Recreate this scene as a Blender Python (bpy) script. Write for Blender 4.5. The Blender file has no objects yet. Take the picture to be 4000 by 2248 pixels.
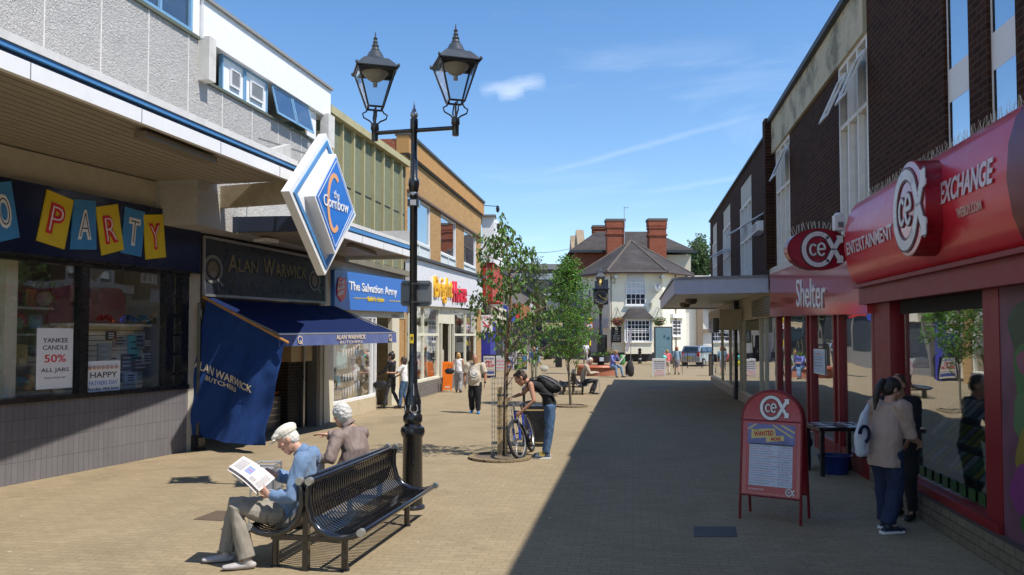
import bpy, bmesh, math, random
from math import radians as R, sin, cos, tan, pi, atan2, sqrt
from mathutils import Vector as V, Matrix, noise as mnoise
random.seed(7)
sc = bpy.context.scene
COL = sc.collection
# ---------------------------------------------------------------- camera
HZ, F, CX, CYP = 2.25, 2000.0, 1288.0, 772.0
PITCH = math.atan(73 / 2000)
cd = bpy.data.cameras.new('street_camera'); cam = bpy.data.objects.new('street_camera', cd); COL.objects.link(cam)
cam.location = (0, 0, HZ); cam.rotation_euler = (pi / 2 + PITCH, 0, 0)
cd.sensor_width = 36; cd.lens = 36 * F / 2576; cd.shift_y = 48 / 2576; cd.clip_end = 3000; cd.clip_start = .05
sc.camera = cam
sc.view_settings.view_transform = 'Standard'; sc.view_settings.look = 'None'
sc.view_settings.exposure = 0.3; sc.view_settings.gamma = 1; sc.view_settings.use_curve_mapping = False
# ---------------------------------------------------------------- sun and sky
SH = V((-.55, .33, -1.0))
sl = bpy.data.lights.new('sun', 'SUN'); sl.energy = 4.9; sl.angle = R(.53); sl.color = (1, .94, .86)
so = bpy.data.objects.new('sun', sl); COL.objects.link(so); so.rotation_euler = SH.to_track_quat('-Z', 'Y').to_euler()
so.location = (20, -20, 40)
w = bpy.data.worlds.new('World'); sc.world = w; w.use_nodes = True
nt = w.node_tree; nt.nodes.clear()
def N(t, ty, **kw):
    n = t.nodes.new(ty)
    for k, v in kw.items():
        if k.startswith('i_'):
            key = k[2:]; key = int(key) if key.isdigit() else key
            n.inputs[key].default_value = v
        else: setattr(n, k, v)
    return n
def LK(t, a, b): t.links.new(a, b)
sky = N(nt, 'ShaderNodeTexSky', sky_type='NISHITA', sun_disc=False, sun_elevation=math.asin(1 / SH.length),
        sun_rotation=atan2(-SH.x, -SH.y), altitude=60, air_density=1.0, dust_density=.2, ozone_density=3.2)
tc = N(nt, 'ShaderNodeTexCoord')
# thin cirrus: stretched noise on the sky's direction, two contrails as thin bands round great circles
sep = N(nt, 'ShaderNodeSeparateXYZ'); LK(nt, tc.outputs['Generated'], sep.inputs[0])
def MA(t, op, a, b=None, clamp=False):
    n = t.nodes.new('ShaderNodeMath'); n.operation = op; n.use_clamp = clamp
    for i, v in enumerate([a, b]):
        if v is None: continue
        if isinstance(v, (int, float)): n.inputs[i].default_value = v
        else: t.links.new(v, n.inputs[i])
    return n.outputs[0]
def pxdir(px, py):
    u = (px - CX) / F; v = (CYP - py) / F
    return V((u, cos(PITCH) - v * sin(PITCH), sin(PITCH) + v * cos(PITCH)))
mp = N(nt, 'ShaderNodeMapping'); mp.inputs['Scale'].default_value = (1.6, 1.6, 6.5); mp.inputs['Rotation'].default_value = (.1, .25, .3)
LK(nt, tc.outputs['Generated'], mp.inputs[0])
nz = N(nt, 'ShaderNodeTexNoise', i_Scale=1.7, i_Detail=9.0, i_Roughness=.62, i_Distortion=.7); LK(nt, mp.outputs[0], nz.inputs['Vector'])
wisps = MA(nt, 'MULTIPLY', MA(nt, 'SUBTRACT', nz.outputs['Fac'], .52, True), 1.9, True)
nf = N(nt, 'ShaderNodeTexNoise', i_Scale=14.0, i_Detail=6.0, i_Roughness=.7); LK(nt, mp.outputs[0], nf.inputs['Vector'])
def band(p0, p1, wid, gain):
    a, b = pxdir(*p0).normalized(), pxdir(*p1).normalized(); n = a.cross(b).normalized(); m = (a + b).normalized(); half = a.angle(b) / 2
    d1 = N(nt, 'ShaderNodeVectorMath', operation='DOT_PRODUCT'); LK(nt, tc.outputs['Generated'], d1.inputs[0]); d1.inputs[1].default_value = n
    d2 = N(nt, 'ShaderNodeVectorMath', operation='DOT_PRODUCT'); LK(nt, tc.outputs['Generated'], d2.inputs[0]); d2.inputs[1].default_value = m
    e = MA(nt, 'ADD', d1.outputs['Value'], MA(nt, 'MULTIPLY', MA(nt, 'SUBTRACT', nf.outputs['Fac'], .5), wid * 1.6))
    f = MA(nt, 'SUBTRACT', 1.0, MA(nt, 'DIVIDE', MA(nt, 'ABSOLUTE', e), wid), True)
    g = MA(nt, 'MULTIPLY', MA(nt, 'SUBTRACT', d2.outputs['Value'], cos(half)), 1 / (1 - cos(half)), True)
    return MA(nt, 'MULTIPLY', MA(nt, 'MULTIPLY', f, MA(nt, 'POWER', g, .6)), gain)
tot = MA(nt, 'MULTIPLY', wisps, .28)
for b in (((1360, 440), (1900, 290), .005, .11), ((1600, 490), (2050, 415), .005, .09), ((1205, 228), (1375, 205), .011, .33), ((1250, 243), (1320, 232), .009, .3), ((1480, 150), (1900, 120), .02, .06)):
    tot = MA(nt, 'ADD', tot, band(*b))
low = MA(nt, 'MULTIPLY', MA(nt, 'SUBTRACT', .42, sep.outputs['Z'], True), .42)     # milkier air low down
tot = MA(nt, 'ADD', tot, MA(nt, 'MULTIPLY', low, MA(nt, 'MULTIPLY', nz.outputs['Fac'], .8)), True)
mx = N(nt, 'ShaderNodeMixRGB'); LK(nt, tot, mx.inputs['Fac']); hs0 = N(nt, 'ShaderNodeHueSaturation', i_Saturation=1.18, i_Value=1.22); LK(nt, sky.outputs[0], hs0.inputs['Color']); LK(nt, hs0.outputs[0], mx.inputs['Color1']); mx.inputs['Color2'].default_value = (8.2, 8.6, 9.2, 1)
bg = N(nt, 'ShaderNodeBackground', i_Strength=.13); wo = N(nt, 'ShaderNodeOutputWorld')
LK(nt, mx.outputs[0], bg.inputs[0]); LK(nt, bg.outputs[0], wo.inputs[0])

# ---------------------------------------------------------------- placing helpers
def G(px, py, z=0.0):
    d = pxdir(px, py); t = (z - HZ) / d.z; return V((d.x * t, d.y * t, z))
def at(px, py, Y):
    d = pxdir(px, py); t = Y / d.y; return V((d.x * t, Y, HZ + d.z * t))
def gz(y, x=0): return .062 * max(0.0, y - 64)
class Wall:                                             # an upright plane: s runs along it, z up, o outward to the street
    def __init__(s, A, B, side):
        s.A = V((A[0], A[1])); s.B = V((B[0], B[1])); s.L = (s.B - s.A).length; s.d = (s.B - s.A) / s.L
        s.n = V((s.d.y, -s.d.x)) * side
    def P(s, t, z, o=0.0):
        q = s.A + s.d * t + s.n * o; return V((q.x, q.y, z))
    def sz(s, px, py=845, o=0.0):
        r = pxdir(px, py); a = s.A + s.n * o
        t = a.dot(s.n) / (r.x * s.n.x + r.y * s.n.y); q = V((r.x * t, r.y * t)) - a
        return q.dot(s.d), HZ + r.z * t
    def S(s, px): return s.sz(px)[0]
    def Z(s, px, py): return s.sz(px, py)[1]
    def Y(s, y): return (y - s.A.y) / s.d.y
def dirvec(w): return (w.d.x, w.d.y, 0)

# ---------------------------------------------------------------- mesh builder
class MB:
    def __init__(s): s.v = []; s.f = []
    def add(s, vs, fs):
        n = len(s.v); s.v += [V(p) for p in vs]; s.f += [tuple(i + n for i in f) for f in fs]; return s
    def hexa(s, p):                                    # 8 points: bottom 4, top 4
        return s.add(p, [(3, 2, 1, 0), (4, 5, 6, 7), (0, 1, 5, 4), (1, 2, 6, 5), (2, 3, 7, 6), (3, 0, 4, 7)])
    def box(s, c, d, rz=0.0, M=None):
        hx, hy, hz = d[0] / 2, d[1] / 2, d[2] / 2; m = M or Matrix.Rotation(rz, 3, 'Z')
        return s.hexa([V(c) + m @ V((x, y, z)) for z in (-hz, hz) for x, y in ((-hx, -hy), (hx, -hy), (hx, hy), (-hx, hy))])
    def wb(s, W, s0, s1, z0, z1, o0, o1):              # a box in a wall's own frame
        return s.hexa([W.P(a, z, o) for z in (z0, z1) for a, o in ((s0, o0), (s1, o0), (s1, o1), (s0, o1))])
    def wq(s, W, pts, o0, o1):                          # a four-cornered slab on a wall: pts = (s, z)
        a = [W.P(t, z, o0) for t, z in pts]; b = [W.P(t, z, o1) for t, z in pts]; n = len(pts)
        return s.add(a + b, [tuple(range(n))[::-1], tuple(range(n, 2 * n))] + [(i, (i + 1) % n, n + (i + 1) % n, n + i) for i in range(n)])
    def frame(s, W, s0, s1, z0, z1, o0, o1, t=.06):
        s.wb(W, s0, s1, z0, z0 + t, o0, o1); s.wb(W, s0, s1, z1 - t, z1, o0, o1)
        s.wb(W, s0, s0 + t, z0 + t, z1 - t, o0, o1); s.wb(W, s1 - t, s1, z0 + t, z1 - t, o0, o1); return s
    def bar(s, p, q, r, k=8): return s.tube([p, q], [r, r], k=k, cap=False)
    def beam(s, p, q, w_, h_, up=(0, 0, 1)):
        p, q = V(p), V(q); t = (q - p).normalized(); a = t.cross(V(up)); a = a.normalized() if a.length > 1e-4 else V((1, 0, 0)); b = a.cross(t)
        return s.hexa([c + a * x * w_ / 2 + b * y * h_ / 2 for y, x0 in ((-1, 0), (1, 0)) for c, x in ((p, -1), (p, 1), (q, 1), (q, -1))])
    def tube(s, pts, rad, right=None, k=10, cap=True):  # round or elliptical section swept along points
        pts = [V(p) for p in pts]; n = len(pts)
        rad = [(r, r) if isinstance(r, (int, float)) else r for r in rad]
        tg = [(pts[min(i + 1, n - 1)] - pts[max(i - 1, 0)]).normalized() for i in range(n)]
        P = []; Rr = []; T = []
        if cap:
            r0 = min(rad[0]);
            for c_ in (.96, .7): P.append(pts[0] - tg[0] * r0 * c_); q = sqrt(1 - c_ * c_); Rr.append((rad[0][0] * q, rad[0][1] * q)); T.append(tg[0])
        for i in range(n): P.append(pts[i]); Rr.append(rad[i]); T.append(tg[i])
        if cap:
            r1 = min(rad[-1])
            for c_ in (.7, .96): P.append(pts[-1] + tg[-1] * r1 * c_); q = sqrt(1 - c_ * c_); Rr.append((rad[-1][0] * q, rad[-1][1] * q)); T.append(tg[-1])
        a = V(right) if right is not None else (T[0].orthogonal())
        b0 = len(s.v); m = len(P)
        for i in range(m):
            a = a - T[i] * a.dot(T[i])
            a = a.normalized() if a.length > 1e-5 else T[i].orthogonal().normalized()
            b = T[i].cross(a)
            for j in range(k):
                th = 2 * pi * j / k; s.v.append(P[i] + a * cos(th) * Rr[i][0] + b * sin(th) * Rr[i][1])
            if right is not None: a = V(right)
        for i in range(m - 1):
            for j in range(k):
                j2 = (j + 1) % k; s.f.append((b0 + i * k + j, b0 + i * k + j2, b0 + (i + 1) * k + j2, b0 + (i + 1) * k + j))
        s.f.append(tuple(b0 + j for j in range(k))[::-1]); s.f.append(tuple(b0 + (m - 1) * k + j for j in range(k))); return s
    def ell(s, c, r, M=None, k=10):                     # ellipsoid
        c = V(c); m = M or Matrix.Identity(3); r = (r, r, r) if isinstance(r, (int, float)) else r
        L = max(4, k // 2); b0 = len(s.v); s.v.append(c + m @ V((0, 0, -r[2])))
        for i in range(1, L):
            ph = -pi / 2 + pi * i / L
            for j in range(k):
                th = 2 * pi * j / k; s.v.append(c + m @ V((cos(ph) * cos(th) * r[0], cos(ph) * sin(th) * r[1], sin(ph) * r[2])))
        s.v.append(c + m @ V((0, 0, r[2]))); t = len(s.v) - 1
        for j in range(k):
            j2 = (j + 1) % k; s.f.append((b0, b0 + 1 + j2, b0 + 1 + j)); s.f.append((t, t - k + j, t - k + j2))
            for i in range(L - 2):
                q = b0 + 1 + i * k; s.f.append((q + j, q + j2, q + k + j2, q + k + j))
        return s
    def lathe(s, c, prof, k=16, sq=False):             # prof = (radius, z) pairs from the bottom up
        c = V(c); b0 = len(s.v); off = pi / 4 if sq else 0; g = sqrt(2) if sq else 1
        for r, z in prof:
            for j in range(k): th = 2 * pi * j / k + off; s.v.append(c + V((cos(th) * r * g, sin(th) * r * g, z)))
        for i in range(len(prof) - 1):
            for j in range(k):
                j2 = (j + 1) % k; s.f.append((b0 + i * k + j, b0 + i * k + j2, b0 + (i + 1) * k + j2, b0 + (i + 1) * k + j))
        s.f.append(tuple(b0 + j for j in range(k))[::-1]); e = b0 + (len(prof) - 1) * k; s.f.append(tuple(e + j for j in range(k))); return s
    def prism(s, pts, O, ex, ey, ez, t0, t1):          # 2-D outline in frame O,ex,ey thickened along ez
        O, ex, ey, ez = V(O), V(ex), V(ey), V(ez); n = len(pts)
        a = [O + ex * x + ey * y + ez * t0 for x, y in pts]; b = [O + ex * x + ey * y + ez * t1 for x, y in pts]
        return s.add(a + b, [tuple(range(n))[::-1], tuple(range(n, 2 * n))] + [(i, (i + 1) % n, n + (i + 1) % n, n + i) for i in range(n)])
    def stroke(s, pts, wd, O, ex, ey, ez, t0, t1, closed=False):   # a flat ribbon of constant width
        n = len(pts); L = []; Rr = []
        for i in range(n):
            p = V(pts[i]); a = V(pts[i - 1]) if (i > 0 or closed) else p; b = V(pts[(i + 1) % n]) if (i < n - 1 or closed) else p
            t = (b - a).normalized(); q = V((-t.y, t.x)) * wd / 2; L.append(p + q); Rr.append(p - q)
        m = n if closed else n - 1
        for i in range(m):
            j = (i + 1) % n; s.prism([L[i], Rr[i], Rr[j], L[j]], O, ex, ey, ez, t0, t1)
        return s
def setp(o, label=None, cat=None, group=None, kind=None):
    if label: o['label'] = label
    if cat: o['category'] = cat
    if group: o['group'] = group
    if kind: o['kind'] = kind
    return o
def mesh_of(mb, name, mat, off=None, smooth=False):
    me = bpy.data.meshes.new(name); vs = mb.v if off is None else [p - off for p in mb.v]
    me.from_pydata([tuple(p) for p in vs], [], mb.f); me.update()
    bm = bmesh.new(); bm.from_mesh(me); bmesh.ops.recalc_face_normals(bm, faces=bm.faces); bm.to_mesh(me); bm.free()
    for m in (mat if isinstance(mat, (list, tuple)) else [mat]): me.materials.append(m)
    if smooth: auto_smooth(me, R(40) if smooth is True else R(smooth))
    return me
def auto_smooth(me, ang):
    me.polygons.foreach_set('use_smooth', [True] * len(me.polygons))
    bm = bmesh.new(); bm.from_mesh(me)
    for e in bm.edges:
        if len(e.link_faces) == 2 and e.calc_face_angle(0) > ang: e.smooth = False
        elif len(e.link_faces) != 2: e.smooth = False
    bm.to_mesh(me); bm.free()
def thing(name, label, cat, loc=(0, 0, 0), group=None, local=False, rz=0.0):
    o = bpy.data.objects.new(name, None); o.empty_display_size = .2; COL.objects.link(o); o.location = loc; o.rotation_euler = (0, 0, rz)
    setp(o, label, cat, group); LOCAL[o.name] = local; return o
LOCAL = {}
def obj(name, mb, mat, parent=None, smooth=False, label=None, cat=None, group=None, kind=None, base=None):
    off = V(base) if (base is not None and parent is None) else None
    me = mb if isinstance(mb, bpy.types.Mesh) else mesh_of(mb, name, mat, off, smooth)
    o = bpy.data.objects.new(name, me); COL.objects.link(o)
    if off is not None: o.location = off
    if parent is not None:
        o.parent = parent
        if parent.type == 'EMPTY' and not LOCAL.get(parent.name, False): o.location = -V(parent.location)
    return setp(o, label, cat, group, kind)
def copy_tree(o, parent=None):
    c = o.copy(); COL.objects.link(c)
    if parent is not None: c.parent = parent
    for ch in [q for q in KIDS(o)]: copy_tree(ch, c)
    return c
def KIDS(o): return [q for q in bpy.data.objects if q.parent == o]
def structure(name, mb, mat, smooth=False, kind='structure'): return obj(name, mb, mat, None, smooth, kind=kind)
def evalmesh(ob):
    dg = bpy.context.evaluated_depsgraph_get(); dg.update(); e = ob.evaluated_get(dg); return bpy.data.meshes.new_from_object(e, depsgraph=dg)
def remesh(mb, vox, mat, smooth=3, disp=None, off=None):
    me = bpy.data.meshes.new('shape'); me.from_pydata([tuple(p) for p in mb.v], [], mb.f); me.update()
    bm = bmesh.new(); bm.from_mesh(me); bmesh.ops.recalc_face_normals(bm, faces=bm.faces); bm.to_mesh(me); bm.free()
    o = bpy.data.objects.new('shape', me); COL.objects.link(o)
    m = o.modifiers.new('r', 'REMESH'); m.mode = 'VOXEL'; m.voxel_size = vox
    if smooth: q = o.modifiers.new('s', 'SMOOTH'); q.factor = .5; q.iterations = smooth
    r = evalmesh(o); bpy.data.objects.remove(o); bpy.data.meshes.remove(me)
    if disp:
        ns = [v.normal.copy() for v in r.vertices]
        for v, nn in zip(r.vertices, ns): v.co = v.co + nn * disp(v.co)
    r.materials.clear(); r.materials.append(mat); r.polygons.foreach_set('use_smooth', [True] * len(r.polygons)); r.update()
    return r
_T = {}
def textmesh(txt, size=1.0, depth=.01, bold=0.0, xs=1.0, align='CENTER', spacing=1.0, shear=0.0):
    c = bpy.data.curves.new('lettering', 'FONT'); c.body = txt; c.size = size; c.extrude = depth; c.offset = bold; c.align_x = align; c.align_y = 'CENTER'
    c.space_character = spacing; c.shear = shear; c.resolution_u = 3
    o = bpy.data.objects.new('lettering', c); COL.objects.link(o); me = evalmesh(o); bpy.data.objects.remove(o); bpy.data.curves.remove(c)
    if xs != 1.0:
        for v in me.vertices: v.co.x *= xs
    return me
def text(name, txt, O, ex, ey, height, mat, parent, width=None, depth=.008, bold=0.0, align='CENTER', spacing=1.0, shear=0.0, label=None):
    """lettering in a plane: O centre, ex reading direction, ey up"""
    me = textmesh(txt, 1.0, 0.5, bold, 1.0, align, spacing, shear)
    xs = [v.co.x for v in me.vertices]; ys = [v.co.y for v in me.vertices]
    ch = max(ys) - min(ys); cw = max(xs) - min(xs); fy = height / ch; fx = (width / cw) if width else fy
    cx_ = (max(xs) + min(xs)) / 2 if align == 'CENTER' else min(xs); cy_ = (max(ys) + min(ys)) / 2
    ex, ey, O = V(ex).normalized(), V(ey).normalized(), V(O); ez = ex.cross(ey)
    for v in me.vertices:
        x, y, z = (v.co.x - cx_) * fx, (v.co.y - cy_) * fy, v.co.z
        v.co = O + ex * x + ey * y + ez * (z + .5) * depth
    me.materials.clear(); me.materials.append(mat); me.update()
    return obj(name, me, mat, parent, label=label)

# ---------------------------------------------------------------- materials
_M = {}
def M(name, col, rough=.6, metal=0.0, var=.12, vs=6.0, bump=0.0, bs=40.0, spec=.5, coat=0.0, emit=0.0, dirt=0.0, alpha=1.0, sheen=0.0, fold=0.0):
    if name in _M: return _M[name]
    m = bpy.data.materials.new(name); m.use_nodes = True; t = m.node_tree; b = t.nodes['Principled BSDF']; _M[name] = m
    b.inputs['Roughness'].default_value = rough; b.inputs['Metallic'].default_value = metal; b.inputs['Specular IOR Level'].default_value = spec
    b.inputs['Coat Weight'].default_value = coat; b.inputs['Coat Roughness'].default_value = .08; b.inputs['Sheen Weight'].default_value = sheen
    c = N(t, 'ShaderNodeTexCoord'); n = N(t, 'ShaderNodeTexNoise', i_Scale=vs, i_Detail=6.0, i_Roughness=.6); LK(t, c.outputs['Object'], n.inputs['Vector'])
    x = N(t, 'ShaderNodeMixRGB'); LK(t, n.outputs['Fac'], x.inputs['Fac'])
    x.inputs['Color1'].default_value = (*[max(0, q * (1 - var * 1.6)) for q in col], 1); x.inputs['Color2'].default_value = (*[min(1, q * (1 + var * 1.6)) for q in col], 1)
    out = x.outputs[0]
    if dirt:
        n2 = N(t, 'ShaderNodeTexNoise', i_Scale=vs * .35, i_Detail=8.0, i_Roughness=.7); LK(t, c.outputs['Object'], n2.inputs['Vector'])
        f = MA(t, 'MULTIPLY', MA(t, 'SUBTRACT', n2.outputs['Fac'], .5, True), 5 * dirt, True); y = N(t, 'ShaderNodeMixRGB'); LK(t, f, y.inputs['Fac']); LK(t, out, y.inputs['Color1'])
        y.inputs['Color2'].default_value = (*[q * .42 for q in col], 1); out = y.outputs[0]
    LK(t, out, b.inputs['Base Color'])
    r2 = MA(t, 'ADD', MA(t, 'MULTIPLY', MA(t, 'SUBTRACT', n.outputs['Fac'], .5), .25), rough, True); LK(t, r2, b.inputs['Roughness'])
    if bump or fold:
        nb = N(t, 'ShaderNodeTexNoise', i_Scale=bs, i_Detail=4.0); LK(t, c.outputs['Object'], nb.inputs['Vector']); h = MA(t, 'MULTIPLY', nb.outputs['Fac'], bump)
        if fold:
            mp_ = N(t, 'ShaderNodeMapping'); mp_.inputs['Scale'].default_value = (1, 1, .35); LK(t, c.outputs['Object'], mp_.inputs[0])
            nf_ = N(t, 'ShaderNodeTexNoise', i_Scale=9.0, i_Detail=3.0, i_Distortion=1.2); LK(t, mp_.outputs[0], nf_.inputs['Vector']); h = MA(t, 'ADD', h, MA(t, 'MULTIPLY', nf_.outputs['Fac'], fold))
        bp = N(t, 'ShaderNodeBump', i_Strength=.6, i_Distance=.02); LK(t, h, bp.inputs['Height']); LK(t, bp.outputs[0], b.inputs['Normal'])
    if emit: b.inputs['Emission Color'].default_value = (*col, 1); b.inputs['Emission Strength'].default_value = emit
    if alpha < 1: b.inputs['Alpha'].default_value = alpha
    return m
def brick(name, W, c1, c2, mortar, bw=.215, bh=.065, mo=.01, rough=.85, bump=.5, var=.4, off=.5, grime=.25, axis=None, msm=.1, spec=.12, blend=0.0):
    if name in _M: return _M[name]
    m = bpy.data.materials.new(name); m.use_nodes = True; t = m.node_tree; b = t.nodes['Principled BSDF']; _M[name] = m
    c = N(t, 'ShaderNodeTexCoord'); d = N(t, 'ShaderNodeVectorMath', operation='DOT_PRODUCT'); LK(t, c.outputs['Object'], d.inputs[0])
    d.inputs[1].default_value = dirvec(W) if W else (1, 0, 0)
    cb = N(t, 'ShaderNodeCombineXYZ')
    if axis == 'ground':
        d.inputs[1].default_value = (.9888, -.149, 0); d2 = N(t, 'ShaderNodeVectorMath', operation='DOT_PRODUCT'); LK(t, c.outputs['Object'], d2.inputs[0]); d2.inputs[1].default_value = (.149, .9888, 0)
        LK(t, d.outputs['Value'], cb.inputs[0]); LK(t, d2.outputs['Value'], cb.inputs[1])
    else:
        s_ = N(t, 'ShaderNodeSeparateXYZ'); LK(t, c.outputs['Object'], s_.inputs[0]); LK(t, d.outputs['Value'], cb.inputs[0]); LK(t, s_.outputs['Z'], cb.inputs[1])
        if W is None:                                  # any facing: run the courses along x + y
            LK(t, MA(t, 'ADD', s_.outputs['X'], s_.outputs['Y']), cb.inputs[0])
    k = N(t, 'ShaderNodeTexBrick', offset=off, i_Scale=1.0, i_5=mo); k.inputs['Mortar Size'].default_value = mo; k.inputs['Mortar Smooth'].default_value = msm; k.inputs['Brick Width'].default_value = bw; k.inputs['Row Height'].default_value = bh; k.inputs['Bias'].default_value = blend
    LK(t, cb.outputs[0], k.inputs['Vector']); k.inputs['Color1'].default_value = (*c1, 1); k.inputs['Color2'].default_value = (*c2, 1); k.inputs['Mortar'].default_value = (*mortar, 1)
    n = N(t, 'ShaderNodeTexNoise', i_Scale=.9, i_Detail=9.0, i_Roughness=.65); LK(t, c.outputs['Object'], n.inputs['Vector'])
    n2 = N(t, 'ShaderNodeTexNoise', i_Scale=22.0, i_Detail=5.0, i_Roughness=.6); LK(t, c.outputs['Object'], n2.inputs['Vector'])
    v = MA(t, 'ADD', MA(t, 'MULTIPLY', MA(t, 'SUBTRACT', n.outputs['Fac'], .5), grime * 2.6), MA(t, 'ADD', 1.0, MA(t, 'MULTIPLY', MA(t, 'SUBTRACT', n2.outputs['Fac'], .5), var)))
    sc_ = N(t, 'ShaderNodeVectorMath', operation='SCALE'); LK(t, k.outputs['Color'], sc_.inputs[0]); LK(t, v, sc_.inputs['Scale'])
    LK(t, sc_.outputs[0], b.inputs['Base Color']); b.inputs['Roughness'].default_value = rough; b.inputs['Specular IOR Level'].default_value = spec
    h = MA(t, 'ADD', MA(t, 'MULTIPLY', k.outputs['Fac'], -1.0), MA(t, 'MULTIPLY', n2.outputs['Fac'], .8)); bp = N(t, 'ShaderNodeBump', i_Strength=bump, i_Distance=.008); LK(t, h, bp.inputs['Height']); LK(t, bp.outputs[0], b.inputs['Normal'])
    return m
def glassmat(name, tint=(1, 1, 1), bias=.08, rough=.01, dark=0.0, gain=.85):
    if name in _M: return _M[name]
    m = bpy.data.materials.new(name); m.use_nodes = True; t = m.node_tree; t.nodes.clear(); _M[name] = m
    lw = N(t, 'ShaderNodeLayerWeight', i_Blend=.5); f = MA(t, 'ADD', MA(t, 'MULTIPLY', MA(t, 'POWER', lw.outputs['Facing'], 3.0), gain), bias, True)
    tr = N(t, 'ShaderNodeBsdfTransparent'); tr.inputs[0].default_value = (*tint, 1); gl = N(t, 'ShaderNodeBsdfGlossy', i_Roughness=rough); gl.inputs[0].default_value = (.95, .97, 1, 1)
    c = N(t, 'ShaderNodeTexCoord'); n = N(t, 'ShaderNodeTexNoise', i_Scale=.9, i_Detail=1.0); LK(t, c.outputs['Object'], n.inputs['Vector']); bp = N(t, 'ShaderNodeBump', i_Strength=.07, i_Distance=.08); LK(t, n.outputs['Fac'], bp.inputs['Height']); LK(t, bp.outputs[0], gl.inputs['Normal'])
    mx_ = N(t, 'ShaderNodeMixShader'); LK(t, f, mx_.inputs[0]); LK(t, tr.outputs[0], mx_.inputs[1]); LK(t, gl.outputs[0], mx_.inputs[2]); o = N(t, 'ShaderNodeOutputMaterial'); LK(t, mx_.outputs[0], o.inputs[0]); return m
WHITE = M('white_paint', (.78, .78, .77), .45, dirt=.12, var=.04)
CREAM = M('cream_paint', (.62, .57, .43), .6, dirt=.15, var=.06)
BLACK = M('black_paint', (.012, .012, .014), .28, coat=.4, var=.2)
GLOSSB = M('cast_iron_black', (.011, .012, .014), .26, coat=.5, var=.2, bump=.25, bs=60)
DARK = M('dark_interior', (.02, .02, .022), .9)
MIDGREY = M('mid_grey', (.18, .18, .19), .7)
NAVY = M('navy_sign', (.008, .014, .05), .2, coat=.3)
BLUE = M('sign_blue', (.022, .14, .50), .35)
STRIPE = M('stripe_blue', (.07, .23, .48), .4)
RED = M('letter_red', (.62, .02, .03), .4)
REDGL = M('glossy_red', (.60, .022, .04), .34, coat=.25, var=.05)
REDFR = M('red_frame', (.21, .010, .015), .45, coat=.0, dirt=.15)
YELLOW = M('yellow', (.72, .52, .02), .45)
GOLD = M('gold', (.55, .42, .2), .35, metal=.3)
LTBLUE = M('light_blue', (.05, .24, .52), .45)
ALU = M('aluminium', (.5, .5, .5), .35, metal=.8)
STEEL = M('steel', (.45, .45, .46), .3, metal=1.0)
TIMBER = M('timber', (.34, .22, .11), .75, var=.3, bump=.4, bs=30)
ORANGE = M('orange', (.85, .2, .015), .5)
PAPER = M('paper', (.76, .75, .73), .7, var=.03)
PINK = M('pink_print', (.8, .3, .4), .6)
INK = M('ink', (.03, .03, .035), .6)
GLASS = glassmat('window_glass'); MIRG = glassmat('reflective_window_glass', (.75, .8, .8), .20); SKYG = glassmat('upper_window_glass', (.12, .16, .2), .32)
# ================================================================ GROUND
PAVE = brick('block_paving', None, (.305, .243, .153), (.27, .214, .134), (.23, .18, .113), bw=.21, bh=.105, mo=.006, rough=.85, bump=.22, var=.5, axis='ground', grime=.17, spec=.1)
t = PAVE.node_tree; b = t.nodes['Principled BSDF']                     # pale specks trodden into the paving
src = b.inputs['Base Color'].links[0].from_socket; c = N(t, 'ShaderNodeTexCoord')
vo = N(t, 'ShaderNodeTexVoronoi', i_Scale=3.2); LK(t, c.outputs['Object'], vo.inputs['Vector'])
nn = N(t, 'ShaderNodeTexNoise', i_Scale=.8, i_Detail=3.0); LK(t, c.outputs['Object'], nn.inputs['Vector'])
f = MA(t, 'MULTIPLY', MA(t, 'LESS_THAN', vo.outputs['Distance'], MA(t, 'MULTIPLY', MA(t, 'SUBTRACT', nn.outputs['Fac'], .42, True), .35)), .55)
x = N(t, 'ShaderNodeMixRGB'); LK(t, f, x.inputs['Fac']); LK(t, src, x.inputs['Color1']); x.inputs['Color2'].default_value = (.62, .58, .5, 1); ns_ = N(t, 'ShaderNodeTexNoise', i_Scale=.45, i_Detail=8.0, i_Roughness=.72, i_Distortion=.8); LK(t, c.outputs['Object'], ns_.inputs['Vector'])
vg = N(t, 'ShaderNodeTexVoronoi', i_Scale=2.1); LK(t, c.outputs['Object'], vg.inputs['Vector']); gum = MA(t, 'MULTIPLY', MA(t, 'LESS_THAN', vg.outputs['Distance'], .055), .45)
f2 = MA(t, 'ADD', MA(t, 'MULTIPLY', MA(t, 'SUBTRACT', ns_.outputs['Fac'], .53, True), 2.6, True), gum, True)
y = N(t, 'ShaderNodeMixRGB'); LK(t, f2, y.inputs['Fac']); LK(t, x.outputs[0], y.inputs['Color1']); y.inputs['Color2'].default_value = (.15, .115, .072, 1); LK(t, y.outputs[0], b.inputs['Base Color'])
g = MB(); ys = [-40, 0, 30, 64, 90, 160, 400]
for i in range(len(ys) - 1):
    g.add([(-300, ys[i], gz(ys[i])), (300, ys[i], gz(ys[i])), (300, ys[i + 1], gz(ys[i + 1])), (-300, ys[i + 1], gz(ys[i + 1]))], [(0, 1, 2, 3)])
structure('ground', g, PAVE)
def cover(px0, py0, px1, py1, px2, py2, px3, py3, label, mat):
    p = [G(px0, py0), G(px1, py1), G(px2, py2), G(px3, py3)]; c_ = sum(p, V((0, 0, 0))) / 4; m = MB()
    m.prism([(q.x - c_.x, q.y - c_.y) for q in p], c_, (1, 0, 0), (0, 1, 0), (0, 0, 1), .001, .006)
    obj('manhole_cover', m, mat, None, label=label, cat='manhole cover', base=c_)
IRON = M('cover_iron', (.07, .065, .06), .55, metal=.3, bump=1.0, bs=120)
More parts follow.
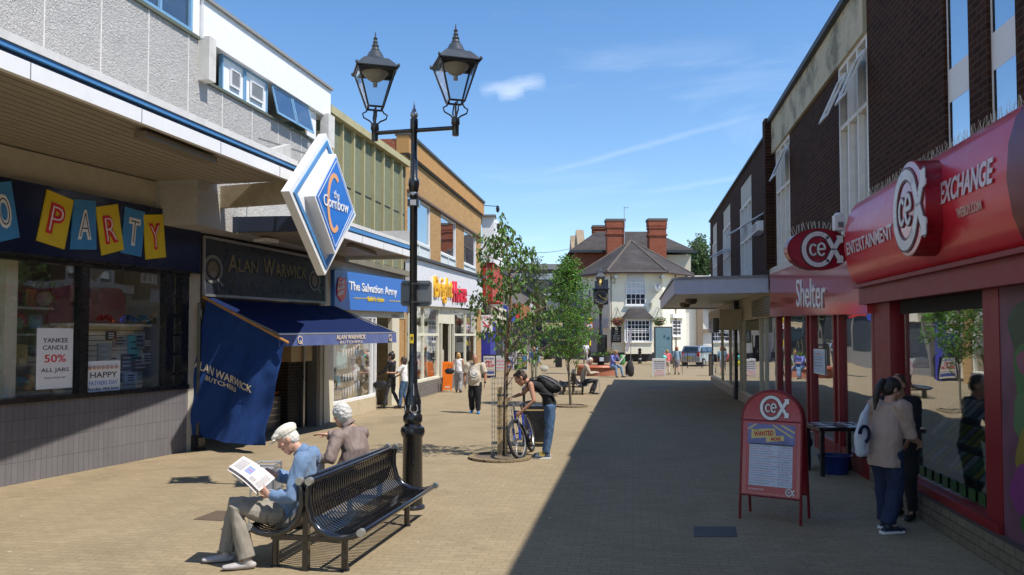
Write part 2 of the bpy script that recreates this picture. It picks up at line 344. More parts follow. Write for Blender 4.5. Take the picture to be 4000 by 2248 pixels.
cover(486, 1308, 545, 1286, 602, 1288, 560, 1312, 'brown iron manhole cover in the sunlit paving left of the seated man', M('rusty_cover', (.12, .085, .055), .7, bump=1.0, bs=90))
cover(1745, 1352, 1745, 1326, 1850, 1326, 1855, 1352, 'dark iron manhole cover in the shaded paving left of the red board', IRON)
cover(1625, 976, 1632, 972, 1685, 972, 1682, 976, 'small far manhole cover in the building shadow', IRON)

# ================================================================ LEFT: grey panelled building with the two near shops
LS = Wall((-9.674, 6.0), (-4.81, 19.9), 1)            # the shop fronts
LU = Wall((-8.7, 0.0), (-4.70, 20.0), 1)              # the upper wall
SOFF = 5.10
ROUGHC = M('textured_concrete', (.44, .425, .40), .85, var=.1, vs=3, dirt=.1)
t = ROUGHC.node_tree; b = t.nodes['Principled BSDF']; c = N(t, 'ShaderNodeTexCoord')
vo = N(t, 'ShaderNodeTexNoise', i_Scale=17.0, i_Detail=3.0, i_Distortion=1.8); LK(t, c.outputs['Object'], vo.inputs['Vector'])
bp = N(t, 'ShaderNodeBump', i_Strength=.8, i_Distance=.06); LK(t, vo.outputs['Fac'], bp.inputs['Height']); LK(t, bp.outputs[0], b.inputs['Normal'])
CONC = M('pale_concrete', (.60, .58, .53), .8, dirt=.3, bump=.3)
SOFFM = brick('canopy_soffit_boards', None, (.42, .38, .30), (.39, .355, .28), (.1, .09, .07), bw=6, bh=.14, mo=.012, var=.2, grime=.2)
bA = thing('shop_building', 'long building with textured concrete panels and white parapet over the two near left shops', 'building', (-6.4, 14, 0))
y2s = LU.Y
uw = MB(); sF = LU.S(487)
uw.wb(LU, y2s(-8), sF + .05, SOFF + .05, 7.72, -6, 0); uw.wb(LU, sF + .05, y2s(20), 4.3, 7.0, -6, 0)
obj('textured_wall', uw, ROUGHC, bA)
s0 = LU.S(91); d_ = 1.12
for k in range(-8, 14):
    s_ = s0 + k * d_
    if y2s(5) < s_ < y2s(19.9): j = MB(); j.wb(LU, s_, s_ + .025, SOFF + .3, 7.7 if s_ < sF else 6.98, 0, .012); obj('panel_joint', j, M('joint', (.62, .6, .57), .8), bA)
pa = MB(); pa.wb(LU, sF + .02, y2s(20), 7.74, 8.47, -6, .10); obj('parapet', pa, WHITE, bA)
cp = MB(); cp.wb(LU, sF, y2s(20.03), 8.47, 8.53, -.4, .16); obj('coping', cp, M('coping_grey', (.25, .25, .24), .7), bA)
up = MB(); up.wb(LU, y2s(-8), sF, 8.6, 12, -6, -.02); obj('upper_wall', up, WHITE, bA)
sl_ = MB(); sl_.wb(LU, y2s(-8), sF, 7.70, 7.76, -.1, .05); sl_.wb(LU, sF + .3, y2s(19.8), 6.98, 7.03, -.1, .05); obj('sill', sl_, M('mossy_sill', (.10, .115, .085), .8), bA)
bk = MB(); bk.wb(LU, y2s(-8), y2s(19.9), 7.0, 7.75, -1.6, -1.4); obj('room_back', bk, DARK, bA)
for a, b_ in ((LU.S(489), LU.S(507)), (LU.S(801), LU.S(817))):
    f = MB(); f.wb(LU, a, b_, 6.97, 7.78, .0, .22); obj('concrete_fin', f, CONC, bA)
def window(W, s0, s1, z0, z1, parent, fr=WHITE, gl=None, t_=.05, o=-.06, mull=(), trans=(), name='window', fo=.04):
    m = MB(); m.frame(W, s0, s1, z0, z1, o, o + fo + .04, t_)
    for q in mull: m.wb(W, q - t_ / 2, q + t_ / 2, z0 + t_, z1 - t_, o + .003, o + fo + .037)
    for q in trans: m.wb(W, s0 + t_, s1 - t_, q - t_ / 2, q + t_ / 2, o + .006, o + fo + .034)
    f_ = obj(name, m, fr, parent); g_ = MB(); g_.wb(W, s0 + t_ * .6, s1 - t_ * .6, z0 + t_ * .6, z1 - t_ * .6, o + .02, o + .028)
    obj('pane', g_, gl or SKYG, f_); return f_
BLF = M('blue_window_frame', (.17, .34, .52), .5)
# near high window with the torn lining
s1 = LU.S(470); window(LU, s1 - 2.6, s1, 7.78, 8.6, bA, BLF, glassmat('torn_window', (.45, .4, .36), .2), mull=[s1 - .9])
tl = MB(); tl.wb(LU, s1, s1 + .2, 7.76, 8.6, -.1, .03); obj('white_post', tl, WHITE, bA)
rn = MB()
for k in range(7):
    q = s1 - .2 - k * .3; rn.prism([(0, 0), (.2, .05), (.24, .5), (.1, .75), (-.03, .4)], LU.P(q, 7.84, -.13), (LU.d.x, LU.d.y, 0), (0, 0, 1), (LU.n.x, LU.n.y, 0), 0, .01)
obj('torn_lining', rn, M('torn_paper', (.45, .43, .4), .9), bA)
# high strip of windows, louvred panels, two propped-open lights
def louvre(p0, p1, q0, q1):
    a, b_ = LU.S(p0), LU.S(p1); m = MB(); m.wb(LU, a, b_, 7.05, 7.72, -.08, -.03); pn = obj('louvre_panel', m, WHITE, bA)
    fr = MB(); fr.frame(LU, a - .03, b_ + .03, 7.03, 7.74, -.08, .0, .035); obj('frame', fr, BLF, pn)
    c0, c1 = LU.S(q0), LU.S(q1); l = MB(); l.wb(LU, c0, c1, 7.2, 7.55, -.03, -.02)
    v = MB(); v.frame(LU, c0, c1, 7.2, 7.55, -.03, .02, .02)
    for k in range(7): z = 7.235 + k * .043; v.add([LU.P(c0 + .02, z, -.015), LU.P(c1 - .02, z, -.015), LU.P(c1 - .02, z + .03, .01), LU.P(c0 + .02, z + .03, .01)], [(0, 1, 2, 3)])
    obj('vent_recess', l, DARK, pn); obj('vent_slats', v, WHITE, pn)
louvre(553, 607, 572, 596); louvre(612, 665, 623, 655)
def open_light(p0, p1, W=LU, z0=7.05, z1=7.72, tilt=.24, fr=BLF, par=None, t_=.035, gl=None):
    a, b_ = W.S(p0), W.S(p1); h = z1 - z0; m = MB()
    def Q(s_, k, o): return W.P(s_, z1 - h * k * cos(tilt), .02 + h * k * sin(tilt) + o)
    def slab(sa, sb, ka, kb, o0, o1): m.hexa([Q(sa, kb, o0), Q(sb, kb, o0), Q(sb, kb, o1), Q(sa, kb, o1), Q(sa, ka, o0), Q(sb, ka, o0), Q(sb, ka, o1), Q(sa, ka, o1)])
    slab(a, b_, 0, .07, 0, .03); slab(a, b_, .93, 1, 0, .03); slab(a, a + t_, .07, .93, 0, .03); slab(b_ - t_, b_, .07, .93, 0, .03)
    f_ = obj('open_window', m, fr, par or bA); m2 = MB(); m = m2
    m2.hexa([Q(a + .02, .95, .01), Q(b_ - .02, .95, .01), Q(b_ - .02, .95, .016), Q(a + .02, .95, .016), Q(a + .02, .05, .01), Q(b_ - .02, .05, .01), Q(b_ - .02, .05, .016), Q(a + .02, .05, .016)])
    obj('pane', m2, gl or SKYG, f_)
open_light(672, 722); open_light(724, 766)
m = MB(); m.wb(LU, LU.S(769), LU.S(792), 7.03, 7.73, -.08, -.02); obj('blank_panel', m, WHITE, bA)

# canopy one
C1 = Wall((-5.43 - .22 * 18, 8.43 - 18), (-5.43 + .22 * 6.32, 8.43 + 6.32), 1); E1 = C1.L
cn = thing('canopy', 'big white shop canopy with a blue stripe and boarded soffit above the party shop', 'canopy', (-4.8, 13, 5.1))
m = MB(); m.wb(C1, 0, E1, 5.10, 5.29, -.08, 0); obj('fascia', m, WHITE, cn)
m = MB(); m.wb(C1, 0, E1, 5.30, 5.345, -.08, -.03); obj('painted_shadow_line', m, M('shadow_line_dark', (.02, .035, .07), .5), cn)  # dark strip paints the shadow line under the blue stripe
m = MB(); m.wb(C1, 0, E1, 5.345, 5.41, -.08, .02); obj('blue_stripe', m, STRIPE, cn)
m = MB(); m.wb(C1, 0, E1, 5.41, 5.51, -.10, .04); obj('top_flashing', m, M('flashing', (.66, .65, .62), .6, dirt=.2), cn)
for k in range(7): jn = MB(); jn.wb(C1, E1 - .6 - k * 1.85, E1 - .588 - k * 1.85, 5.10, 5.29, .0005, .003); obj('board_joint', jn, MIDGREY, cn)
m = MB(); m.wb(C1, 0, E1, 5.38, 5.44, -3.6, -.1); obj('roof_deck', m, CONC, cn)
m = MB()
for k in range(21): m.wb(C1, 0, E1 - .05, 5.13, 5.16, -.10 - k * .17 - .15, -.10 - k * .17); m.wb(C1, 0, E1 - .05, 5.18, 5.20, -.10 - k * .17 - .17, -.1 - k * .17 - .15)
obj('soffit_boards', m, M('soffit', (.30, .265, .21), .6, dirt=.25, var=.1), cn)
m = MB(); e = C1.P(E1 - .02, 5.09); e2 = LS.P(LS.S(490), 5.09); m.beam(e + V((-.05, .02, -.16)), e2 + V((-.3, -.02, -.16)), .12, .42); obj('end_beam', m, M('rust_stained_board', (.40, .34, .24), .7, dirt=.4), cn)
def batten(p0, p1, z, w_=.2, h_=.09, par=cn):
    a, b_ = G(*p0, z), G(*p1, z); m = MB(); m.beam(a, b_, w_, h_); o_ = obj('light_housing', m, M('batten_light', (.2, .175, .13), .5), None, label=None, base=(a + b_) / 2); return o_
setp(batten((352, 338), (532, 405), 5.04), 'long dirty strip light under the big canopy soffit', 'strip light')

# party shop front
cb = MB(); cb.wb(LS, -1, LS.S(497), 4.60, 5.11, -.3, .0); obj('cream_band', cb, M('cream_shade', (.50, .45, .34), .7, dirt=.2), bA)
m = MB(); m.wb(LS, LS.S(473), LS.S(500), 0, 4.6, -.35, .02); obj('cream_pilaster', m, M('stone_pilaster', (.42, .38, .31), .7, dirt=.3), bA)
TILE = brick('grey_wall_tiles', LS, (.165, .157, .16), (.148, .14, .145), (.11, .105, .105), bw=.1, bh=.32, mo=.006, off=0, var=.15, rough=.45, bump=.2)
m = MB(); m.wb(LS, -1, LS.S(473), 0, 1.22, -.3, 0); obj('tiled_stallriser', m, TILE, bA)
m = MB(); m.wb(LS, -1, LS.S(473), 1.22, 1.30, -.3, .05)
for p0, p1 in ((201, 221), (416, 433), (455, 472)): m.wb(LS, LS.S(p0), LS.S(p1), 1.30, 3.48, -.14, .02)
m.wb(LS, -1, LS.S(473), 3.40, 3.50, -.14, .03)
for k in range(5): m.wb(LS, LS.S(433), LS.S(455), 1.5 + k * .37, 1.55 + k * .37, -.1, .0)
obj('window_frame', m, BLACK, bA)
m = MB(); m.wb(LS, -1, LS.S(201), 1.3, 3.4, -.08, -.072); m.wb(LS, LS.S(221), LS.S(416), 1.3, 3.4, -.08, -.072); m.wb(LS, LS.S(433), LS.S(455), 1.3, 3.4, -.08, -.072); obj('shop_glass', m, GLASS, bA)
m = MB(); sE = LS.S(470); m.wb(LS, -1, sE, 0, 1.22, -3.6, -.35); m.wb(LS, -1, sE, 0, 4.6, -3.8, -3.6); m.wb(LS, -1, sE, 3.9, 4.0, -3.6, -.32); m.wb(LS, sE, sE + .1, 0, 4.6, -3.6, -.36); obj('shop_interior', m, M('shop_inside', (.32, .30, .27), .9), bA)
m = MB(); m.wb(LS, LS.S(48), LS.S(78), 1.24, 3.88, -.5, -.3); obj('cream_column', m, CREAM, bA)
# interior display: slatwall with gifts
sd = thing('display_wall', 'cream slatted display wall hung with small gifts inside the near shop window', 'display stand', LS.P(LS.S(350), 1.22, -.9))
sA, sB = LS.S(248), LS.S(455)
m = MB(); m.wb(LS, sA, sB, 1.22, 2.42, -1.0, -.92); m.wb(LS, sA, sB, 2.42, 2.47, -1.1, -.7); obj('slat_board', m, M('slatwall', (.80, .74, .58), .6), sd)
m = MB()
for k in range(12): m.wb(LS, sA, sB, 1.3 + k * .095, 1.312 + k * .095, -.919, -.915)
obj('slat_groove', m, M('groove', (.16, .13, .09), .8), sd)
rng = random.Random(3)
for px, pz, w_, h_, col in ((262, 1.9, .3, .42, 0), (278, 2.25, .22, .16, 4), (288, 1.75, .25, .3, 1), (300, 2.15, .34, .22, 2), (318, 1.75, .3, .3, 5), (335, 2.0, .26, .5, 3), (350, 2.15, .24, .34, 2), (353, 1.7, .42, .28, 5), (372, 2.1, .3, .16, 5), (378, 1.8, .5, .2, 1), (392, 2.05, .26, .36, 0), (402, 1.62, .3, .72, 4), (442, 2.0, .22, .4, 1), (290, 1.45, .3, .18, 4), (330, 1.44, .3, .18, 1)):
    s_ = LS.sz(px, 900, -.9)[0]; m = MB(); m.wb(LS, s_ - w_ / 2, s_ + w_ / 2, pz - h_ / 2, pz + h_ / 2, -.915, -.88); q = obj('hanging_plaque', m, [M('plaque_grey', (.5, .52, .52), .7), M('plaque_white', (.85, .85, .8), .7), M('plaque_stone', (.45, .44, .4), .8), M('plaque_teal', (.2, .6, .62), .6), M('plaque_dark', (.06, .06, .065), .6), M('plaque_wood', (.25, .2, .14), .7)][col], sd)
    f = MB()
    for i in range(3): f.wb(LS, s_ - w_ * .35, s_ + w_ * (.1 + .25 * rng.random()), pz + h_ * (.25 - .25 * i) - .012, pz + h_ * (.25 - .25 * i) + .012, -.88, -.877)
    obj('print', f, PAPER if col in (0, 4, 5) else INK, q)
text('lettering', 'HOUSE', LS.P(LS.sz(402, 900, -.87)[0], 1.78, -.877), dirvec(LS), (0, 0, 1), .1, PAPER, sd, width=.26)
text('lettering', 'AND', LS.P(LS.sz(402, 900, -.87)[0], 1.58, -.877), dirvec(LS), (0, 0, 1), .14, PAPER, sd, width=.26)
for px, colr, nm in ((264, (.6, .1, .03), 'orange'), (322, (.03, .2, .55), 'purple and blue'), (358, (.05, .45, .75), 'turquoise'), (385, (.6, .48, .05), 'gold')):
    c_ = LS.P(LS.sz(px, 880, -.85)[0], 2.56, -.86); m = MB()
    for i in range(26):
        a, e_ = rng.random() * 6.28, rng.random() * 1.3; q = c_ + V((cos(a) * cos(e_) * .13, sin(a) * cos(e_) * .1, sin(e_) * .11 - .05)); m.ell(q, (.045, .02, .035), Matrix.Rotation(a, 3, 'Z') @ Matrix.Rotation(e_, 3, 'Y'), 6)
    obj('gift_bow', m, M('foil_' + nm.replace(' ', '_'), colr, .15, metal=.9), None, label='shiny ' + nm + ' foil bow on top of the slatted display wall', cat='gift bow', group='foil bows in the shop window', base=c_ - V((0, 0, .1)))
# sign with tilted cards
ps = thing('shop_sign', 'long navy shop sign with tilted yellow and blue cards spelling PARTY', 'shop sign', LS.P(LS.S(240), 3.5, .1))
m = MB(); m.wb(LS, -1, LS.S(487), 3.50, 4.60, .0, .14); obj('panel', m, NAVY, ps)
m = MB(); m.wb(LS, -1, LS.S(487), 3.46, 3.50, .0, .16); obj('trim', m, BLACK, ps)
for ch, q, cm, lm, im in (('O', ((-38, 462), (25, 457), (47, 598), (-14, 612)), LTBLUE, WHITE, INK), ('P', ((116.6, 477.8), (182.5, 505), (158.9, 628), (89.6, 605.6)), YELLOW, RED, WHITE), ('A', ((184, 501.5), (238, 506.6), (240, 629), (174, 628)), LTBLUE, WHITE, INK),
        ('R', ((238, 521.8), (293, 514), (309, 629), (254, 643.5)), YELLOW, RED, WHITE), ('T', ((312.7, 520.8), (363, 535), (353, 646.8), (301.8, 636)), LTBLUE, WHITE, INK), ('Y', ((358, 541), (407, 540.4), (414.7, 647.9), (365, 653.6)), YELLOW, RED, WHITE)):
    pt = [LS.sz(*p, .14) for p in q]; m = MB(); m.wq(LS, pt, .145, .165 + (.004 if cm is YELLOW else 0)); cd_ = obj('card', m, cm, ps)
    P3 = [LS.P(a, b_, .172) for a, b_ in pt]; cen = sum(P3, V((0, 0, 0))) / 4; ey = ((P3[0] + P3[1]) - (P3[2] + P3[3])).normalized(); ex = ((P3[1] + P3[2]) - (P3[0] + P3[3])).normalized()
    hh = ((P3[0] + P3[1]) / 2 - (P3[2] + P3[3]) / 2).length * .6; ww = ((P3[1] + P3[2]) / 2 - (P3[0] + P3[3]) / 2).length * .56
    text('letter', ch, cen, ex, ey, hh, lm, cd_, width=ww, bold=.045, depth=.012)
    text('inline', ch, cen + V((LS.n.x, LS.n.y, 0)) * .012, ex, ey, hh * .8, im, cd_, width=ww * .74, bold=-.028, depth=.004)
m = MB(); m.wb(LS, LS.S(421), LS.S(452), LS.Z(436, 510), LS.Z(436, 473), 0, .03)
for k in range(5): m.wb(LS, LS.S(423), LS.S(450), 4.62 + k * .05 + .06, 4.64 + k * .05 + .06, .03, .045)
obj('air_vent', m, BLACK, bA)
# posters in the window
def poster(px0, py0, px1, py1, o, label, lines, W=LS, border=WHITE, face=PAPER, cat='poster'):
    s0, z1 = W.sz(px0, py0, o); s1_, z0 = W.sz(px1, py1, o); P_ = thing('poster', label, cat, W.P((s0 + s1_) / 2, z0, o))
    ex_ = V(dirvec(W)) * (1 if W.n.x > 0 else -1)
    lo, hi = min(s0, s1_), max(s0, s1_); m = MB(); m.wb(W, lo, hi, z0, z1, o, o + .012); obj('board', m, border, P_)
    m = MB(); m.wb(W, lo + .03, hi - .03, z0 + .03, z1 - .03, o + .012, o + .014); obj('face', m, face, P_)
    for tx, fy, h_, wf, mt in lines: text('lettering', tx, W.P((lo + hi) / 2, z1 - (z1 - z0) * fy, o + .0145), ex_, (0, 0, 1), h_ * (z1 - z0), mt, P_, width=wf * (hi - lo), depth=.002, bold=.01)
    return P_
poster(143, 826, 272, 978, -.068, 'white sale poster reading YANKEE CANDLE 50% ALL JARS in the near shop window', [('YANKEE', .19, .075, .62, INK), ('CANDLE', .31, .075, .62, INK), ('50%', .50, .13, .55, RED), ('ALL JARS', .71, .08, .72, INK), ('WHILE STOCKS LAST', .82, .03, .6, INK)]) if False else None
s0, z1 = LS.sz(93, 826, -.068); s1_, z0 = LS.sz(180, 978, -.068)
poster(93, 826, 180, 975, -.068, 'white sale poster reading YANKEE CANDLE 50% ALL JARS in the near shop window', [('YANKEE', .2, .075, .7, INK), ('CANDLE', .32, .075, .7, INK), ('50%', .5, .13, .6, RED), ('ALL JARS', .7, .085, .78, INK), ('WHILE STOCKS LAST', .82, .025, .6, INK)])
pf = poster(217, 910, 300, 988, -.068, 'white card reading HAPPY FATHERS DAY low in the shop window', [('HAPPY', .42, .17, .8, INK), ('FATHERS DAY', .66, .13, .86, M('blue_print', (.05, .15, .5), .6)), ('Sunday 18th June', .85, .11, .9, INK)])
m = MB()
for k in range(7): s_ = LS.sz(226 + k * 11, 925, -.05)[0]; m.ell(LS.P(s_, LS.Z(260, 925), -.052), (.05, .03, .035), None, 8)
obj('cupcake_print', m, M('icing', (.55, .36, .3), .6), pf)

# ---------------------------------------------------------------- butcher
m = MB(); m.wb(LS, LS.S(811), LS.L, 0, 5.1, -.35, .02); obj('far_pilaster', m, M('stone_pilaster', (0, 0, 0)), bA)
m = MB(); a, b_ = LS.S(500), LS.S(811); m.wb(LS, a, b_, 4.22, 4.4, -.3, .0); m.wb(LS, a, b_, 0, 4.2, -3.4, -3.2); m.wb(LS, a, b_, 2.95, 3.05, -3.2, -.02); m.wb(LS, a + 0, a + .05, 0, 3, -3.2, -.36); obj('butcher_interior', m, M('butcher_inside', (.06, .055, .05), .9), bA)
bs = thing('shop_sign', 'dark slate butcher sign with gold serif lettering and rosette badges under the second canopy', 'shop sign', LS.P(LS.S(650), 3.06, .1))
q = [LS.sz(503.6, 743), LS.sz(811, 762), LS.sz(811, 655), LS.sz(503.6, 596)]; m = MB(); m.wq(LS, q, 0, .08); obj('panel', m, M('slate_sign', (.035, .04, .055), .3, coat=.3), bs)
m = MB()
for i in range(4):
    p_, r_ = LS.P(*q[i], .09), LS.P(*q[(i + 1) % 4], .09); m.beam(p_, r_, .04, .05)
obj('frame', m, ALU, bs)
exL = V(dirvec(LS)); tilt = exL * 1
def onLS(px, py, o=.085): return LS.P(*LS.sz(px, py, o), o)
SG = M('sign_gold', (.30, .25, .15), .3, metal=.5)
for tx, x0, x1, yc, hpx in (('A', 573, 598, 664, 44), ('LAN', 600, 648, 671, 32), ('W', 662, 690, 674, 44), ('ARWICK', 692, 771, 684, 32)):
    p0, p1 = onLS(x0, yc), onLS(x1, yc); dd = (p0.y + p1.y) / 2; text('lettering', tx, (p0 + p1) / 2, exL, (0, 0, 1), hpx / F * dd, SG, bs, width=(p1 - p0).length, depth=.01, bold=.01)
p0, p1 = onLS(585, 721), onLS(760, 736); text('lettering', 'BUTCHERS', (p0 + p1) / 2, exL, (0, 0, 1), .13, M('faint_gold', (.12, .11, .09), .4), bs, width=(p1 - p0).length, spacing=1.9, depth=.006)
def badge(cpt, r, ex, ey, parent, dark, light):
    ez = V(ex).cross(V(ey)); b_ = MB(); b_.stroke([(r * .86 * cos(k * pi / 12), r * .86 * sin(k * pi / 12)) for k in range(24)], r * .22, cpt, ex, ey, ez, 0, .008, closed=True)
    b_.stroke([(r * .5, -r * .6), (r * .95, -r * 1.05), (r * 1.1, -r * .95)], r * .2, cpt, ex, ey, ez, 0, .007); o_ = obj('badge', b_, light, parent)
    s = MB(); s.prism([((.62 if k % 2 else .48) * r * cos(k * pi / 12), (.62 if k % 2 else .48) * r * sin(k * pi / 12)) for k in range(24)], cpt, ex, ey, ez, 0, .009); obj('rosette', s, dark, o_)
    s = MB(); s.prism([(.3 * r * cos(k * pi / 8), -.35 * r + .22 * r * sin(k * pi / 8)) for k in range(16)], cpt, ex, ey, ez, .009, .012); obj('rosette_centre', s, light, o_)
badge(onLS(536, 678), .30, exL, V((0, 0, 1)), bs, M('badge_gold', (.2, .15, .09), .4), M('badge_light', (.22, .22, .2), .5)); badge(onLS(791, 707), .26, exL, V((0, 0, 1)), bs, M('badge_gold', (0, 0, 0)), M('badge_light', (0, 0, 0)))
# counter, tiled column, box
bt = thing('meat_counter', 'steel and glass meat counter with warm lit trays just inside the butcher shop', 'counter', LS.P(LS.S(740), 0, -1))
m = MB(); m.wb(LS, LS.S(690), LS.S(752), 0, .8, -1.6, -.5); obj('base', m, M('counter_metal', (.30, .30, .30), .35, metal=.6), bt)
m = MB(); m.wb(LS, LS.S(690), LS.S(752), .84, .9, -1.5, -.55); obj('tray', m, M('meat', (.45, .11, .05), .5, var=.4, vs=14), bt)
m = MB(); m.wb(LS, LS.S(690), LS.S(752), .8, 1.25, -.52, -.512); obj('glass_front', m, GLASS, bt)
m = MB()
for k in range(4): m.wb(LS, LS.S(700), LS.S(748), .2 + k * .15, .24 + k * .15, -.5, -.47)
obj('rail', m, ALU, bt)
cl = M('warm_bulb', (1, .55, .2), .5, emit=3.0); m = MB(); m.wb(LS, LS.S(700), LS.S(745), 1.3, 1.33, -1.2, -1.1); obj('warm_lamp', m, cl, bt)
DB = brick('dark_glazed_brick', LS, (.022, .022, .026), (.03, .03, .034), (.06, .06, .06), bw=.22, bh=.075, rough=.25)
m = MB(); m.wb(LS, LS.S(752), LS.S(800), 0, 2.1, -.7, -.3); obj('tiled_column', m, DB, bA)
m = MB(); m.wb(LS, LS.S(744), LS.S(797), 1.62, 2.32, -.45, -.12); obj('cream_box', m, M('cream_box', (.45, .36, .22), .6), bA)
m = MB(); m.wb(LS, LS.S(770), LS.S(774), 0, 2.9, -.1, -.06); obj('door_rail', m, STEEL, bA)
m = MB(); m.wb(LS, LS.S(800), LS.S(811), 0, 3.05, -.3, -.02); obj('door_jamb', m, M('jamb_grey', (.2, .2, .2), .5), bA)
# awning and hanging banner
AW = M('shaded_awning_cloth', (.009, .018, .070), .9, var=.15, sheen=.0, spec=.1, bump=.3, bs=200)  # navy cloth darkened: the shade on the canvas is put into its colour
n3 = V((LS.n.x, LS.n.y, 0)); z3 = V((0, 0, 1)); wa = LS.P(LS.S(503), 3.0, .1); wz = LS.P(LS.S(800) + .6, 3.0, .1)
aw = thing('awning', 'navy fabric awning with a scalloped front valance over the butcher shop', 'awning', LS.P(LS.S(650), 2.2, .2))
m = MB(); nx, ny = 20, 6; fr0, fr1 = wa + n3 * 1.75 + V((0, 0, -.72)), wz + n3 * 1.75 + V((0, 0, -.68))
gr = [[wa.lerp(wz, i / nx).lerp(fr0.lerp(fr1, i / nx), k / ny) + V((0, 0, -.04 * sin(pi * k / ny) + .008 * sin(i * 1.7))) for i in range(nx + 1)] for k in range(ny + 1)]
def sheet(gr, th=.004, nrm=None):
    m = MB(); R_ = len(gr); C_ = len(gr[0]); nn_ = nrm or V((0, 0, 1)); vs = [p for r in gr for p in r] + [p - nn_ * th for r in gr for p in r]; n = R_ * C_; fs = []
    for i in range(R_ - 1):
        for k in range(C_ - 1):
            a = i * C_ + k; fs.append((a, a + 1, a + C_ + 1, a + C_)); fs.append((n + a, n + a + C_, n + a + C_ + 1, n + a + 1))
    for k in range(C_ - 1): a = k; fs.append((a, n + a, n + a + 1, a + 1)); a = (R_ - 1) * C_ + k; fs.append((a, a + 1, n + a + 1, n + a))
    for i in range(R_ - 1): a = i * C_; fs.append((a, a + C_, n + a + C_, n + a)); a += C_ - 1; fs.append((a, n + a, n + a + C_, a + C_))
    m.add(vs, fs); return m
obj('canvas', sheet(gr), AW, aw, smooth=60)
gv = [[fr0.lerp(fr1, i / 40) + V((0, 0, -.24 * k / 3)) + n3 * (.012 * sin(i * 1.3) * k / 3 + .01) for i in range(41)] for k in range(4)]
obj('valance', sheet(gv, nrm=n3), M('sunlit_valance_cloth', (.04, .07, .23), .8, sheen=.3), aw, smooth=60)  # same navy cloth lightened: sunlight on the valance is put into its colour
m = MB(); m.bar(fr0, fr1, .02); m.bar(wa, fr0, .018); m.bar(wz, fr1, .018); obj('bar', m, ALU, aw)
cf = fr0.lerp(fr1, .55) + n3 * .03; CG = M('cloth_gold', (.62, .52, .36), .6)
ev = (fr1 - fr0).normalized(); text('lettering', 'ALAN WARWICK', cf + V((0, 0, -.08)), ev, z3, .1, CG, aw, width=1.25, depth=.003, bold=.02); text('lettering', 'BUTCHERS', cf + V((0, 0, -.19)), ev, z3, .06, CG, aw, width=.95, depth=.003)
for k in (.14, .93): badge(fr0.lerp(fr1, k) + n3 * .025 + V((0, 0, -.12)), .085, ev, z3, aw, M('badge_blue', (.05, .08, .25), .6), CG)
bn = thing('banner', 'large navy cloth banner reading ALAN WARWICK BUTCHERS, hung from a wooden pole by the shop', 'banner', (-5.5, 15.4, 0))
TL, TR, BR, BL = V((-6.05, 15.75, 2.98)), V((-4.36, 15.28, 2.16)), V((-4.74, 15.2, .15)), V((-6.46, 15.72, .27))
def bpt(u, v, off=0.0):
    p = TL.lerp(TR, u).lerp(BL.lerp(BR, u), v)
    return p + V((-.25, -.97, 0)) * (.07 * v * sin(u * 9 + 2 * v) + .045 * sin(u * 15 + v * 7) * v + .035 * sin(v * 11 + u * 4) * sin(pi * u) + .03 * sin((u + v * .7) * 21) * v + .05 * mnoise.noise(V((u * 5, v * 4, 1))) + .02 * mnoise.noise(V((u * 14 + v * 9, v * 6, 4))) + off)
gb = [[bpt(i / 48, k / 48) for i in range(49)] for k in range(49)]
obj('cloth', sheet(gb, .004, V((-.25, -.97, 0))), M('banner_cloth', (.018, .048, .165), .9, sheen=.0, spec=.1, bump=.2, bs=150, fold=.6), bn, smooth=80)
m = MB(); m.bar(TL + V((-.03, -.12, .03)), TR + (TR - TL).normalized() * .16 + V((-.03, -.10, .02)), .026); obj('pole', m, M('varnished_pole', (.42, .2, .06), .4), bn, smooth=True)
def on_banner(txt, u0, u1, v, h_, mt, skew):
    me = textmesh(txt, 1, .5, .015); xs = [q.co.x for q in me.vertices]; ys_ = [q.co.y for q in me.vertices]; x0, x1, y0, y1 = min(xs), max(xs), min(ys_), max(ys_)
    bm = bmesh.new(); bm.from_mesh(me); bmesh.ops.triangulate(bm, faces=bm.faces); bmesh.ops.subdivide_edges(bm, edges=[e for e in bm.edges if e.calc_length() > .12], cuts=2); bm.to_mesh(me); bm.free()
    for q in me.vertices:
        u = u0 + (u1 - u0) * (q.co.x - x0) / (x1 - x0); vv = v + skew * (u - u0) + h_ * (.5 - (q.co.y - y0) / (y1 - y0)); q.co = bpt(u, vv, .016 + .003 * (q.co.z > 0))
    me.materials.append(mt); obj('lettering', me, mt, bn)
on_banner('ALAN WARWICK', -.0, .76, .47, .062, CG, .07); on_banner('BUTCHERS', .16, .56, .545, .036, CG, .07)
m = MB(); m.beam(LS.P(LS.S(489), 0, .12), LS.P(LS.S(489), 2.9, .12), .06, .06); m.wb(LS, LS.S(482), LS.S(499), 0, .3, .0, .2); obj('dark_post', m, BLACK, bA)

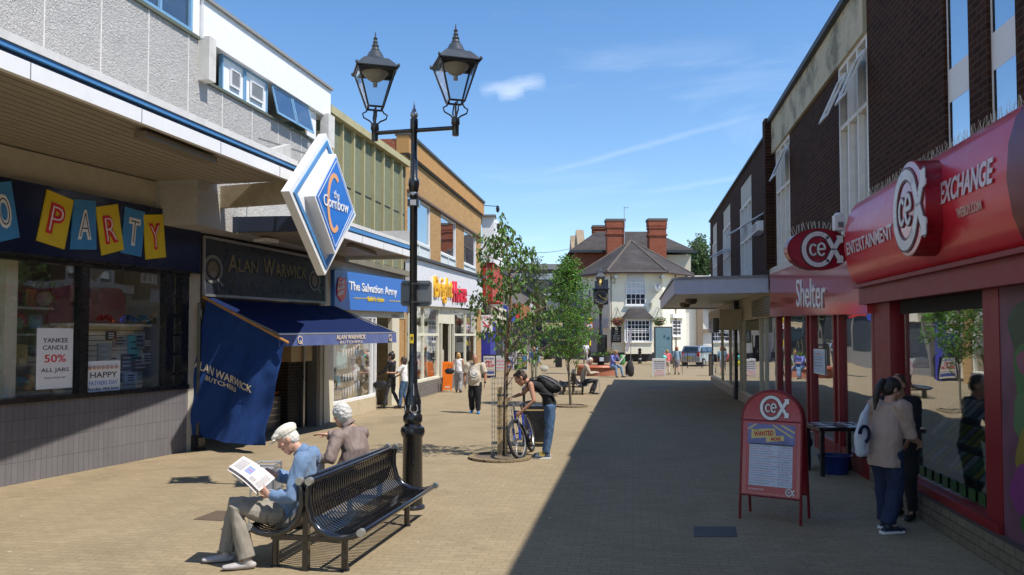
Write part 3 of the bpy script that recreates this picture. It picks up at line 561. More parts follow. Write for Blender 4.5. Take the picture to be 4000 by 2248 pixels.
# canopy two (lower) and its dark near edge
c2 = thing('canopy', 'lower white shop canopy with blue stripe between the diamond sign and the lamp post', 'canopy', (-3.4, 18, 4.3))
C2 = Wall((-4.06 + .22 * 1.0, 15.65), (-4.06 + .22 * 6.3, 20.95), 1); E2 = C2.L
m = MB(); m.wb(C2, 0, E2, 4.33, 4.50, -.08, 0); obj('fascia', m, WHITE, c2)
m = MB(); m.wb(C2, .1, E2, 4.52, 4.62, -.08, .02); obj('blue_stripe', m, STRIPE, c2)
m = MB(); m.wb(C2, 0, E2, 4.50, 4.52, -.08, -.03); m.wb(C2, 0, E2, 4.62, 4.70, -.1, .03); obj('top_flashing', m, M('flashing', (0, 0, 0)), c2)
m = MB(); m.wb(C2, 0, E2, 4.5, 4.56, -1.9, -.1); obj('roof_deck', m, CONC, c2)
m = MB(); e = C2.P(0, 4.46); e2 = LS.P(LS.S(500), 4.46, -.1); m.beam(e + V((.0, -.06, 0)), e2, .1, .30); obj('dark_near_edge', m, M('navy_board', (.02, .03, .06), .4), c2)
m = MB()
for k in range(12): m.wb(C2, -.1, E2 - .02, 4.36, 4.39, -.10 - k * .16 - .14, -.10 - k * .16)
m.wb(C2, -.1, E2 - .02, 4.40, 4.42, -2.0, -.1); obj('soffit_boards', m, M('soffit', (0, 0, 0)), c2)
m = MB(); e = C2.P(E2 - .04, 4.9); m.beam(e + V((0, .08, -.25)), V((-4.35, 21.2, 4.65)), .15, .75); obj('end_upstand', m, M('upstand_grey', (.5, .49, .46), .7, dirt=.2), c2)
for k in range(4): jn = MB(); jn.wb(C2, .9 + k * 1.3, .912 + k * 1.3, 4.33, 4.50, .0005, .003); obj('board_joint', jn, MIDGREY, c2)
setp(batten((880, 618), (940, 640), 4.3, .16, .07), 'short strip light under the lower canopy soffit', 'strip light')
m = MB(); m.wb(LS, LS.S(600), LS.S(630), 4.25, 4.32, .35, .7); obj('lamp_fitting', m, WHITE, c2)

# diamond sign
ds = thing('hanging_sign', 'white and blue double diamond sign reading the Cornbow on the canopy corner', 'sign', (-3.9, 14.6, 3.4))
ez = V((.975, -.22, 0)).normalized(); ex = V((-ez.y, ez.x, 0)); DC = V((-3.59, 15.0, 4.74))
def dia(hw, hh): return [(0, -hh), (hw, 0), (0, hh), (-hw, 0)]
def ring(m, hw, hh, wd, t0, t1, O):
    a, b_ = dia(hw, hh), dia(hw - wd * 1.45, hh - wd * 1.45)
    for i in range(4): m.prism([a[i], a[(i + 1) % 4], b_[(i + 1) % 4], b_[i]], O, ex, z3, ez, t0, t1)
m = MB(); m.prism(dia(1.40, 1.35), DC, ex, z3, ez, -.10, .06); obj('rear_panel', m, WHITE, ds)
m = MB(); ring(m, 1.27, 1.22, .075, .06, .085, DC); obj('blue_border', m, STRIPE, ds)
O2 = DC + V((0, 0, 0)) - ez * .20 - ez * 0; m = MB(); m.prism(dia(.86, .95), O2, ex, z3, ez, .26, .46); obj('front_box', m, WHITE, ds)
m = MB(); m.prism(dia(.80, .885), O2, ex, z3, ez, .46, .47); obj('face', m, M('sign_face_blue', (.02, .16, .55), .3, var=.25, vs=1.5), ds)
m = MB(); ring(m, .75, .825, .014, .47, .474, O2); obj('white_line', m, WHITE, ds)
m = MB(); arc = [(.10 + .0 * k, 0) for k in range(0)]
pts = [(-.08 + .26 * cos(a), .52 * sin(a)) for a in [R(55 + k * 12.5) for k in range(21)]]
m.stroke([(x_ + .0, y_) for x_, y_ in pts], .09, O2, ex, z3, ez, .474, .480); obj('orange_letter', m, M('sign_orange', (.75, .38, .17), .5), ds)
text('lettering', 'the', O2 + ex * -.0 + z3 * .17 + ez * .48, ex, z3, .15, WHITE, ds, width=.24, depth=.005); text('lettering', 'Cornbow', O2 + ez * .48, ex, z3, .22, WHITE, ds, width=1.08, depth=.005, bold=.01)
m = MB(); m.beam(DC + V((-.1, 0, .35)), DC + V((-.5, .1, .35)), .12, .12); m.beam(DC + V((-.1, 0, -.3)), DC + V((-.5, .1, -.3)), .12, .12); m.beam(DC + V((-.12, .0, .9)), V((-5.2, 16.2, 6.3)), .03, .03); obj('bracket', m, STEEL, ds)
m = MB(); m.prism([(0, 0), (.9, .0), (.9, .34)], C1.P(E1 - .9, 5.5, -.1), (C1.d.x, C1.d.y, 0), z3, (C1.n.x, C1.n.y, 0), -.15, 0); obj('sloped_upstand', m, M('upstand_grey', (0, 0, 0)), cn)
# ================================================================ LEFT, further: panelled shop, brick shop
SA = Wall((-4.83, 20.4), (-3.66, 27.0), 1); BH = Wall((-3.65, 27.03), (-1.60, 41.0), 1)
bB = thing('shop_building', 'shop with upright green pebbled panels between yellow stone fins above the blue sign', 'building', (-4.3, 23.7, 0))
PEB = M('pebbled_panel', (.20, .215, .13), .9, var=.3, vs=30, bump=2.0, bs=60, dirt=.15)
FIN = M('yellow_stone_fin', (.40, .36, .20), .75, dirt=.25)
m = MB(); m.wb(SA, -.0, SA.L, 4.5, 8.0, -6, -.02); obj('panel_wall', m, PEB, bB)
m = MB(); m.wb(SA, 0, SA.L, 6.35, 6.38, -.02, -.005); obj('panel_joint', m, INK, bB)
fins = [828, 853, 882, 908, 934, 958, 981, 1004]
for px in fins: s_ = SA.S(px); m = MB(); m.wb(SA, s_ - .04, s_ + .04, 4.42, 8.0, -.02, .08); obj('stone_fin', m, FIN, bB)
m = MB(); m.wb(SA, -.1, SA.L, 8.0, 8.2, -6, .2); obj('parapet_coping', m, FIN, bB)
m = MB(); m.wb(SA, 0, SA.L, 4.25, 4.42, -.3, .22); obj('stained_ledge', m, M('stained_ledge', (.2, .18, .13), .9, dirt=.5), bB)
m = MB(); m.wb(SA, 0, SA.L, 4.02, 4.25, -.3, -.0); obj('sign_backing', m, CREAM, bB)
m = MB(); m.wb(SA, 0, SA.S(836), 0, 4.0, -.5, .03); m.wb(SA, SA.S(985), SA.S(1003), 0, 2.95, -.12, .02); m.wb(SA, SA.S(836), SA.L, 2.82, 3.02, -.3, .02); obj('cream_surround', m, CREAM, bB)
YB = brick('buff_brick', BH, (.47, .27, .10), (.37, .20, .075), (.32, .24, .15), bw=.225, bh=.078, mo=.010, blend=-.2, grime=.12)
m = MB(); m.wb(SA, SA.S(1004), SA.L, 0, 4.0, -.2, .0); obj('brick_pier', m, YB, bB)
m = MB(); m.wb(SA, SA.S(836), SA.S(946), 0, .42, -.25, .03); obj('stallriser', m, M('cream_plaster', (.5, .42, .28), .7, dirt=.2), bB)
CBK = brick('cream_block', None, (.60, .50, .32), (.56, .46, .29), (.4, .34, .22), bw=.4, bh=.2, mo=.008, bump=.2, var=.12, grime=.1)
m = MB(); m.wb(SA, SA.S(946), SA.L, 0, 2.9, -2.6, -2.5); m.wb(SA, SA.L - .3, SA.L, 0, 2.9, -2.5, -.2); m.wb(SA, SA.S(946), SA.S(950), 0, 2.9, -2.5, -.1); obj('recessed_porch', m, CBK, bB)
window(SA, SA.S(836), SA.S(946), .42, 2.84, bB, WHITE, GLASS, .07, -.06, mull=[SA.S(936)], name='shop_window')
m = MB(); a, b_ = SA.S(836), SA.S(946); m.wb(SA, a, b_, 0, 2.84, -2.2, -2.1); m.wb(SA, a, b_, 2.84, 2.9, -2.1, -.1); m.wb(SA, a, b_, .3, .4, -2.1, -.1); obj('shop_interior', m, M('charity_inside', (.28, .25, .2), .9), bB)
ss = thing('shop_sign', 'bright blue charity shop sign with white lettering and a red shield', 'shop sign', SA.P(3, 3.0, .1))
q = [SA.sz(829, 779), SA.sz(1015, 786), SA.sz(1012, 706), SA.sz(829, 679)]; m = MB(); m.wq(SA, q, .0, .14); obj('panel', m, BLUE, ss)
exS = V(dirvec(SA)); exB = V(dirvec(BH))
def lett(W, tx, x0, x1, yc, hpx, mt, par, o=.145, bold=.012, depth=.012, sh=0.0):
    yc0, yc1 = yc if isinstance(yc, tuple) else (yc, yc)
    a_, b_ = W.sz(x0, yc0, o), W.sz(x1, yc1, o); p0, p1 = W.P(*a_, o), W.P(*b_, o)
    if W.n.x < 0: p0, p1 = p0, p1
    e = (p1 - p0).normalized(); return text('lettering', tx, (p0 + p1) / 2, e, z3, hpx / F * (p0.y + p1.y) / 2, mt, par, width=(p1 - p0).length, depth=depth, bold=bold, shear=sh)
lett(SA, 'The Salvation Army', 878, 998, (722, 738), 27, WHITE, ss); lett(SA, 'Belief in Action', 924, 966, (752, 755), 12, YELLOW, ss, sh=.3)
m = MB(); m.wq(SA, [SA.sz(878, 751), SA.sz(922, 752.5), SA.sz(922, 751), SA.sz(878, 749.5)], .14, .15); m.wq(SA, [SA.sz(968, 758), SA.sz(998, 760), SA.sz(998, 758.5), SA.sz(968, 756.5)], .14, .15); obj('yellow_line', m, YELLOW, ss)
shp = [(857, 760), (847, 745), (846, 725), (850, 700), (857, 697), (864, 703), (868.5, 700), (869, 735), (866, 750)]
m = MB(); m.wq(SA, [SA.sz(*p, .14) for p in shp], .14, .165); sh_ = obj('red_shield', m, RED, ss)
for tx, y_, h_ in (('THE', 712, 9), ('SALVATION', 724, 9), ('ARMY', 738, 10)): lett(SA, tx, 849, 866, (y_ + 2, y_ - 3), h_, WHITE, sh_, o=.168)
m = MB(); m.wb(BH, -.1, .25, 3, 4.1, .0, .05); obj('end_shade', m, M('navy_end', (.02, .03, .1), .5), ss) if False else None
# goods in the charity window
gw = random.Random(11); cols = [(.6, .55, .5), (.25, .4, .45), (.5, .08, .12), (.55, .42, .15), (.2, .3, .16), (.65, .3, .12), (.7, .68, .64), (.12, .12, .16)]
def goods(W, s0, s1, z0, z1, o, par, n, rg, sz=(.12, .3)):
    for i in range(n):
        s_, z_ = s0 + (s1 - s0) * rg.random(), z0 + (z1 - z0) * rg.random(); a_, b_ = sz[0] + (sz[1] - sz[0]) * rg.random(), sz[0] + (sz[1] - sz[0]) * rg.random(); oo = o - rg.random() * .5
        c_ = rg.choice(cols); m = MB()
        if rg.random() < .35: m.ell(W.P(s_, z_, oo), (a_ / 2, a_ / 2, b_ / 2), None, 10); nm = 'round_ornament'
        elif rg.random() < .5: m.wb(W, s_ - a_ / 2, s_ + a_ / 2, z_ - b_ / 2, z_ + b_ / 2, oo - .02, oo); m.frame(W, s_ - a_ / 2 - .02, s_ + a_ / 2 + .02, z_ - b_ / 2 - .02, z_ + b_ / 2 + .02, oo - .02, oo + .02, .02); nm = 'framed_picture'
        else: m.prism([(-.4 * a_, -.5 * b_), (.4 * a_, -.5 * b_), (.5 * a_, .35 * b_), (.15 * a_, .5 * b_), (-.15 * a_, .5 * b_), (-.5 * a_, .35 * b_)], W.P(s_, z_, oo), dirvec(W), z3, (W.n.x, W.n.y, 0), 0, .05); nm = 'folded_garment'
        obj(nm, m, M('goods_%d' % cols.index(c_), c_, .7, var=.3, vs=9), par, smooth=40)
dg_ = thing('window_display', 'window display of bunting, pictures and ornaments below the blue charity sign', 'window display', SA.P(SA.S(890), .42, -.6))
goods(SA, SA.S(842), SA.S(932), .5, 1.3, -.35, dg_, 16, gw, (.12, .36)); goods(SA, SA.S(846), SA.S(930), 1.4, 2.5, -.5, dg_, 14, gw, (.1, .28))
for row, z_ in enumerate((2.05, 1.35, .95)):
    m = MB(); n = 11; a, b_ = SA.S(852), SA.S(925)
    for i in range(n):
        s_ = a + (b_ - a) * i / n; zz = z_ - .18 * sin(pi * (i + .5) / n); m.prism([(0, 0), (.16, 0), (.08, -.26)], SA.P(s_, zz, -.22), dirvec(SA), z3, (SA.n.x, SA.n.y, 0), 0, .004)
    obj('bunting', m, PAPER, dg_)
for px, py in ((931, 896), (930, 933)):
    s_, z_ = SA.sz(px, py, -.2); m = MB(); m.ell(SA.P(s_, z_, -.25), (.13, .13, .13), None, 14); obj('paper_lantern', m, M('lantern_white', (.75, .6, .5), .7), dg_, smooth=True)
m = MB(); m.ell(SA.P(SA.S(905), 2.0, -.6), (.2, .1, .3), None, 10); m.wb(SA, SA.S(890), SA.S(915), 1.3, 1.8, -.7, -.5); obj('draped_cloth', m, M('teal_cloth', (.3, .5, .52), .8, fold=.8), dg_, smooth=60)

pd_ = thing('window_display', 'shelves of party goods and cards behind the near left shop glass', 'window display', LS.P(LS.S(140), 1.2, -.8)); pg = random.Random(17)
for z_ in (1.25, 1.75, 2.25, 2.7):
    m = MB(); m.wb(LS, LS.S(85), LS.S(235), z_, z_ + .03, -1.5, -.9); obj('shelf', m, M('shelf_pale', (.5, .48, .42), .6), pd_)
    goods(LS, LS.S(92), LS.S(228), z_ + .18, z_ + .26, -.95, pd_, 9, pg, (.14, .3))
goods(LS, LS.S(250), LS.S(450), 2.75, 3.2, -1.6, pd_, 16, pg, (.12, .3))
# ---- buff brick shop
bC = thing('shop_building', 'buff brick shop with three tall upper windows and tan boarding over the white sign', 'building', (-2.6, 34, 0))
wins = [(1018, 1082), (1108, 1147), (1166.5, 1197.5)]
m = MB(); zt, zb = 7.22, 5.05; m.wb(BH, 0, BH.L, zt, 8.48, -7, 0); m.wb(BH, 0, BH.L, 4.75, zb, -7, 0)
e = [0] + [BH.S(p) for w_ in wins for p in w_] + [BH.L]; e[1] = max(.3, e[1])
for i in range(0, len(e), 2):
    if e[i + 1] > e[i]: m.wb(BH, e[i], e[i + 1], zb, zt, -.4, 0)
obj('brick_wall', m, YB, bC)
RBK = brick('red_brick', None, (.33, .085, .045), (.27, .07, .04), (.26, .2, .15), bw=.225, bh=.078, mo=.009, grime=.2)
m = MB(); m.wb(BH, -.06, -.003, 7.6, 9.0, -7, -.3); m.wb(SA, SA.L - 1.2, SA.L - .1, 8.21, 8.55, -1.8, -1.2); obj('side_wall', m, RBK, bC)
TAN = brick('tan_boarding', BH, (.44, .25, .10), (.42, .235, .095), (.22, .12, .05), bw=.5, bh=3, mo=.006, off=0, var=.1, grime=.08, bump=.1)
m = MB(); m.wb(BH, -.08, BH.L + .1, 8.5, 9.1, -.3, .14); obj('tan_boarding', m, TAN, bC)
m = MB(); m.wb(BH, -.1, BH.L + .12, 9.1, 9.2, -.35, .2); m.wb(BH, -.05, BH.L, 8.44, 8.5, -.1, .1); obj('dark_coping', m, M('lead', (.05, .055, .06), .6), bC)
m = MB(); m.wb(BH, .2, BH.L, 7.22, 7.3, -.1, .12); obj('lintel_board', m, M('lintel_brown', (.12, .08, .06), .7), bC)
m = MB(); m.wb(BH, 0, BH.L, 4.75, 9, -5, -2.2); obj('rear_room', m, M('upper_room', (.12, .13, .14), .9), bC)
for i, (p0, p1) in enumerate(wins):
    a, b_ = max(.3, BH.S(p0)), BH.S(p1); f_ = window(BH, a, b_, 5.62, zt, bC, WHITE, SKYG, .07, -.1, name='upper_window')
    m = MB(); m.wb(BH, a, b_, zb, 5.62, -.1, -.05); m.frame(BH, a, b_, zb, 5.60, -.05, .0, .05); m.wb(BH, (a + b_) / 2 - .03, (a + b_) / 2 + .03, zb + .05, 5.55, -.05, .0); obj('lower_panel', m, M('pale_panel', (.62, .66, .64), .5), bC)
    m = MB(); m.wb(BH, a + .08, a + (b_ - a) * .95, 5.7, 6.25, -.3, -.25); obj('blind', m, M('blind_grey', (.4, .42, .42), .7), f_)
    if i == 2:
        m = MB(); m.wb(BH, a + .3, b_ - .2, 5.8, 7.1, -.4, -.33); obj('curtain', m, M('curtain', (.6, .62, .6), .8, fold=2), f_)
q = [BH.sz(1024, 765, 0), BH.sz(1206, 778.5), BH.sz(1206, 702), BH.sz(1024, 651)]; q[0] = (.05, 3.3); q[3] = (.05, 4.93)
bsn = thing('shop_sign', 'wide white shop sign with raised yellow and red letters on the buff brick shop', 'shop sign', BH.P(6, 3.4, .1))
m = MB(); m.wq(BH, q, 0, .16); obj('panel', m, M('sign_white', (.74, .74, .76), .3, var=.03), bsn)
m = MB(); m.wq(BH, [(0.0, 4.93), (BH.L, 5.2), (BH.L, 5.3), (0.0, 5.03)], -.1, .28); obj('hood', m, M('lead', (0, 0, 0)), bsn)
lett(BH, 'Bright', 1090, 1135, (730, 733), 66, M('letter_amber', (.8, .42, .01), .4), bsn, .16, .012, .08); lett(BH, 'House', 1137, 1171, (735, 737), 52, M('letter_crimson', (.6, .01, .04), .4), bsn, .16, .012, .08)
m = MB(); a = BH.S(1044); m.wb(BH, 0.05, a * .2, 0, 3.3, -.3, .0); m.wb(BH, BH.S(1199), BH.L, 0, 3.75, -.4, .0); obj('brick_pier', m, YB, bC)
GB = brick('grey_plinth_brick', BH, (.21, .19, .17), (.17, .155, .14), (.1, .09, .085), bw=.225, bh=.075, grime=.15)
m = MB(); m.wb(BH, .5, BH.S(1112), 0, .55, -.3, .06); m.wb(BH, BH.S(1134), BH.S(1199), 0, .55, -.3, .06); obj('brick_plinth', m, GB, bC)
mul = [BH.S(p) for p in (1066, 1104, 1112, 1134, 1143, 1172, 1197)]
m = MB()
for s_, t_ in zip(mul, (.09, .12, .1, .12, .1, .1, .12)): m.wb(BH, s_ - t_ / 2, s_ + t_ / 2, .55 if t_ != .1 else 0, 3.4, -.1, .0)
m.wb(BH, .5, .6, .55, 3.35, -.1, 0)
for a, b_ in ((.5, mul[1]), (mul[4], mul[6])): m.wb(BH, a, b_, 2.24, 2.34, -.09, -.01); m.wb(BH, a, b_, .55, .64, -.1, .05); m.wb(BH, a, b_, 3.3, 3.45, -.1, 0)
m.wb(BH, mul[1], mul[4], 2.75, 3.5, -.12, -.02); obj('shopfront_frame', m, M('ivory_frame', (.66, .64, .5), .45), bC)
m = MB(); m.wb(BH, .6, mul[1], .6, 3.3, -.06, -.05); obj('shop_glass', m, glassmat('bright_shop_glass', bias=.10), bC); m = MB(); m.wb(BH, mul[4], mul[6], .6, 3.3, -.06, -.05); obj('shop_glass', m, glassmat('bright_shop_glass', bias=.10), bC)
m = MB(); m.wb(BH, 0, BH.L, 0, 5, -4.2, -4); m.wb(BH, 0, BH.L, 3.6, 3.7, -4, -.1); m.wb(BH, BH.L - .1, BH.L, 0, 3.6, -4, -.4); m.wb(BH, 0, .1, 0, 3.6, -4, -.3); obj('shop_interior', m, M('bright_inside', (.40, .37, .28), .8), bC)
m = MB(); m.wb(BH, mul[2] + .1, mul[3] - .1, 0, 2.7, -.7, -.65); dr = obj('open_door', m, M('door_ivory', (.62, .58, .45), .5), bC); m = MB(); m.wb(BH, mul[2] + .25, mul[3] - .3, .3, 2.5, -.64, -.63); obj('pane', m, SKYG, dr)
wd = thing('window_display', 'balloons, orange stand and white drapes behind the tall ivory framed shop glass', 'window display', BH.P(4, .6, -.8))
m = MB(); m.wb(BH, BH.S(1091), BH.S(1101), .62, 1.5, -.8, -.5); obj('orange_stand', m, ORANGE, wd)
gb_ = random.Random(5)
for px, z_, r_, c_ in ((1096, 2.2, .3, (.7, .6, .05)), (1099, 1.85, .28, (.6, .04, .05)), (1094, 1.75, .3, (.65, .65, .65)), (1101, 1.55, .25, (.4, .5, .05)), (1070, 1.8, .2, (.75, .6, .1)), (1080, 1.4, .16, (.6, .2, .3)), (1092, 2.6, .18, (.5, .1, .08))):
    m = MB(); s_ = BH.S(px); m.ell(BH.P(s_, z_, -.7), (r_ * .8, r_ * .8, r_), None, 12); obj('balloon', m, M('balloon_%d' % int(px), c_, .3), wd, smooth=True)
m = MB(); m.tube([BH.P(BH.S(1088), 1.0, -.8), BH.P(BH.S(1092), 1.6, -.8), BH.P(BH.S(1086), 2.1, -.8)], [.3, .22, .12]); obj('white_drape', m, M('drape', (.7, .72, .72), .8, fold=2.0), wd, smooth=True)
m = MB(); m.wb(BH, BH.S(1150), BH.S(1165), .7, 1.6, -1.2, -.9); m.wb(BH, BH.S(1176), BH.S(1192), 2.3, 3.1, -.3, -.28); obj('display_card', m, M('display_cream', (.6, .55, .42), .7), wd)

# ---- beyond it: white and red fascia building, more shops
FS = Wall((-1.9, 41.6), (3.5, 92.0), 1)
bD = thing('shop_building', 'narrow far shop with a tall white panel above a red striped panel', 'building', (-1.4, 47, 0))
def far_quad(W, x0, x1, yt, yb, o0, o1): # pixel rectangle at x0, turned into a wall box
    a, b_ = sorted((W.S(x0), W.S(x1))); zt_, zb_ = W.Z((x0 + x1) / 2, yt), W.Z((x0 + x1) / 2, yb); return a, b_, zb_, zt_, o0, o1
m = MB(); m.wb(FS, 0, 5.5, 0, 8.6, -6, -1.0); obj('wall', m, CREAM, bD)
m = MB(); P0 = V(at(1212, 660, 42.5)); m.hexa([V((-1.6, 42.2, 6.15)), V((-.95, 42.2, 6.15)), V((-.5, 47, 6.15)), V((-1.6, 47, 6.15)), V((-1.6, 42.2, 8.6)), V((-.95, 42.2, 8.6)), V((-.5, 47, 8.6)), V((-1.6, 47, 8.6))]); obj('white_panel', m, WHITE, bD)
RS = brick('red_stripes', None, (.38, .03, .025), (.42, .05, .035), (.5, .3, .25), bw=.35, bh=20, mo=.03, off=0, bump=.1)
m = MB(); m.hexa([V((-1.6, 42.3, 4.1)), V((-1.0, 42.3, 4.1)), V((-.55, 47, 4.1)), V((-1.6, 47, 4.1)), V((-1.6, 42.3, 6.15)), V((-1.0, 42.3, 6.15)), V((-.55, 47, 6.15)), V((-1.6, 47, 6.15))]); obj('red_panel', m, RS, bD)
m = MB(); m.box((-1.3, 44.5, 8.64), (.9, 5, .08)); obj('coping', m, MIDGREY, bD)
m = MB(); m.hexa([V((-1.62, 42.4, 0)), V((-1.15, 42.4, 0)), V((-.9, 44, 0)), V((-1.62, 44, 0)), V((-1.62, 42.4, 3.0)), V((-1.15, 42.4, 3.0)), V((-.9, 44, 3.0)), V((-1.62, 44, 3.0))]); obj('blue_shopfront', m, M('shop_violet_blue', (.03, .03, .28), .4), bD)
bE = thing('shop_building', 'row of far low shops with dark fronts beyond the white and red panelled shop', 'building', FS.P(20, 0, 0))
m = MB(); m.wb(FS, 6, FS.L, 0, 6.3, -7, 0); obj('wall', m, M('far_wall', (.16, .15, .14), .8), bE)
m = MB(); m.wb(FS, 6, FS.L, 6.3, 6.6, -7, .3); obj('roof_edge', m, M('lead', (0, 0, 0)), bE)
for i, (a, b_, c_) in enumerate(((6.2, 12, (.6, .55, .42)), (12.3, 18, (.03, .06, .32)), (18.3, 24, (.55, .03, .03)), (24.5, 31, (.35, .16, .06)), (31.5, 38, (.65, .65, .65)), (38.5, 45, (.5, .03, .05)))):
    m = MB(); m.wb(FS, a, b_, 3.0 + i * .3, 4.0 + i * .3, 0, .25); obj('fascia_sign', m, M('fascia_%d' % i, c_, .5), bE)
    m = MB(); m.wb(FS, a + .2, b_ - .2, .5 + i * .3, 2.9 + i * .3, 0, .03); w__ = obj('shop_window', m, M('far_glass', (.05, .06, .07), .1), bE)
# nails sign board on the brick shop's far corner
nb = thing('hanging_sign', 'white projecting nail salon sign with red picture beyond the buff brick shop', 'sign', (-1.4, 41.4, 3.4))
c_ = V(at(1224, 815, 41.5)); m = MB(); m.box(c_, (.62, .1, .9)); obj('board', m, WHITE, nb)
m = MB(); m.stroke([(-.2, .12), (-.08, -.02), (.0, -.1), (.12, -.1), (.2, .05)], .06, c_ + V((0, -.05, 0)), (1, 0, 0), z3, (0, -1, 0), 0, .01); m.stroke([(-.18, -.12), (-.05, -.16), (.16, -.18)], .04, c_ + V((0, -.05, 0)), (1, 0, 0), z3, (0, -1, 0), 0, .01); m.ell(c_ + V((.14, -.06, .08)), (.05, .01, .05)); obj('red_figure', m, RED, nb)
text('lettering', 'NAILS', c_ + V((0, -.051, .33)), (1, 0, 0), z3, .1, RED, nb, width=.42, depth=.005); m = MB(); m.beam(c_ + V((-.3, 0, .4)), c_ + V((-.6, -.2, .4)), .04, .04); obj('bracket', m, BLACK, nb)
for yy in (41.0, 42.6, 44.8):   # small roof lamps on arms
    m = MB(); p0 = V((-1.55, yy, 9.0 if yy < 42 else 8.3)); p1 = p0 + V((.75, 0, -.05)); m.bar(p0, p1, .02); m.ell(p1 + V((.06, 0, -.14)), (.1, .1, .2), None, 8)
    obj('floodlight', m, BLACK, None, label='small black arm lamp over the ' + {41.0: 'far corner of the buff brick shop', 42.6: 'near end of the white panel', 44.8: 'far end of the white panel'}[yy], cat='floodlight', base=p0)

# ================================================================ FAR END OF THE STREET
bF = thing('glazed_building', 'low dark building with white upper band closing the end of the street', 'building', (2, 135, gz(135)))
m = MB(); m.box((2, 141, 10), (50, 12, 7.0)); obj('upper_floor', m, M('dark_cladding', (.09, .09, .1), .6), bF)
m = MB(); m.box((2, 141, 13.9), (52, 14, .9)); obj('roof', m, M('roof_grey', (.2, .2, .21), .7), bF)
m = MB(); m.box((4, 134.9, 12.3), (22, .3, 1.0)); m.box((5, 134.8, 9.2), (14, .3, .5)); obj('white_band', m, WHITE, bF)
m = MB(); m.box((2, 141, 5.5), (50, 11, 4)); obj('ground_floor', m, M('far_glass', (0, 0, 0)), bF)
for k in range(9):
    m = MB(); m.box((-4 + k * 2.4, 134.7, 10.8), (1.5, .2, 1.4)); obj('window', m, M('far_glass', (0, 0, 0)), bF)
for i, (px, c_) in enumerate(((1232, (.02, .08, .45)), (1247, (.6, .04, .05)), (1385, (.2, .22, .3)), (1325, (.4, .12, .04)), (1355, (.45, .05, .06)))):
    m = MB(); p_ = V(at(px, 765 + (i % 2) * 12, 128)); m.box(p_, (2.4, .4, 1.8)); obj('shop_panel', m, M('farpanel_%d' % i, c_, .6), bF)
# right hand row climbing the hill: stone gables, brick house
STONE = M('sandstone', (.30, .23, .15), .85, dirt=.4, var=.2)
bG = thing('stone_building', 'old sandstone building with two steep gable ends up the hill on the right', 'building', (8, 104, gz(104)))
m = MB()
m.box((11.5, 105, 7), (8, 26, 10)); obj('wall', m, M('dark_stone', (.12, .1, .085), .9), bG)
for Yg in (92.5, 101):
    m = MB(); m.prism([(-4.5, 8), (4.5, 8), (4.5, 11), (.4, 14.2 if Yg < 95 else 14.6), (0, 14.6 if Yg < 95 else 15.0), (-.4, 14.2), (-4.5, 11)], (7.45, Yg, 0), (0, 1, 0), (0, 0, 1), (1, 0, 0), 0, .9); obj('gable', m, STONE, bG)
m = MB(); m.prism([(-13, 12.0), (13, 12.0), (13, 12.3), (-13, 12.3)], (8.3, 105, 0), (0, 1, 0), (0, 0, 1), (1, 0, 0), 0, 6); obj('roof', m, STONE, bG)
SL = brick('slate_roof', None, (.075, .066, .064), (.06, .054, .052), (.04, .038, .036), bw=.35, bh=.22, mo=.012, grime=.5, bump=.4)
bH = thing('brick_house', 'tall red brick house with slate roof and three big chimneys behind the cream pub', 'building', (9, 80, 0))
RB2 = brick('bright_red_brick', None, (.34, .095, .05), (.27, .075, .042), (.22, .14, .10), bw=.24, bh=.085, mo=.008, grime=.18)
m = MB(); l0, l1 = at(1441, 700, 82).x, at(1727, 700, 82).x; m.box(((l0 + 10.6) / 2 + .2, 84, 5.2), (10.6 - l0, 8, 11.2)); obj('brick_wall', m, RB2, bH)
m = MB(); m.box(((14.5 + l1) / 2, 84, 5.2), (l1 - 14.5, 8, 10.4)); obj('cream_wall', m, CREAM, bH)
m = MB(); ev_, rg_ = 10.8, 13.2
m.hexa([V((l0 - .5, 79.4, ev_)), V((l1 + .3, 79.4, ev_)), V((l1 + .3, 88.6, ev_)), V((l0 - .5, 88.6, ev_)), V((l0 + 2.6, 83.4, rg_)), V((l1 - 3.2, 83.4, rg_)), V((l1 - 3.2, 84.6, rg_)), V((l0 + 2.6, 84.6, rg_))]); obj('roof', m, SL, bH)
m = MB(); m.box(((l0 + l1) / 2, 79.3, ev_ - .12), (l1 - l0 + 1, .2, .25)); obj('gutter', m, BLACK, bH)
def chimney(px0, px1, yt, yb, Y, name='chimney'):
    a, b_ = at(px0, yt, Y), at(px1, yb, Y); w_ = b_.x - a.x; m = MB(); cx_ = (a.x + b_.x) / 2; d_ = 1.5; h0, h1 = b_.z, a.z
    m.box((cx_, Y + d_ / 2, (h0 + h1) / 2), (w_ * .88, d_ * .88, h1 - h0))
    for f_, e_ in ((.62, 1.0), (.80, .96)): m.box((cx_, Y + d_ / 2, h0 + (h1 - h0) * f_), (w_ * e_, d_ * e_, .16))
    m.box((cx_, Y + d_ / 2, h1 - .38), (w_ * .96, d_ * .96, .5)); c_ = obj(name, m, RB2, bH)
    m = MB(); m.box((cx_, Y + d_ / 2, h1 - .02), (w_ * 1.03, d_ * 1.02, .22)); obj('cap', m, M('sooty_stone', (.13, .12, .11), .9), c_)
chimney(1525, 1574, 553, 645, 77); chimney(1491, 1527, 569, 620, 84); chimney(1631, 1680, 552, 655, 77)
m = MB(); a = at(1571, 630, 77); m.bar(a, a + V((0, 0, 4.3)), .035); m.bar(a + V((-.1, 0, 4.1)), a + V((.45, 0, 4.2)), .02)
for k in range(4): m.bar(a + V((.02 + k * .12, -.25 + k * .02, 4.12)), a + V((.02 + k * .12, .25 - k * .02, 4.12)), .012)
obj('television_aerial', m, STEEL, None, label='tall television aerial mast beside the left of the two front chimneys', cat='aerial', base=a)
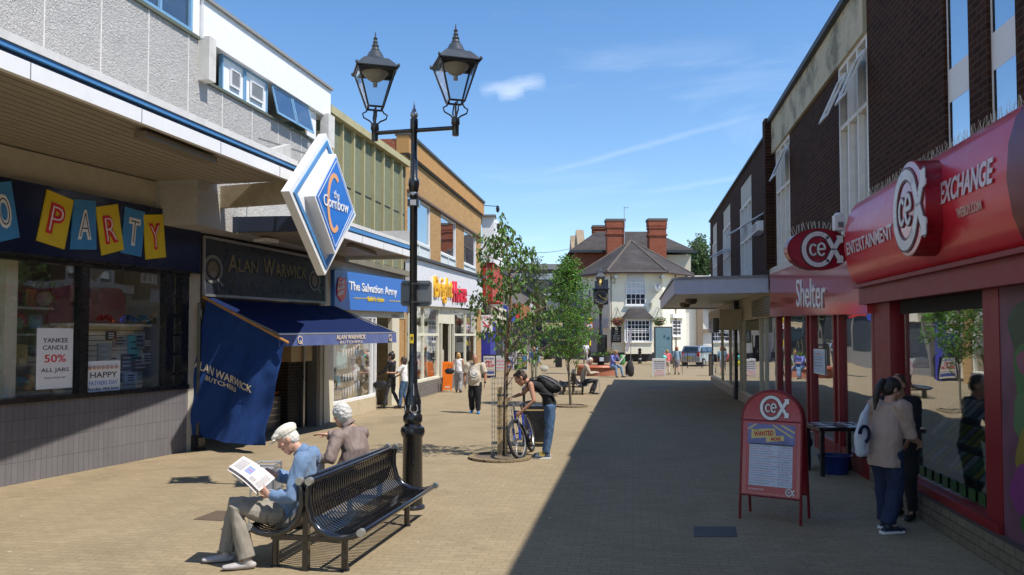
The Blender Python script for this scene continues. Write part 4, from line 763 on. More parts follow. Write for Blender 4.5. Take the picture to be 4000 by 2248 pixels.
# ---- the pub
pb = thing('pub_building', 'cream painted corner pub with a many sided slate roof and a projecting bay window', 'pub', (10.5, 67, 0))
PC = M('pub_cream', (.80, .76, .60), .7, dirt=.1, var=.05); PW = M('pub_white_side', (.74, .72, .66), .7, dirt=.08)
L_, A_, B_, R_ = V((6.35, 70.5)), V((8.15, 66.2)), V((12.55, 66.2)), V((15.2, 69.6))
Wf = Wall(A_, B_, 1); Wl = Wall(L_, A_, 1); Wr = Wall(B_, R_, 1); ez_ = 7.55
poly = [L_, A_, B_, R_, V((15.2, 78)), V((6.35, 78))]
m = MB(); m.prism([tuple(p) for p in poly], (0, 0, 0), (1, 0, 0), (0, 1, 0), (0, 0, 1), 0, ez_); obj('wall', m, PC, pb)
m = MB(); m.prism([tuple(p + (p - V((10.7, 73))).normalized() * .03) for p in poly], (0, 0, 0), (1, 0, 0), (0, 1, 0), (0, 0, 1), 0, .85); obj('dark_plinth', m, M('plinth_black', (.025, .026, .03), .5), pb)
ap = V((10.85, 72.2, 10.9)); m = MB(); out = [p + (p - V((10.7, 72))).normalized() * .75 for p in poly]; vs = [V((p.x, p.y, ez_ + .02)) for p in out] + [ap]
m.add(vs, [(i, (i + 1) % 6, 6) for i in range(6)] + [tuple(range(6))[::-1]]); rf_ = obj('roof', m, SL, pb)
m = MB()
for i in range(4): m.tube([vs[i] + V((0, 0, .02)), ap], [.10, .10], k=6, cap=False)
obj('hip_tiles', m, M('hip_tile', (.11, .09, .075), .9, dirt=.4), rf_)
m = MB()
for i in (0, 1, 2): m.tube([vs[i] + V((0, 0, -.08)), vs[i + 1] + V((0, 0, -.08))], [.11, .11], k=6, cap=False)
obj('gutter', m, M('gutter_brown', (.07, .05, .045), .6), pb)
def sash(W, s0, s1, z0, z1, nx, nz, par, dep=.08, lab='sash_window', curtain=False):
    m = MB(); m.frame(W, s0, s1, z0, z1, 0, dep, .09); m.wb(W, s0 + .09, s1 - .09, (z0 + z1) / 2 - .04, (z0 + z1) / 2 + .04, .01, dep - .01)
    for i in range(1, nx): a = s0 + .09 + (s1 - s0 - .18) * i / nx; m.wb(W, a - .022, a + .022, z0 + .09, z1 - .09, .012, dep - .02)
    for i in range(1, nz):
        if i * 2 != nz: a = z0 + .09 + (z1 - z0 - .18) * i / nz; m.wb(W, s0 + .09, s1 - .09, a - .022, a + .022, .014, dep - .022)
    m.wb(W, s0 - .1, s1 + .1, z0 - .12, z0 - .002, 0, dep + .08); f_ = obj(lab, m, WHITE, par); g_ = MB(); g_.wb(W, s0 + .05, s1 - .05, z0 + .05, z1 - .05, .003, .01); obj('pane', g_, M('dark_pane', (.03, .033, .04), .06, coat=.5), f_)
    if curtain:
        for zz, h_ in ((z0 + .95, .85), (z0 + 1.85, .95)):
            c_ = MB(); pts = [(s0 + .1 + (s1 - s0 - .2) * i / 14, zz - (0 if i % 2 else .08)) for i in range(15)]; pts = pts + [(s1 - .1, zz + h_), (s0 + .1, zz + h_)]; c_.wq(W, pts, .011, .016); obj('net_curtain', c_, M('net_curtain', (.6, .62, .64), .9, fold=2.5), f_)
    return f_
sash(Wf, Wf.S(1574), Wf.S(1625), Wf.Z(1600, 772) + .12, Wf.Z(1600, 711), 4, 4, pb, curtain=True)
# bay window with slate hood
a, b_ = Wf.S(1570), Wf.S(1636); m = MB(); zb_, zt_ = Wf.Z(1600, 863), Wf.Z(1600, 806); m.wb(Wf, a, b_, .75, zb_, 0, .75); m.wb(Wf, a - .03, b_ + .03, zb_ - .02, zb_ + .08, 0, .85); bay = obj('bay_base', m, PC, pb)
m = MB(); m.wb(Wf, a, b_, zb_ + .1, zt_, .0, .55); obj('bay_room', m, M('pub_inside', (.05, .035, .03), .6), pb)
W2 = Wall(Wf.P(0, 0, .6).xy, Wf.P(Wf.L, 0, .6).xy, 1); fr_ = sash(W2, a + .12, b_ - .12, zb_ + .1, zt_, 6, 5, pb, .1, 'bay_window')
m = MB(); 
for s_ in (a, b_): m.wb(Wf, s_ - .06, s_ + .06, zb_ + .08, zt_, 0, .66)
m.wb(Wf, a, b_, zt_ - .02, zt_ + .12, 0, .7); obj('bay_post', m, WHITE, pb)
m = MB(); zh = Wf.Z(1600, 777); m.hexa([Wf.P(a - .3, zt_ + .1, 0), Wf.P(b_ + .3, zt_ + .1, 0), Wf.P(b_ + .2, zt_ + .1, .95), Wf.P(a - .2, zt_ + .1, .95), Wf.P(a + .45, zh, 0), Wf.P(b_ - .45, zh, 0), Wf.P(b_ - .5, zh, .25), Wf.P(a + .5, zh, .25)]); obj('bay_hood', m, SL, pb)
s0 = Wr.S(1688); sash(Wr, Wr.S(1690), Wr.S(1712), Wr.Z(1700, 845), Wr.Z(1700, 806), 3, 4, pb)
m = MB(); m.wb(Wr, Wr.S(1686), Wr.S(1717), Wr.Z(1700, 801), Wr.Z(1700, 791), 0, .3); obj('window_hood', m, WHITE, pb)
m = MB(); m.wb(Wl, Wl.S(1485), Wl.S(1512), 0, 2.9, 0, .08); m.wb(Wl, Wl.S(1480), Wl.S(1530), 2.9, 3.6, 0, .15); obj('door_case', m, M('door_lilac', (.5, .48, .52), .6), pb)
m = MB(); m.wb(Wl, Wl.S(1512), Wl.S(1527), 0, 2.3, 0, .03); obj('dark_doorway', m, DARK, pb)
m = MB(); m.wb(Wl, Wl.S(1499), Wl.S(1530), Wl.Z(1515, 752), Wl.Z(1515, 706), .02, .1); obj('upper_board', m, M('board_navy', (.03, .035, .06), .5), pb)
m = MB(); m.ell(Wl.P(Wl.S(1516), Wl.Z(1516, 730), .12), (.35, .08, .4), None, 12); obj('board_emblem', m, M('emblem', (.2, .25, .33), .5), pb, smooth=True)
for px in (1543, 1684 - 24): m = MB(); s_ = Wf.S(px); m.wb(Wf, s_, s_ + .25, 7.0, 7.2, 0, .9); m.beam(Wf.P(s_ + .1, 6.6, .05), Wf.P(s_ + .1, 7.1, .7), .1, .1); obj('floodlight_bracket', m, STEEL, pb)
sdsh = thing('satellite_dish', 'grey satellite dish on the pub wall right of the upper window', 'satellite dish', Wf.P(Wf.S(1652), Wf.Z(1652, 727), .5))
m = MB(); c_ = Wf.P(Wf.S(1652), Wf.Z(1652, 727), .55); m.ell(c_, (.3, .05, .38), Matrix.Rotation(.5, 3, 'Z'), 14); obj('dish', m, M('dish_grey', (.35, .36, .37), .5), sdsh, smooth=True)
m = MB(); m.bar(c_, c_ + V((.35, -.35, -.2)), .02); m.bar(c_ + V((0, .1, -.2)), c_ + V((-.05, .55, -.3)), .03); obj('arm', m, STEEL, sdsh)
al = thing('alarm_box', 'small yellowish alarm box between the pub windows', 'alarm box', Wf.P(Wf.S(1638), Wf.Z(1638, 768), .1)); m = MB(); m.wb(Wf, Wf.S(1635), Wf.S(1641), Wf.Z(1638, 772), Wf.Z(1638, 763), 0, .15); m.ell(Wf.P(Wf.S(1638), Wf.Z(1638, 767), .16), (.06, .03, .06), None, 8); obj('box', m, CREAM, al)
m = MB(); m.tube([Wr.P(Wr.L * .52, .6, .1), Wr.P(Wr.L * .52, 7.4, .1)], [.05, .05], k=8); m.tube([Wf.P(.1, .8, .1), Wf.P(.1, 7.3, .1)], [.04, .04]); obj('drainpipe', m, M('pipe_brown', (.1, .08, .07), .6), pb)
CH = M('chalk_white', (.6, .58, .5), .8)
mb_ = thing('menu_board', 'black framed chalk style menu board on the pub wall left of the bay window', 'sign', Wf.P(Wf.S(1551), 2, .05))
m = MB(); z0_, z1_ = Wf.Z(1551, 862), Wf.Z(1551, 823); m.wb(Wf, Wf.S(1539), Wf.S(1562), z0_, z1_, 0, .08); obj('board', m, BLACK, mb_)
for i, (tx, wf) in enumerate((('The', .5), ('BAR', .5), ('SNACKS', 1), ('AVAILABLE', 1), ('ALL DAY', .9))): lett(Wf, tx, 1551 - 9 * wf, 1551 + 9 * wf, 835 + i * 5.3, 3.4, CH, mb_, .085)
m = MB(); m.ell(Wf.P(Wf.S(1551), Wf.Z(1551, 828), .09), (.13, .01, .13), None, 12); obj('emblem', m, CH, mb_)
lp = V((6.4, 70.6)); WL2 = Wall((5.2, 86), (6.3, 70.9), -1)
m = MB(); m.box((7.4, 78, 3.4), (2.2, 14, 7.2)); bI = obj('side_building', m, M('lilac_render', (.42, .40, .42), .8, dirt=.2), pb)
# ground behind the pub's right: half timbered gable building, red brick wall, tree handled later
bJ = thing('timbered_building', 'pale building with a slanting timber frame gable right of the pub behind the car', 'building', (18, 71, 0))
a = at(1725, 800, 70).x; m = MB(); m.box((a + 4.2, 73.5, 2.9), (8.4, 6, 5.8)); obj('wall', m, PW, bJ)
m = MB(); x0 = at(1762, 800, 70).x; m.box((x0, 70.3, 2.9), (.5, .35, 5.8)); m.beam((x0 + .3, 70.3, 5.6), (x0 + 2.2, 70.3, 2.9), .3, .3, (0, 1, 0)); m.box((x0 + 1.6, 70.3, 2.7), (3.4, .3, .25)); m.box((x0 + 1, 70.3, 5.75), (4, .4, .25)); obj('timber_frame', m, M('grey_timber', (.22, .17, .12), .8), bJ)
m = MB(); m.hexa([V((a - .3, 70, 5.8)), V((a + 8.6, 70, 5.8)), V((a + 8.6, 77, 5.8)), V((a - .3, 77, 5.8)), V((a - .3, 73.4, 7.6)), V((a + 8.6, 73.4, 7.6)), V((a + 8.6, 73.6, 7.6)), V((a - .3, 73.6, 7.6))]); obj('roof', m, SL, bJ)
bK = thing('brick_wall', 'plain red brick wall under a tree between the pub and the right hand row', 'wall', (20, 84, 0))
a, b_ = at(1722, 705, 84), at(1830, 705, 84); m = MB(); m.box(((a.x + b_.x) / 2, 84.5, 4.4), (b_.x - a.x, 1, 8.8 - .8 + .2)); obj('wall', m, RB2, bK); m = MB(); m.box(((a.x + b_.x) / 2, 84.5, 8.55), (b_.x - a.x + .1, 1.2, .12)); obj('coping', m, CONC, bK)
cab = MB(); p0, p1 = at(1175, 612, 46), at(1432, 627, 92); n = 14; cab.tube([p0.lerp(p1, i / n) + V((0, 0, -.5 * sin(pi * i / n))) for i in range(n + 1)], [.022] * (n + 1), k=5, cap=False)
obj('overhead_cable', cab, INK, None, label='thin overhead cable crossing the street from the brick shop', cat='cable', base=p0)
# ================================================================ RIGHT HAND ROW
RW = Wall((5.2 - .155 * 20, -10.0), (5.2 + .155 * 28.3, 38.3), -1)
def YS(Y): return RW.Y(Y)
bR = thing('shop_building', 'dark brick two storey row with tall narrow white windows on the shaded right', 'building', (7, 14, 0))
DBK = brick('dark_brown_brick', RW, (.062, .024, .013), (.032, .014, .009), (.075, .05, .035), bw=.225, bh=.082, mo=.010, grime=.3, bump=.8)
def zwall(m, z0, z1, spans, o0, o1):
    for a, b_ in spans: m.wb(RW, a, b_, z0, z1, o0, o1)
sN = RW.S(2193); wA = (sN, RW.S(2119)); wB = (RW.S(1992), RW.S(1957)); sM = RW.S(1948)
wC, wD = (RW.S(2451), RW.S(2388)), (RW.S(2572), RW.S(2499))
upp = MB(); top = 7.9
zwall(upp, 3.95, 7.9, [(0, wD[0]), (wD[1], wC[0]), (wC[1], sN)], -.35, 0)
zwall(upp, 3.95, 7.0, [(wA[1], wB[0]), (wB[1], sM)], -.35, 0)
far = [(RW.S(1943), RW.S(1930)), (RW.S(1894), RW.S(1865)), (RW.S(1840), RW.S(1821)), (RW.S(1805.5), RW.S(1794.5))]
ed = [sM] + [q for w_ in far for q in w_] + [RW.L]
zwall(upp, 4.1, 7.35, [(ed[i], ed[i + 1]) for i in range(0, len(ed), 2)], -.35, 0); upp.wb(RW, sM, RW.L, 7.35, 7.72, -.35, .0); upp.wb(RW, sM, RW.L, 3.5, 4.1, -.35, 0)
obj('brick_wall', upp, DBK, bR)
m = MB(); m.wb(RW, sM - .25, sM + .15, 4, 7.95, -.36, .22); obj('party_pier', m, DBK, bR)
m = MB(); m.wb(RW, 0, RW.L, 0, 7.7, -9, -1.6); m.wb(RW, RW.L - .3, RW.L - .01, 0, 7.7, -9, -.02); obj('inner_walls', m, M('upper_room', (0, 0, 0)), bR)
m = MB(); m.wb(RW, 0, RW.L, 7.66, 7.72, -9, -.36); m.wb(RW, 0, RW.L, 3.8, 3.9, -1.6, -.3); obj('roof_slab', m, MIDGREY, bR)
m = MB(); m.wb(RW, sN, sM, 7.0, 7.82, -.36, .06); obj('stained_cornice', m, M('peeling_cream', (.50, .44, .30), .8, dirt=1.6, vs=3.2, var=.1), bR)
m = MB(); m.wb(RW, sN, sM, 7.82, 7.93, -.5, .16); m.wb(RW, sM, RW.L, 7.72, 7.78, -.5, .08); m.wb(RW, 0, sN, 7.9, 7.95, -.5, .1); obj('roof_edge', m, M('lead', (0, 0, 0)), bR)
WGL = glassmat('row_window_glass', (.35, .42, .45), .42)
def tallwin(sp, z0, z1, n=3, tr=(5.9,), o=-.12, white_to=None, fr=M('window_cream', (.74, .72, .66), .5, dirt=.1)):
    a, b_ = sp; f_ = window(RW, a, b_, z0, z1, bR, fr, WGL, .07, o, mull=[a + (b_ - a) * i / n for i in range(1, n)], trans=tr, name='tall_window', fo=.08)
    m = MB(); m.wb(RW, a, b_, z0, z1, -.9, -.8); obj('net_curtain', m, M('net_sky_tint', (.30, .42, .50), .9, fold=1.5), f_); return f_  # blue sky reflection of the panes is put into the curtain colour
f_ = tallwin(wA, 3.98, 7.0); tallwin(wB, 3.98, 7.0)
for (a, b_) in ((wA[0] + .02, wA[0] + (wA[1] - wA[0]) / 3), (wA[0] + (wA[1] - wA[0]) * 2 / 3, wA[1] - .02), (wB[0], wB[0] + (wB[1] - wB[0]) * .4)):
    class Q(Wall): pass
    m = MB(); z1_, z0_ = 6.75, 5.95; h_ = z1_ - z0_; ti = .42
    def Qp(s_, k, o): return RW.P(s_, z1_ - h_ * k * cos(ti), .0 + h_ * k * sin(ti) + o)
    for sa, sb, ka, kb in ((a, b_, 0, .08), (a, b_, .92, 1), (a, a + .05, .08, .92), (b_ - .05, b_, .08, .92)): m.hexa([Qp(sa, kb, 0), Qp(sb, kb, 0), Qp(sb, kb, .035), Qp(sa, kb, .035), Qp(sa, ka, 0), Qp(sb, ka, 0), Qp(sb, ka, .035), Qp(sa, ka, .035)])
    o_ = obj('open_light', m, WHITE, bR); g_ = MB(); g_.hexa([Qp(a + .04, .93, .012), Qp(b_ - .04, .93, .012), Qp(b_ - .04, .93, .02), Qp(a + .04, .93, .02), Qp(a + .04, .07, .012), Qp(b_ - .04, .07, .012), Qp(b_ - .04, .07, .02), Qp(a + .04, .07, .02)]); obj('pane', g_, SKYG, o_)
for sp in (wC, wD):
    a, b_ = sp; m = MB(); m.wb(RW, a, b_, 5.0, 5.32, -.13, -.04); p_ = obj('white_spandrel', m, WHITE, bR); [window(RW, a, b_, z0, z1, bR, WHITE, glassmat('pale_sky_glass', (.3, .5, .6), .45), .035, -.07, name='strip_window', fo=-.01) for z0, z1 in ((3.98, 5.0), (5.32, 7.8))]; m = MB(); m.wb(RW, a, b_, 3.9, 7.85, -.75, -.7); obj('blind', m, M('blind_sky_tint', (.25, .40, .48), .9), bR)  # blind coloured blue to paint in the sky mirrored by the panes
for i, sp in enumerate(far):
    m = MB(); m.wb(RW, sp[0], sp[1], 6.6 if i % 3 else 6.5, 7.35, -.15, -.03); obj('white_spandrel', m, M('panel_cream', (.52, .5, .42), .7, dirt=.3), bR); tallwin(sp, 4.1, 6.6 if i % 3 else 6.5, 3, (5.4,))
m = MB(); 
for px, z_ in ((1925, 5.7), (1878, 5.9), (1828, 5.75), (1838, 5.6)):
    s_ = RW.S(px); m.hexa([RW.P(s_, z_, 0), RW.P(s_ + .6, z_, 0), RW.P(s_ + .6, z_ - .35, .6), RW.P(s_, z_ - .35, .6), RW.P(s_, z_ + .04, 0), RW.P(s_ + .6, z_ + .04, 0), RW.P(s_ + .6, z_ - .31, .6), RW.P(s_, z_ - .31, .6)])
obj('propped_light', m, WHITE, bR)
ax = thing('alarm_box', 'square white alarm box on the dark brick right hand row', 'alarm box', RW.P(RW.S(1922), RW.Z(1922, 573), .1)); m = MB(); m.wb(RW, RW.S(1932), RW.S(1914), RW.Z(1922, 585), RW.Z(1922, 561), 0, .25); obj('case', m, WHITE, ax)
m = MB(); m.wb(RW, RW.S(1929), RW.S(1917), RW.Z(1922, 580), RW.Z(1922, 566), .25, .27); obj('front', m, M('box_grey', (.4, .42, .42), .5), ax)
m = MB(); m.wb(RW, RW.S(2205), sM, 3.72, 4.0, -.3, .10); obj('stone_ledge', m, CONC, bR)
# ---- canopy over the mid shops
cR = thing('canopy', 'flat grey edged canopy with ribbed white soffit reaching out from the right hand row', 'canopy', (6, 27, 3.4))
p = [(at(1697, 725, 22.6)), ]; A1, A2 = V((4.63, 22.5)), V((6.62, 35.3)); B1, B2 = V((7.05, 21.4)), V((9.1, 35.3)); B1 = V((6.98, 21.6))
def slabxy(m, q, z0, z1): return m.hexa([V((v.x, v.y, z0)) for v in q] + [V((v.x, v.y, z1)) for v in q])
m = MB(); slabxy(m, [A1, B1, B2, A2], 3.55, 3.80); obj('deck', m, M('canopy_grey', (.30, .30, .36), .6, dirt=.1), cR)
m = MB(); m.beam(V((*A1, 3.63)), V((*B1, 3.63)), .06, .42); m.beam(V((*A1, 3.63)), V((*A2, 3.63)), .06, .42); m.beam(V((*A2, 3.63)), V((*B2, 3.63)), .06, .42); obj('fascia', m, M('canopy_fascia', (.46, .47, .57), .45), cR)
m = MB(); m.beam(V((*A1, 3.87)), V((*B1, 3.87)), .16, .06); m.beam(V((*A1, 3.87)), V((*A2, 3.87)), .16, .06); obj('edge_trim', m, M('trim_grey', (.22, .22, .24), .6), cR)
m = MB(); n = 34
for k in range(n): f0 = (k + .1) / n; f1 = (k + .75) / n; slabxy(m, [A1.lerp(A2, f0), B1.lerp(B2, f0), B1.lerp(B2, f1), A1.lerp(A2, f1)], 3.49, 3.545)
obj('soffit_ribs', m, M('soffit_white', (.92, .89, .80), .5), cR)
for t_ in (.35, .6): 
    q_ = A1.lerp(B1, .3).lerp(A2.lerp(B2, .3), t_); m = MB(); m.lathe((q_.x, q_.y, 3.3), [(.02, 0), (.16, .02), (.2, .1), (.2, .2)], 12); obj('ceiling_lamp', m, M('lamp_brown', (.12, .09, .06), .4), None, label='round lamp under the ribbed canopy soffit, ' + ('nearer the camera' if t_ < .5 else 'further back'), cat='ceiling lamp', base=(q_.x, q_.y, 3.3))
# ---- shops under it
m = MB(); s0, s1 = RW.S(1952), RW.L; m.wb(RW, s0, s1, 2.75, 3.7, -.3, -.02); obj('beige_bulkhead', m, M('beige_panel', (.42, .36, .24), .6, dirt=.1), bR)
m = MB(); m.wb(RW, s0 + .1, RW.S(1900), 2.82, 3.3, -.02, .1); obj('roller_shutter_box', m, brick('shutter_slats', RW, (.25, .22, .17), (.24, .21, .16), (.1, .09, .07), bw=8, bh=.07, mo=.01, off=0), bR)
m = MB(); m.wb(RW, RW.S(1868), RW.S(1832), 2.45, 3.15, .0, .75); obj('beige_corner_box', m, M('beige_panel', (0, 0, 0)), bR)
m = MB(); m.wb(RW, RW.S(1868) + .2, RW.S(1850), 2.35, 2.85, .76, .95); obj('black_box', m, BLACK, bR)
m = MB(); m.wb(RW, s0, s1, 0, .28, -.25, .04); obj('mid_plinth', m, M('plinth_beige', (.30, .27, .21), .6), bR)
m = MB()
for px in (1952, 1925, 1912, 1870, 1862, 1835, 1815): s_ = RW.S(px); m.wb(RW, s_ - .05, s_ + .05, .28, 2.75, -.08, .02)
m.wb(RW, s0, s1, .28, .36, -.08, .02); obj('beige_frame', m, M('beige_frame', (.48, .42, .30), .4), bR)
m = MB(); m.wb(RW, RW.S(1858), RW.S(1853), 0, 3.5, .03, .15); obj('black_post', m, BLACK, bR)
m = MB(); m.wb(RW, s0, s1, .32, 2.72, -.045, -.035); obj('mid_shop_glass', m, MIRG, bR)
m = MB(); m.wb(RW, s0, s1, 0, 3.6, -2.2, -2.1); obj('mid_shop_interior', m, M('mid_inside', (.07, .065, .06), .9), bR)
m = MB()
for k in range(6): m.wb(RW, RW.S(1868) , RW.S(1845), .5 + k * .36, .54 + k * .36, -.5, -.2)
obj('yellow_shelf', m, M('shelf_yellow', (.35, .27, .06), .6), bR)
# ---- red shop (Shelter)
sh0, sh1 = RW.S(2205), RW.S(1953)
q = [RW.sz(2210, 792), RW.sz(1953, 797), RW.sz(1953, 690), (RW.S(2210), 3.72)]; q[0] = (q[0][0], 2.58); q[1] = (q[1][0], 2.74)
sg = thing('shop_sign', 'glossy red shop sign reading Shelter beside the oval hanging sign', 'shop sign', RW.P((sh0 + sh1) / 2, 2.7, .2))
m = MB(); m.wq(RW, q, .0, .16); obj('panel', m, M('shelter_red', (.42, .02, .04), .12, coat=.6, var=.04), sg)
lett(RW, 'Shelter', 2005, 2078, (738, 737), 74, WHITE, sg, .165, .0, .02)
m = MB(); m.wb(RW, sh0, sh1 + .05, 0, .12, -.2, .03)
for px in (1957, 1977, 2032, 2042, 2100, 2112, 2200): s_ = RW.S(px); m.wb(RW, s_ - .06, s_ + .06, .12, 2.75, -.12, .03)
m.wb(RW, sh0, sh1, .9, 1.0, -.1, .01) if False else None
m.wb(RW, sh0, sh1, .12, .3, -.1, .02); obj('red_door_frame', m, REDFR, bR)
m = MB(); m.wb(RW, sh0, sh1, .3, 2.7, -.05, -.04); obj('red_shop_glass', m, MIRG, bR)
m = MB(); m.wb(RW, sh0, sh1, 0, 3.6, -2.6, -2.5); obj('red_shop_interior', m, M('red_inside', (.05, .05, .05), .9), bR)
poster(2075, 880, 2044, 938, -.03, 'small blue and white notice in the red framed shop door', [('FREE', .2, .06, .5, RED), ('HELP & ADVICE', .32, .05, .8, BLUE), ('inside today', .42, .04, .6, INK), ('please ask', .55, .04, .6, INK), ('at the counter', .66, .04, .7, INK)], W=RW, face=M('notice_blue', (.5, .6, .7), .6))
# ---- red entertainment shop
cS0, cS1 = YS(2.5), RW.S(2208)
cx_ = thing('shop_sign', 'large curved glossy red shop sign reading ENTERTAINMENT EXCHANGE along the near right shop', 'shop sign', RW.P(YS(9.5), 3.0, .3))
prof = [(.0, 2.98), (.2, 3.0), (.31, 3.1), (.38, 3.3), (.42, 3.6), (.40, 3.9), (.34, 4.12), (.24, 4.27), (.0, 4.32)]
sE0, sE1 = YS(6.75), RW.S(2200)
def ext(m, pr, s0, s1): return m.add([RW.P(s0, z, o) for o, z in pr] + [RW.P(s1, z, o) for o, z in pr], [tuple(range(len(pr))), tuple(range(len(pr), 2 * len(pr)))[::-1]] + [(i, (i + 1) % len(pr), len(pr) + (i + 1) % len(pr), len(pr) + i) for i in range(len(pr))])
m = ext(MB(), prof, sE0, sE1); obj('curved_panel', m, REDGL, cx_, smooth=45)
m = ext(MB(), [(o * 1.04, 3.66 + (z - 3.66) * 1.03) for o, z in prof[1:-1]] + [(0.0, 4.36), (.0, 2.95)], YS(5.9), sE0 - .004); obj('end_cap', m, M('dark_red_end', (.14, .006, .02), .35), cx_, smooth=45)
m = MB(); m.wb(RW, YS(3), sE1, 2.72, 2.97, -.2, .22); m.wb(RW, YS(3), sE1, 2.97, 3.02, 0, .3); obj('red_soffit', m, REDFR, cx_)
m = MB(); m.wb(RW, sE1, sE1 + .02, 2.98, 4.34, 0, .02); 
m = MB(); rs = random.Random(4)
for k in range(150):
    s_ = sE0 + (sE1 - sE0) * (k + .5) / 150; p_ = RW.P(s_, 4.27, .08 + .13 * (k % 2)); m.bar(p_, p_ + V((rs.uniform(-.02, .02), rs.uniform(-.03, .03), .12)), .0018, 3); m.bar(p_, p_ + V((rs.uniform(-.05, .05), rs.uniform(-.06, .06), .11)), .0018, 3)
obj('bird_spikes', m, M('spike_wire', (.55, .53, .45), .5), cx_)
def along(s_, k):    # point and upward direction on the bulged face at profile position k (0 bottom .. 1 top)
    pr = prof[1:-1]; t_ = k * (len(pr) - 1); i = min(int(t_), len(pr) - 2); f_ = t_ - i; o = pr[i][0] * (1 - f_) + pr[i + 1][0] * f_; z = pr[i][1] * (1 - f_) + pr[i + 1][1] * f_
    up_ = (RW.P(s_, pr[i + 1][1], pr[i + 1][0]) - RW.P(s_, pr[i][1], pr[i][0])).normalized(); return RW.P(s_, z, o + .006), up_
LTG = M('sign_letter_pale', (.66, .56, .60), .35); exR = -V(dirvec(RW))
def on_curve(txt, s_a, s_b, z_c, h_, mt):
    me = textmesh(txt, 1, .5, .025); xs = [q.co.x for q in me.vertices]; ys_ = [q.co.y for q in me.vertices]; x0, x1, y0, y1 = min(xs), max(xs), min(ys_), max(ys_)
    for q in me.vertices:
        z = z_c + h_ * ((q.co.y - y0) / (y1 - y0) - .5); o = 0
        for i in range(1, len(prof) - 2):
            if prof[i][1] <= z <= prof[i + 1][1]: f_ = (z - prof[i][1]) / (prof[i + 1][1] - prof[i][1]); o = prof[i][0] * (1 - f_) + prof[i + 1][0] * f_
        q.co = RW.P(s_a + (s_b - s_a) * (q.co.x - x0) / (x1 - x0), z, o + .012 + .005 * (q.co.z > 0))
    me.materials.append(mt); obj('lettering', me, mt, cx_)
def sO(px, o=.41): return RW.sz(px, 600, o)[0]
on_curve('ENTERTAINMENT', sO(2132), sO(2248), 3.56, .19, LTG); on_curve('EXCHANGE', sO(2372), sO(2505), 3.74, .24, LTG); on_curve('WEBUY.COM', sO(2410), sO(2472), 3.47, .10, M('sign_letter_small', (.6, .35, .3), .4))
# the ring-and-cross emblem, built as strokes
def emblem(O, ex, ey, r, parent, d0=0.0, back=INK, fill=WHITE, bigx=1.0, thin=1.0):
    """thick letter-C ring whose upper end runs down into the X, small 'ce' inside"""
    O, ex, ey = V(O), V(ex), V(ey); ez = ex.cross(ey)
    ring_ = [(-.16 + .72 * cos(R(a)), .80 * sin(R(a))) for a in range(50, 311, 13)]
    tailT = [(.36, .56), (.62, .06), (1.0, -.60)]; tailB = [(.36, -.56), (.62, -.06), (1.0, .60)]
    path = tailT[::-1] + ring_ + tailB
    small_c = [(-.40 + .165 * cos(R(a)), -.02 + .27 * sin(R(a))) for a in range(50, 320, 20)]
    small_e = [(-.12, -.0), (.18, .02)] + [(.02 + .18 * cos(R(a)), .0 + .31 * sin(R(a))) for a in range(10, 320, 20)]
    sc2 = lambda P_: [(x * r, y * r) for x, y in P_]
    def caps(m, P_, w_, t0, t1): 
        for x, y in P_: m.prism([(x + w_ / 2 * cos(k * pi / 5), y + w_ / 2 * sin(k * pi / 5)) for k in range(10)], O, ex, ey, ez, t0, t1)
    m = MB(); W1, W2 = .33 * r, .22 * r
    m.stroke(sc2(path), W1, O, ex, ey, ez, d0, d0 + .010 * thin); caps(m, sc2(path), W1, d0, d0 + .0102 * thin)
    for P_ in (small_c, small_e): m.stroke(sc2(P_), .17 * r, O, ex, ey, ez, d0, d0 + .0104 * thin); caps(m, sc2(P_), .17 * r, d0, d0 + .0106 * thin)
    o_ = obj('emblem_outline', m, back, parent); m = MB()
    m.stroke(sc2(path), W2, O, ex, ey, ez, d0, d0 + .016 * thin); caps(m, sc2(path[1:-1]), W2, d0, d0 + .0162 * thin)
    for P_ in (small_c, small_e): m.stroke(sc2(P_), .10 * r, O, ex, ey, ez, d0, d0 + .0164 * thin); caps(m, sc2(P_), .10 * r, d0, d0 + .0166 * thin)
    for sy in (1, -1): m.prism([(.80 * r, sy * .70 * r), (1.12 * r, sy * .70 * r), (1.12 * r, sy * .36 * r), (1.0 * r, sy * .30 * r), (.86 * r, sy * .44 * r)], O, ex, ey, ez, d0, d0 + .0168 * thin)
    obj('emblem', m, fill, o_)
# round emblem box standing off the curved sign
cpx = RW.sz(2288, 565, .58); C_ = RW.P(cpx[0], 3.66, .50); upv = z3
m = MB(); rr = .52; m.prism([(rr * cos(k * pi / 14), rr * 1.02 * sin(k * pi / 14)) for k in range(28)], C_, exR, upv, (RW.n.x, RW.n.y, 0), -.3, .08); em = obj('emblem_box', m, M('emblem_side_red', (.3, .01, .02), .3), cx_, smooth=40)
m = MB(); m.prism([(rr * .985 * cos(k * pi / 14), rr * sin(k * pi / 14)) for k in range(28)], C_, exR, upv, (RW.n.x, RW.n.y, 0), .08, .085); obj('emblem_face', m, M('emblem_face', (.42, .08, .11), .15, coat=.5), em)
emblem(C_ + V((RW.n.x, RW.n.y, 0)) * .086, exR, upv, .5, cx_, fill=M('emblem_pale', (.62, .60, .62), .3), back=M('emblem_dark', (.1, .02, .03), .4))
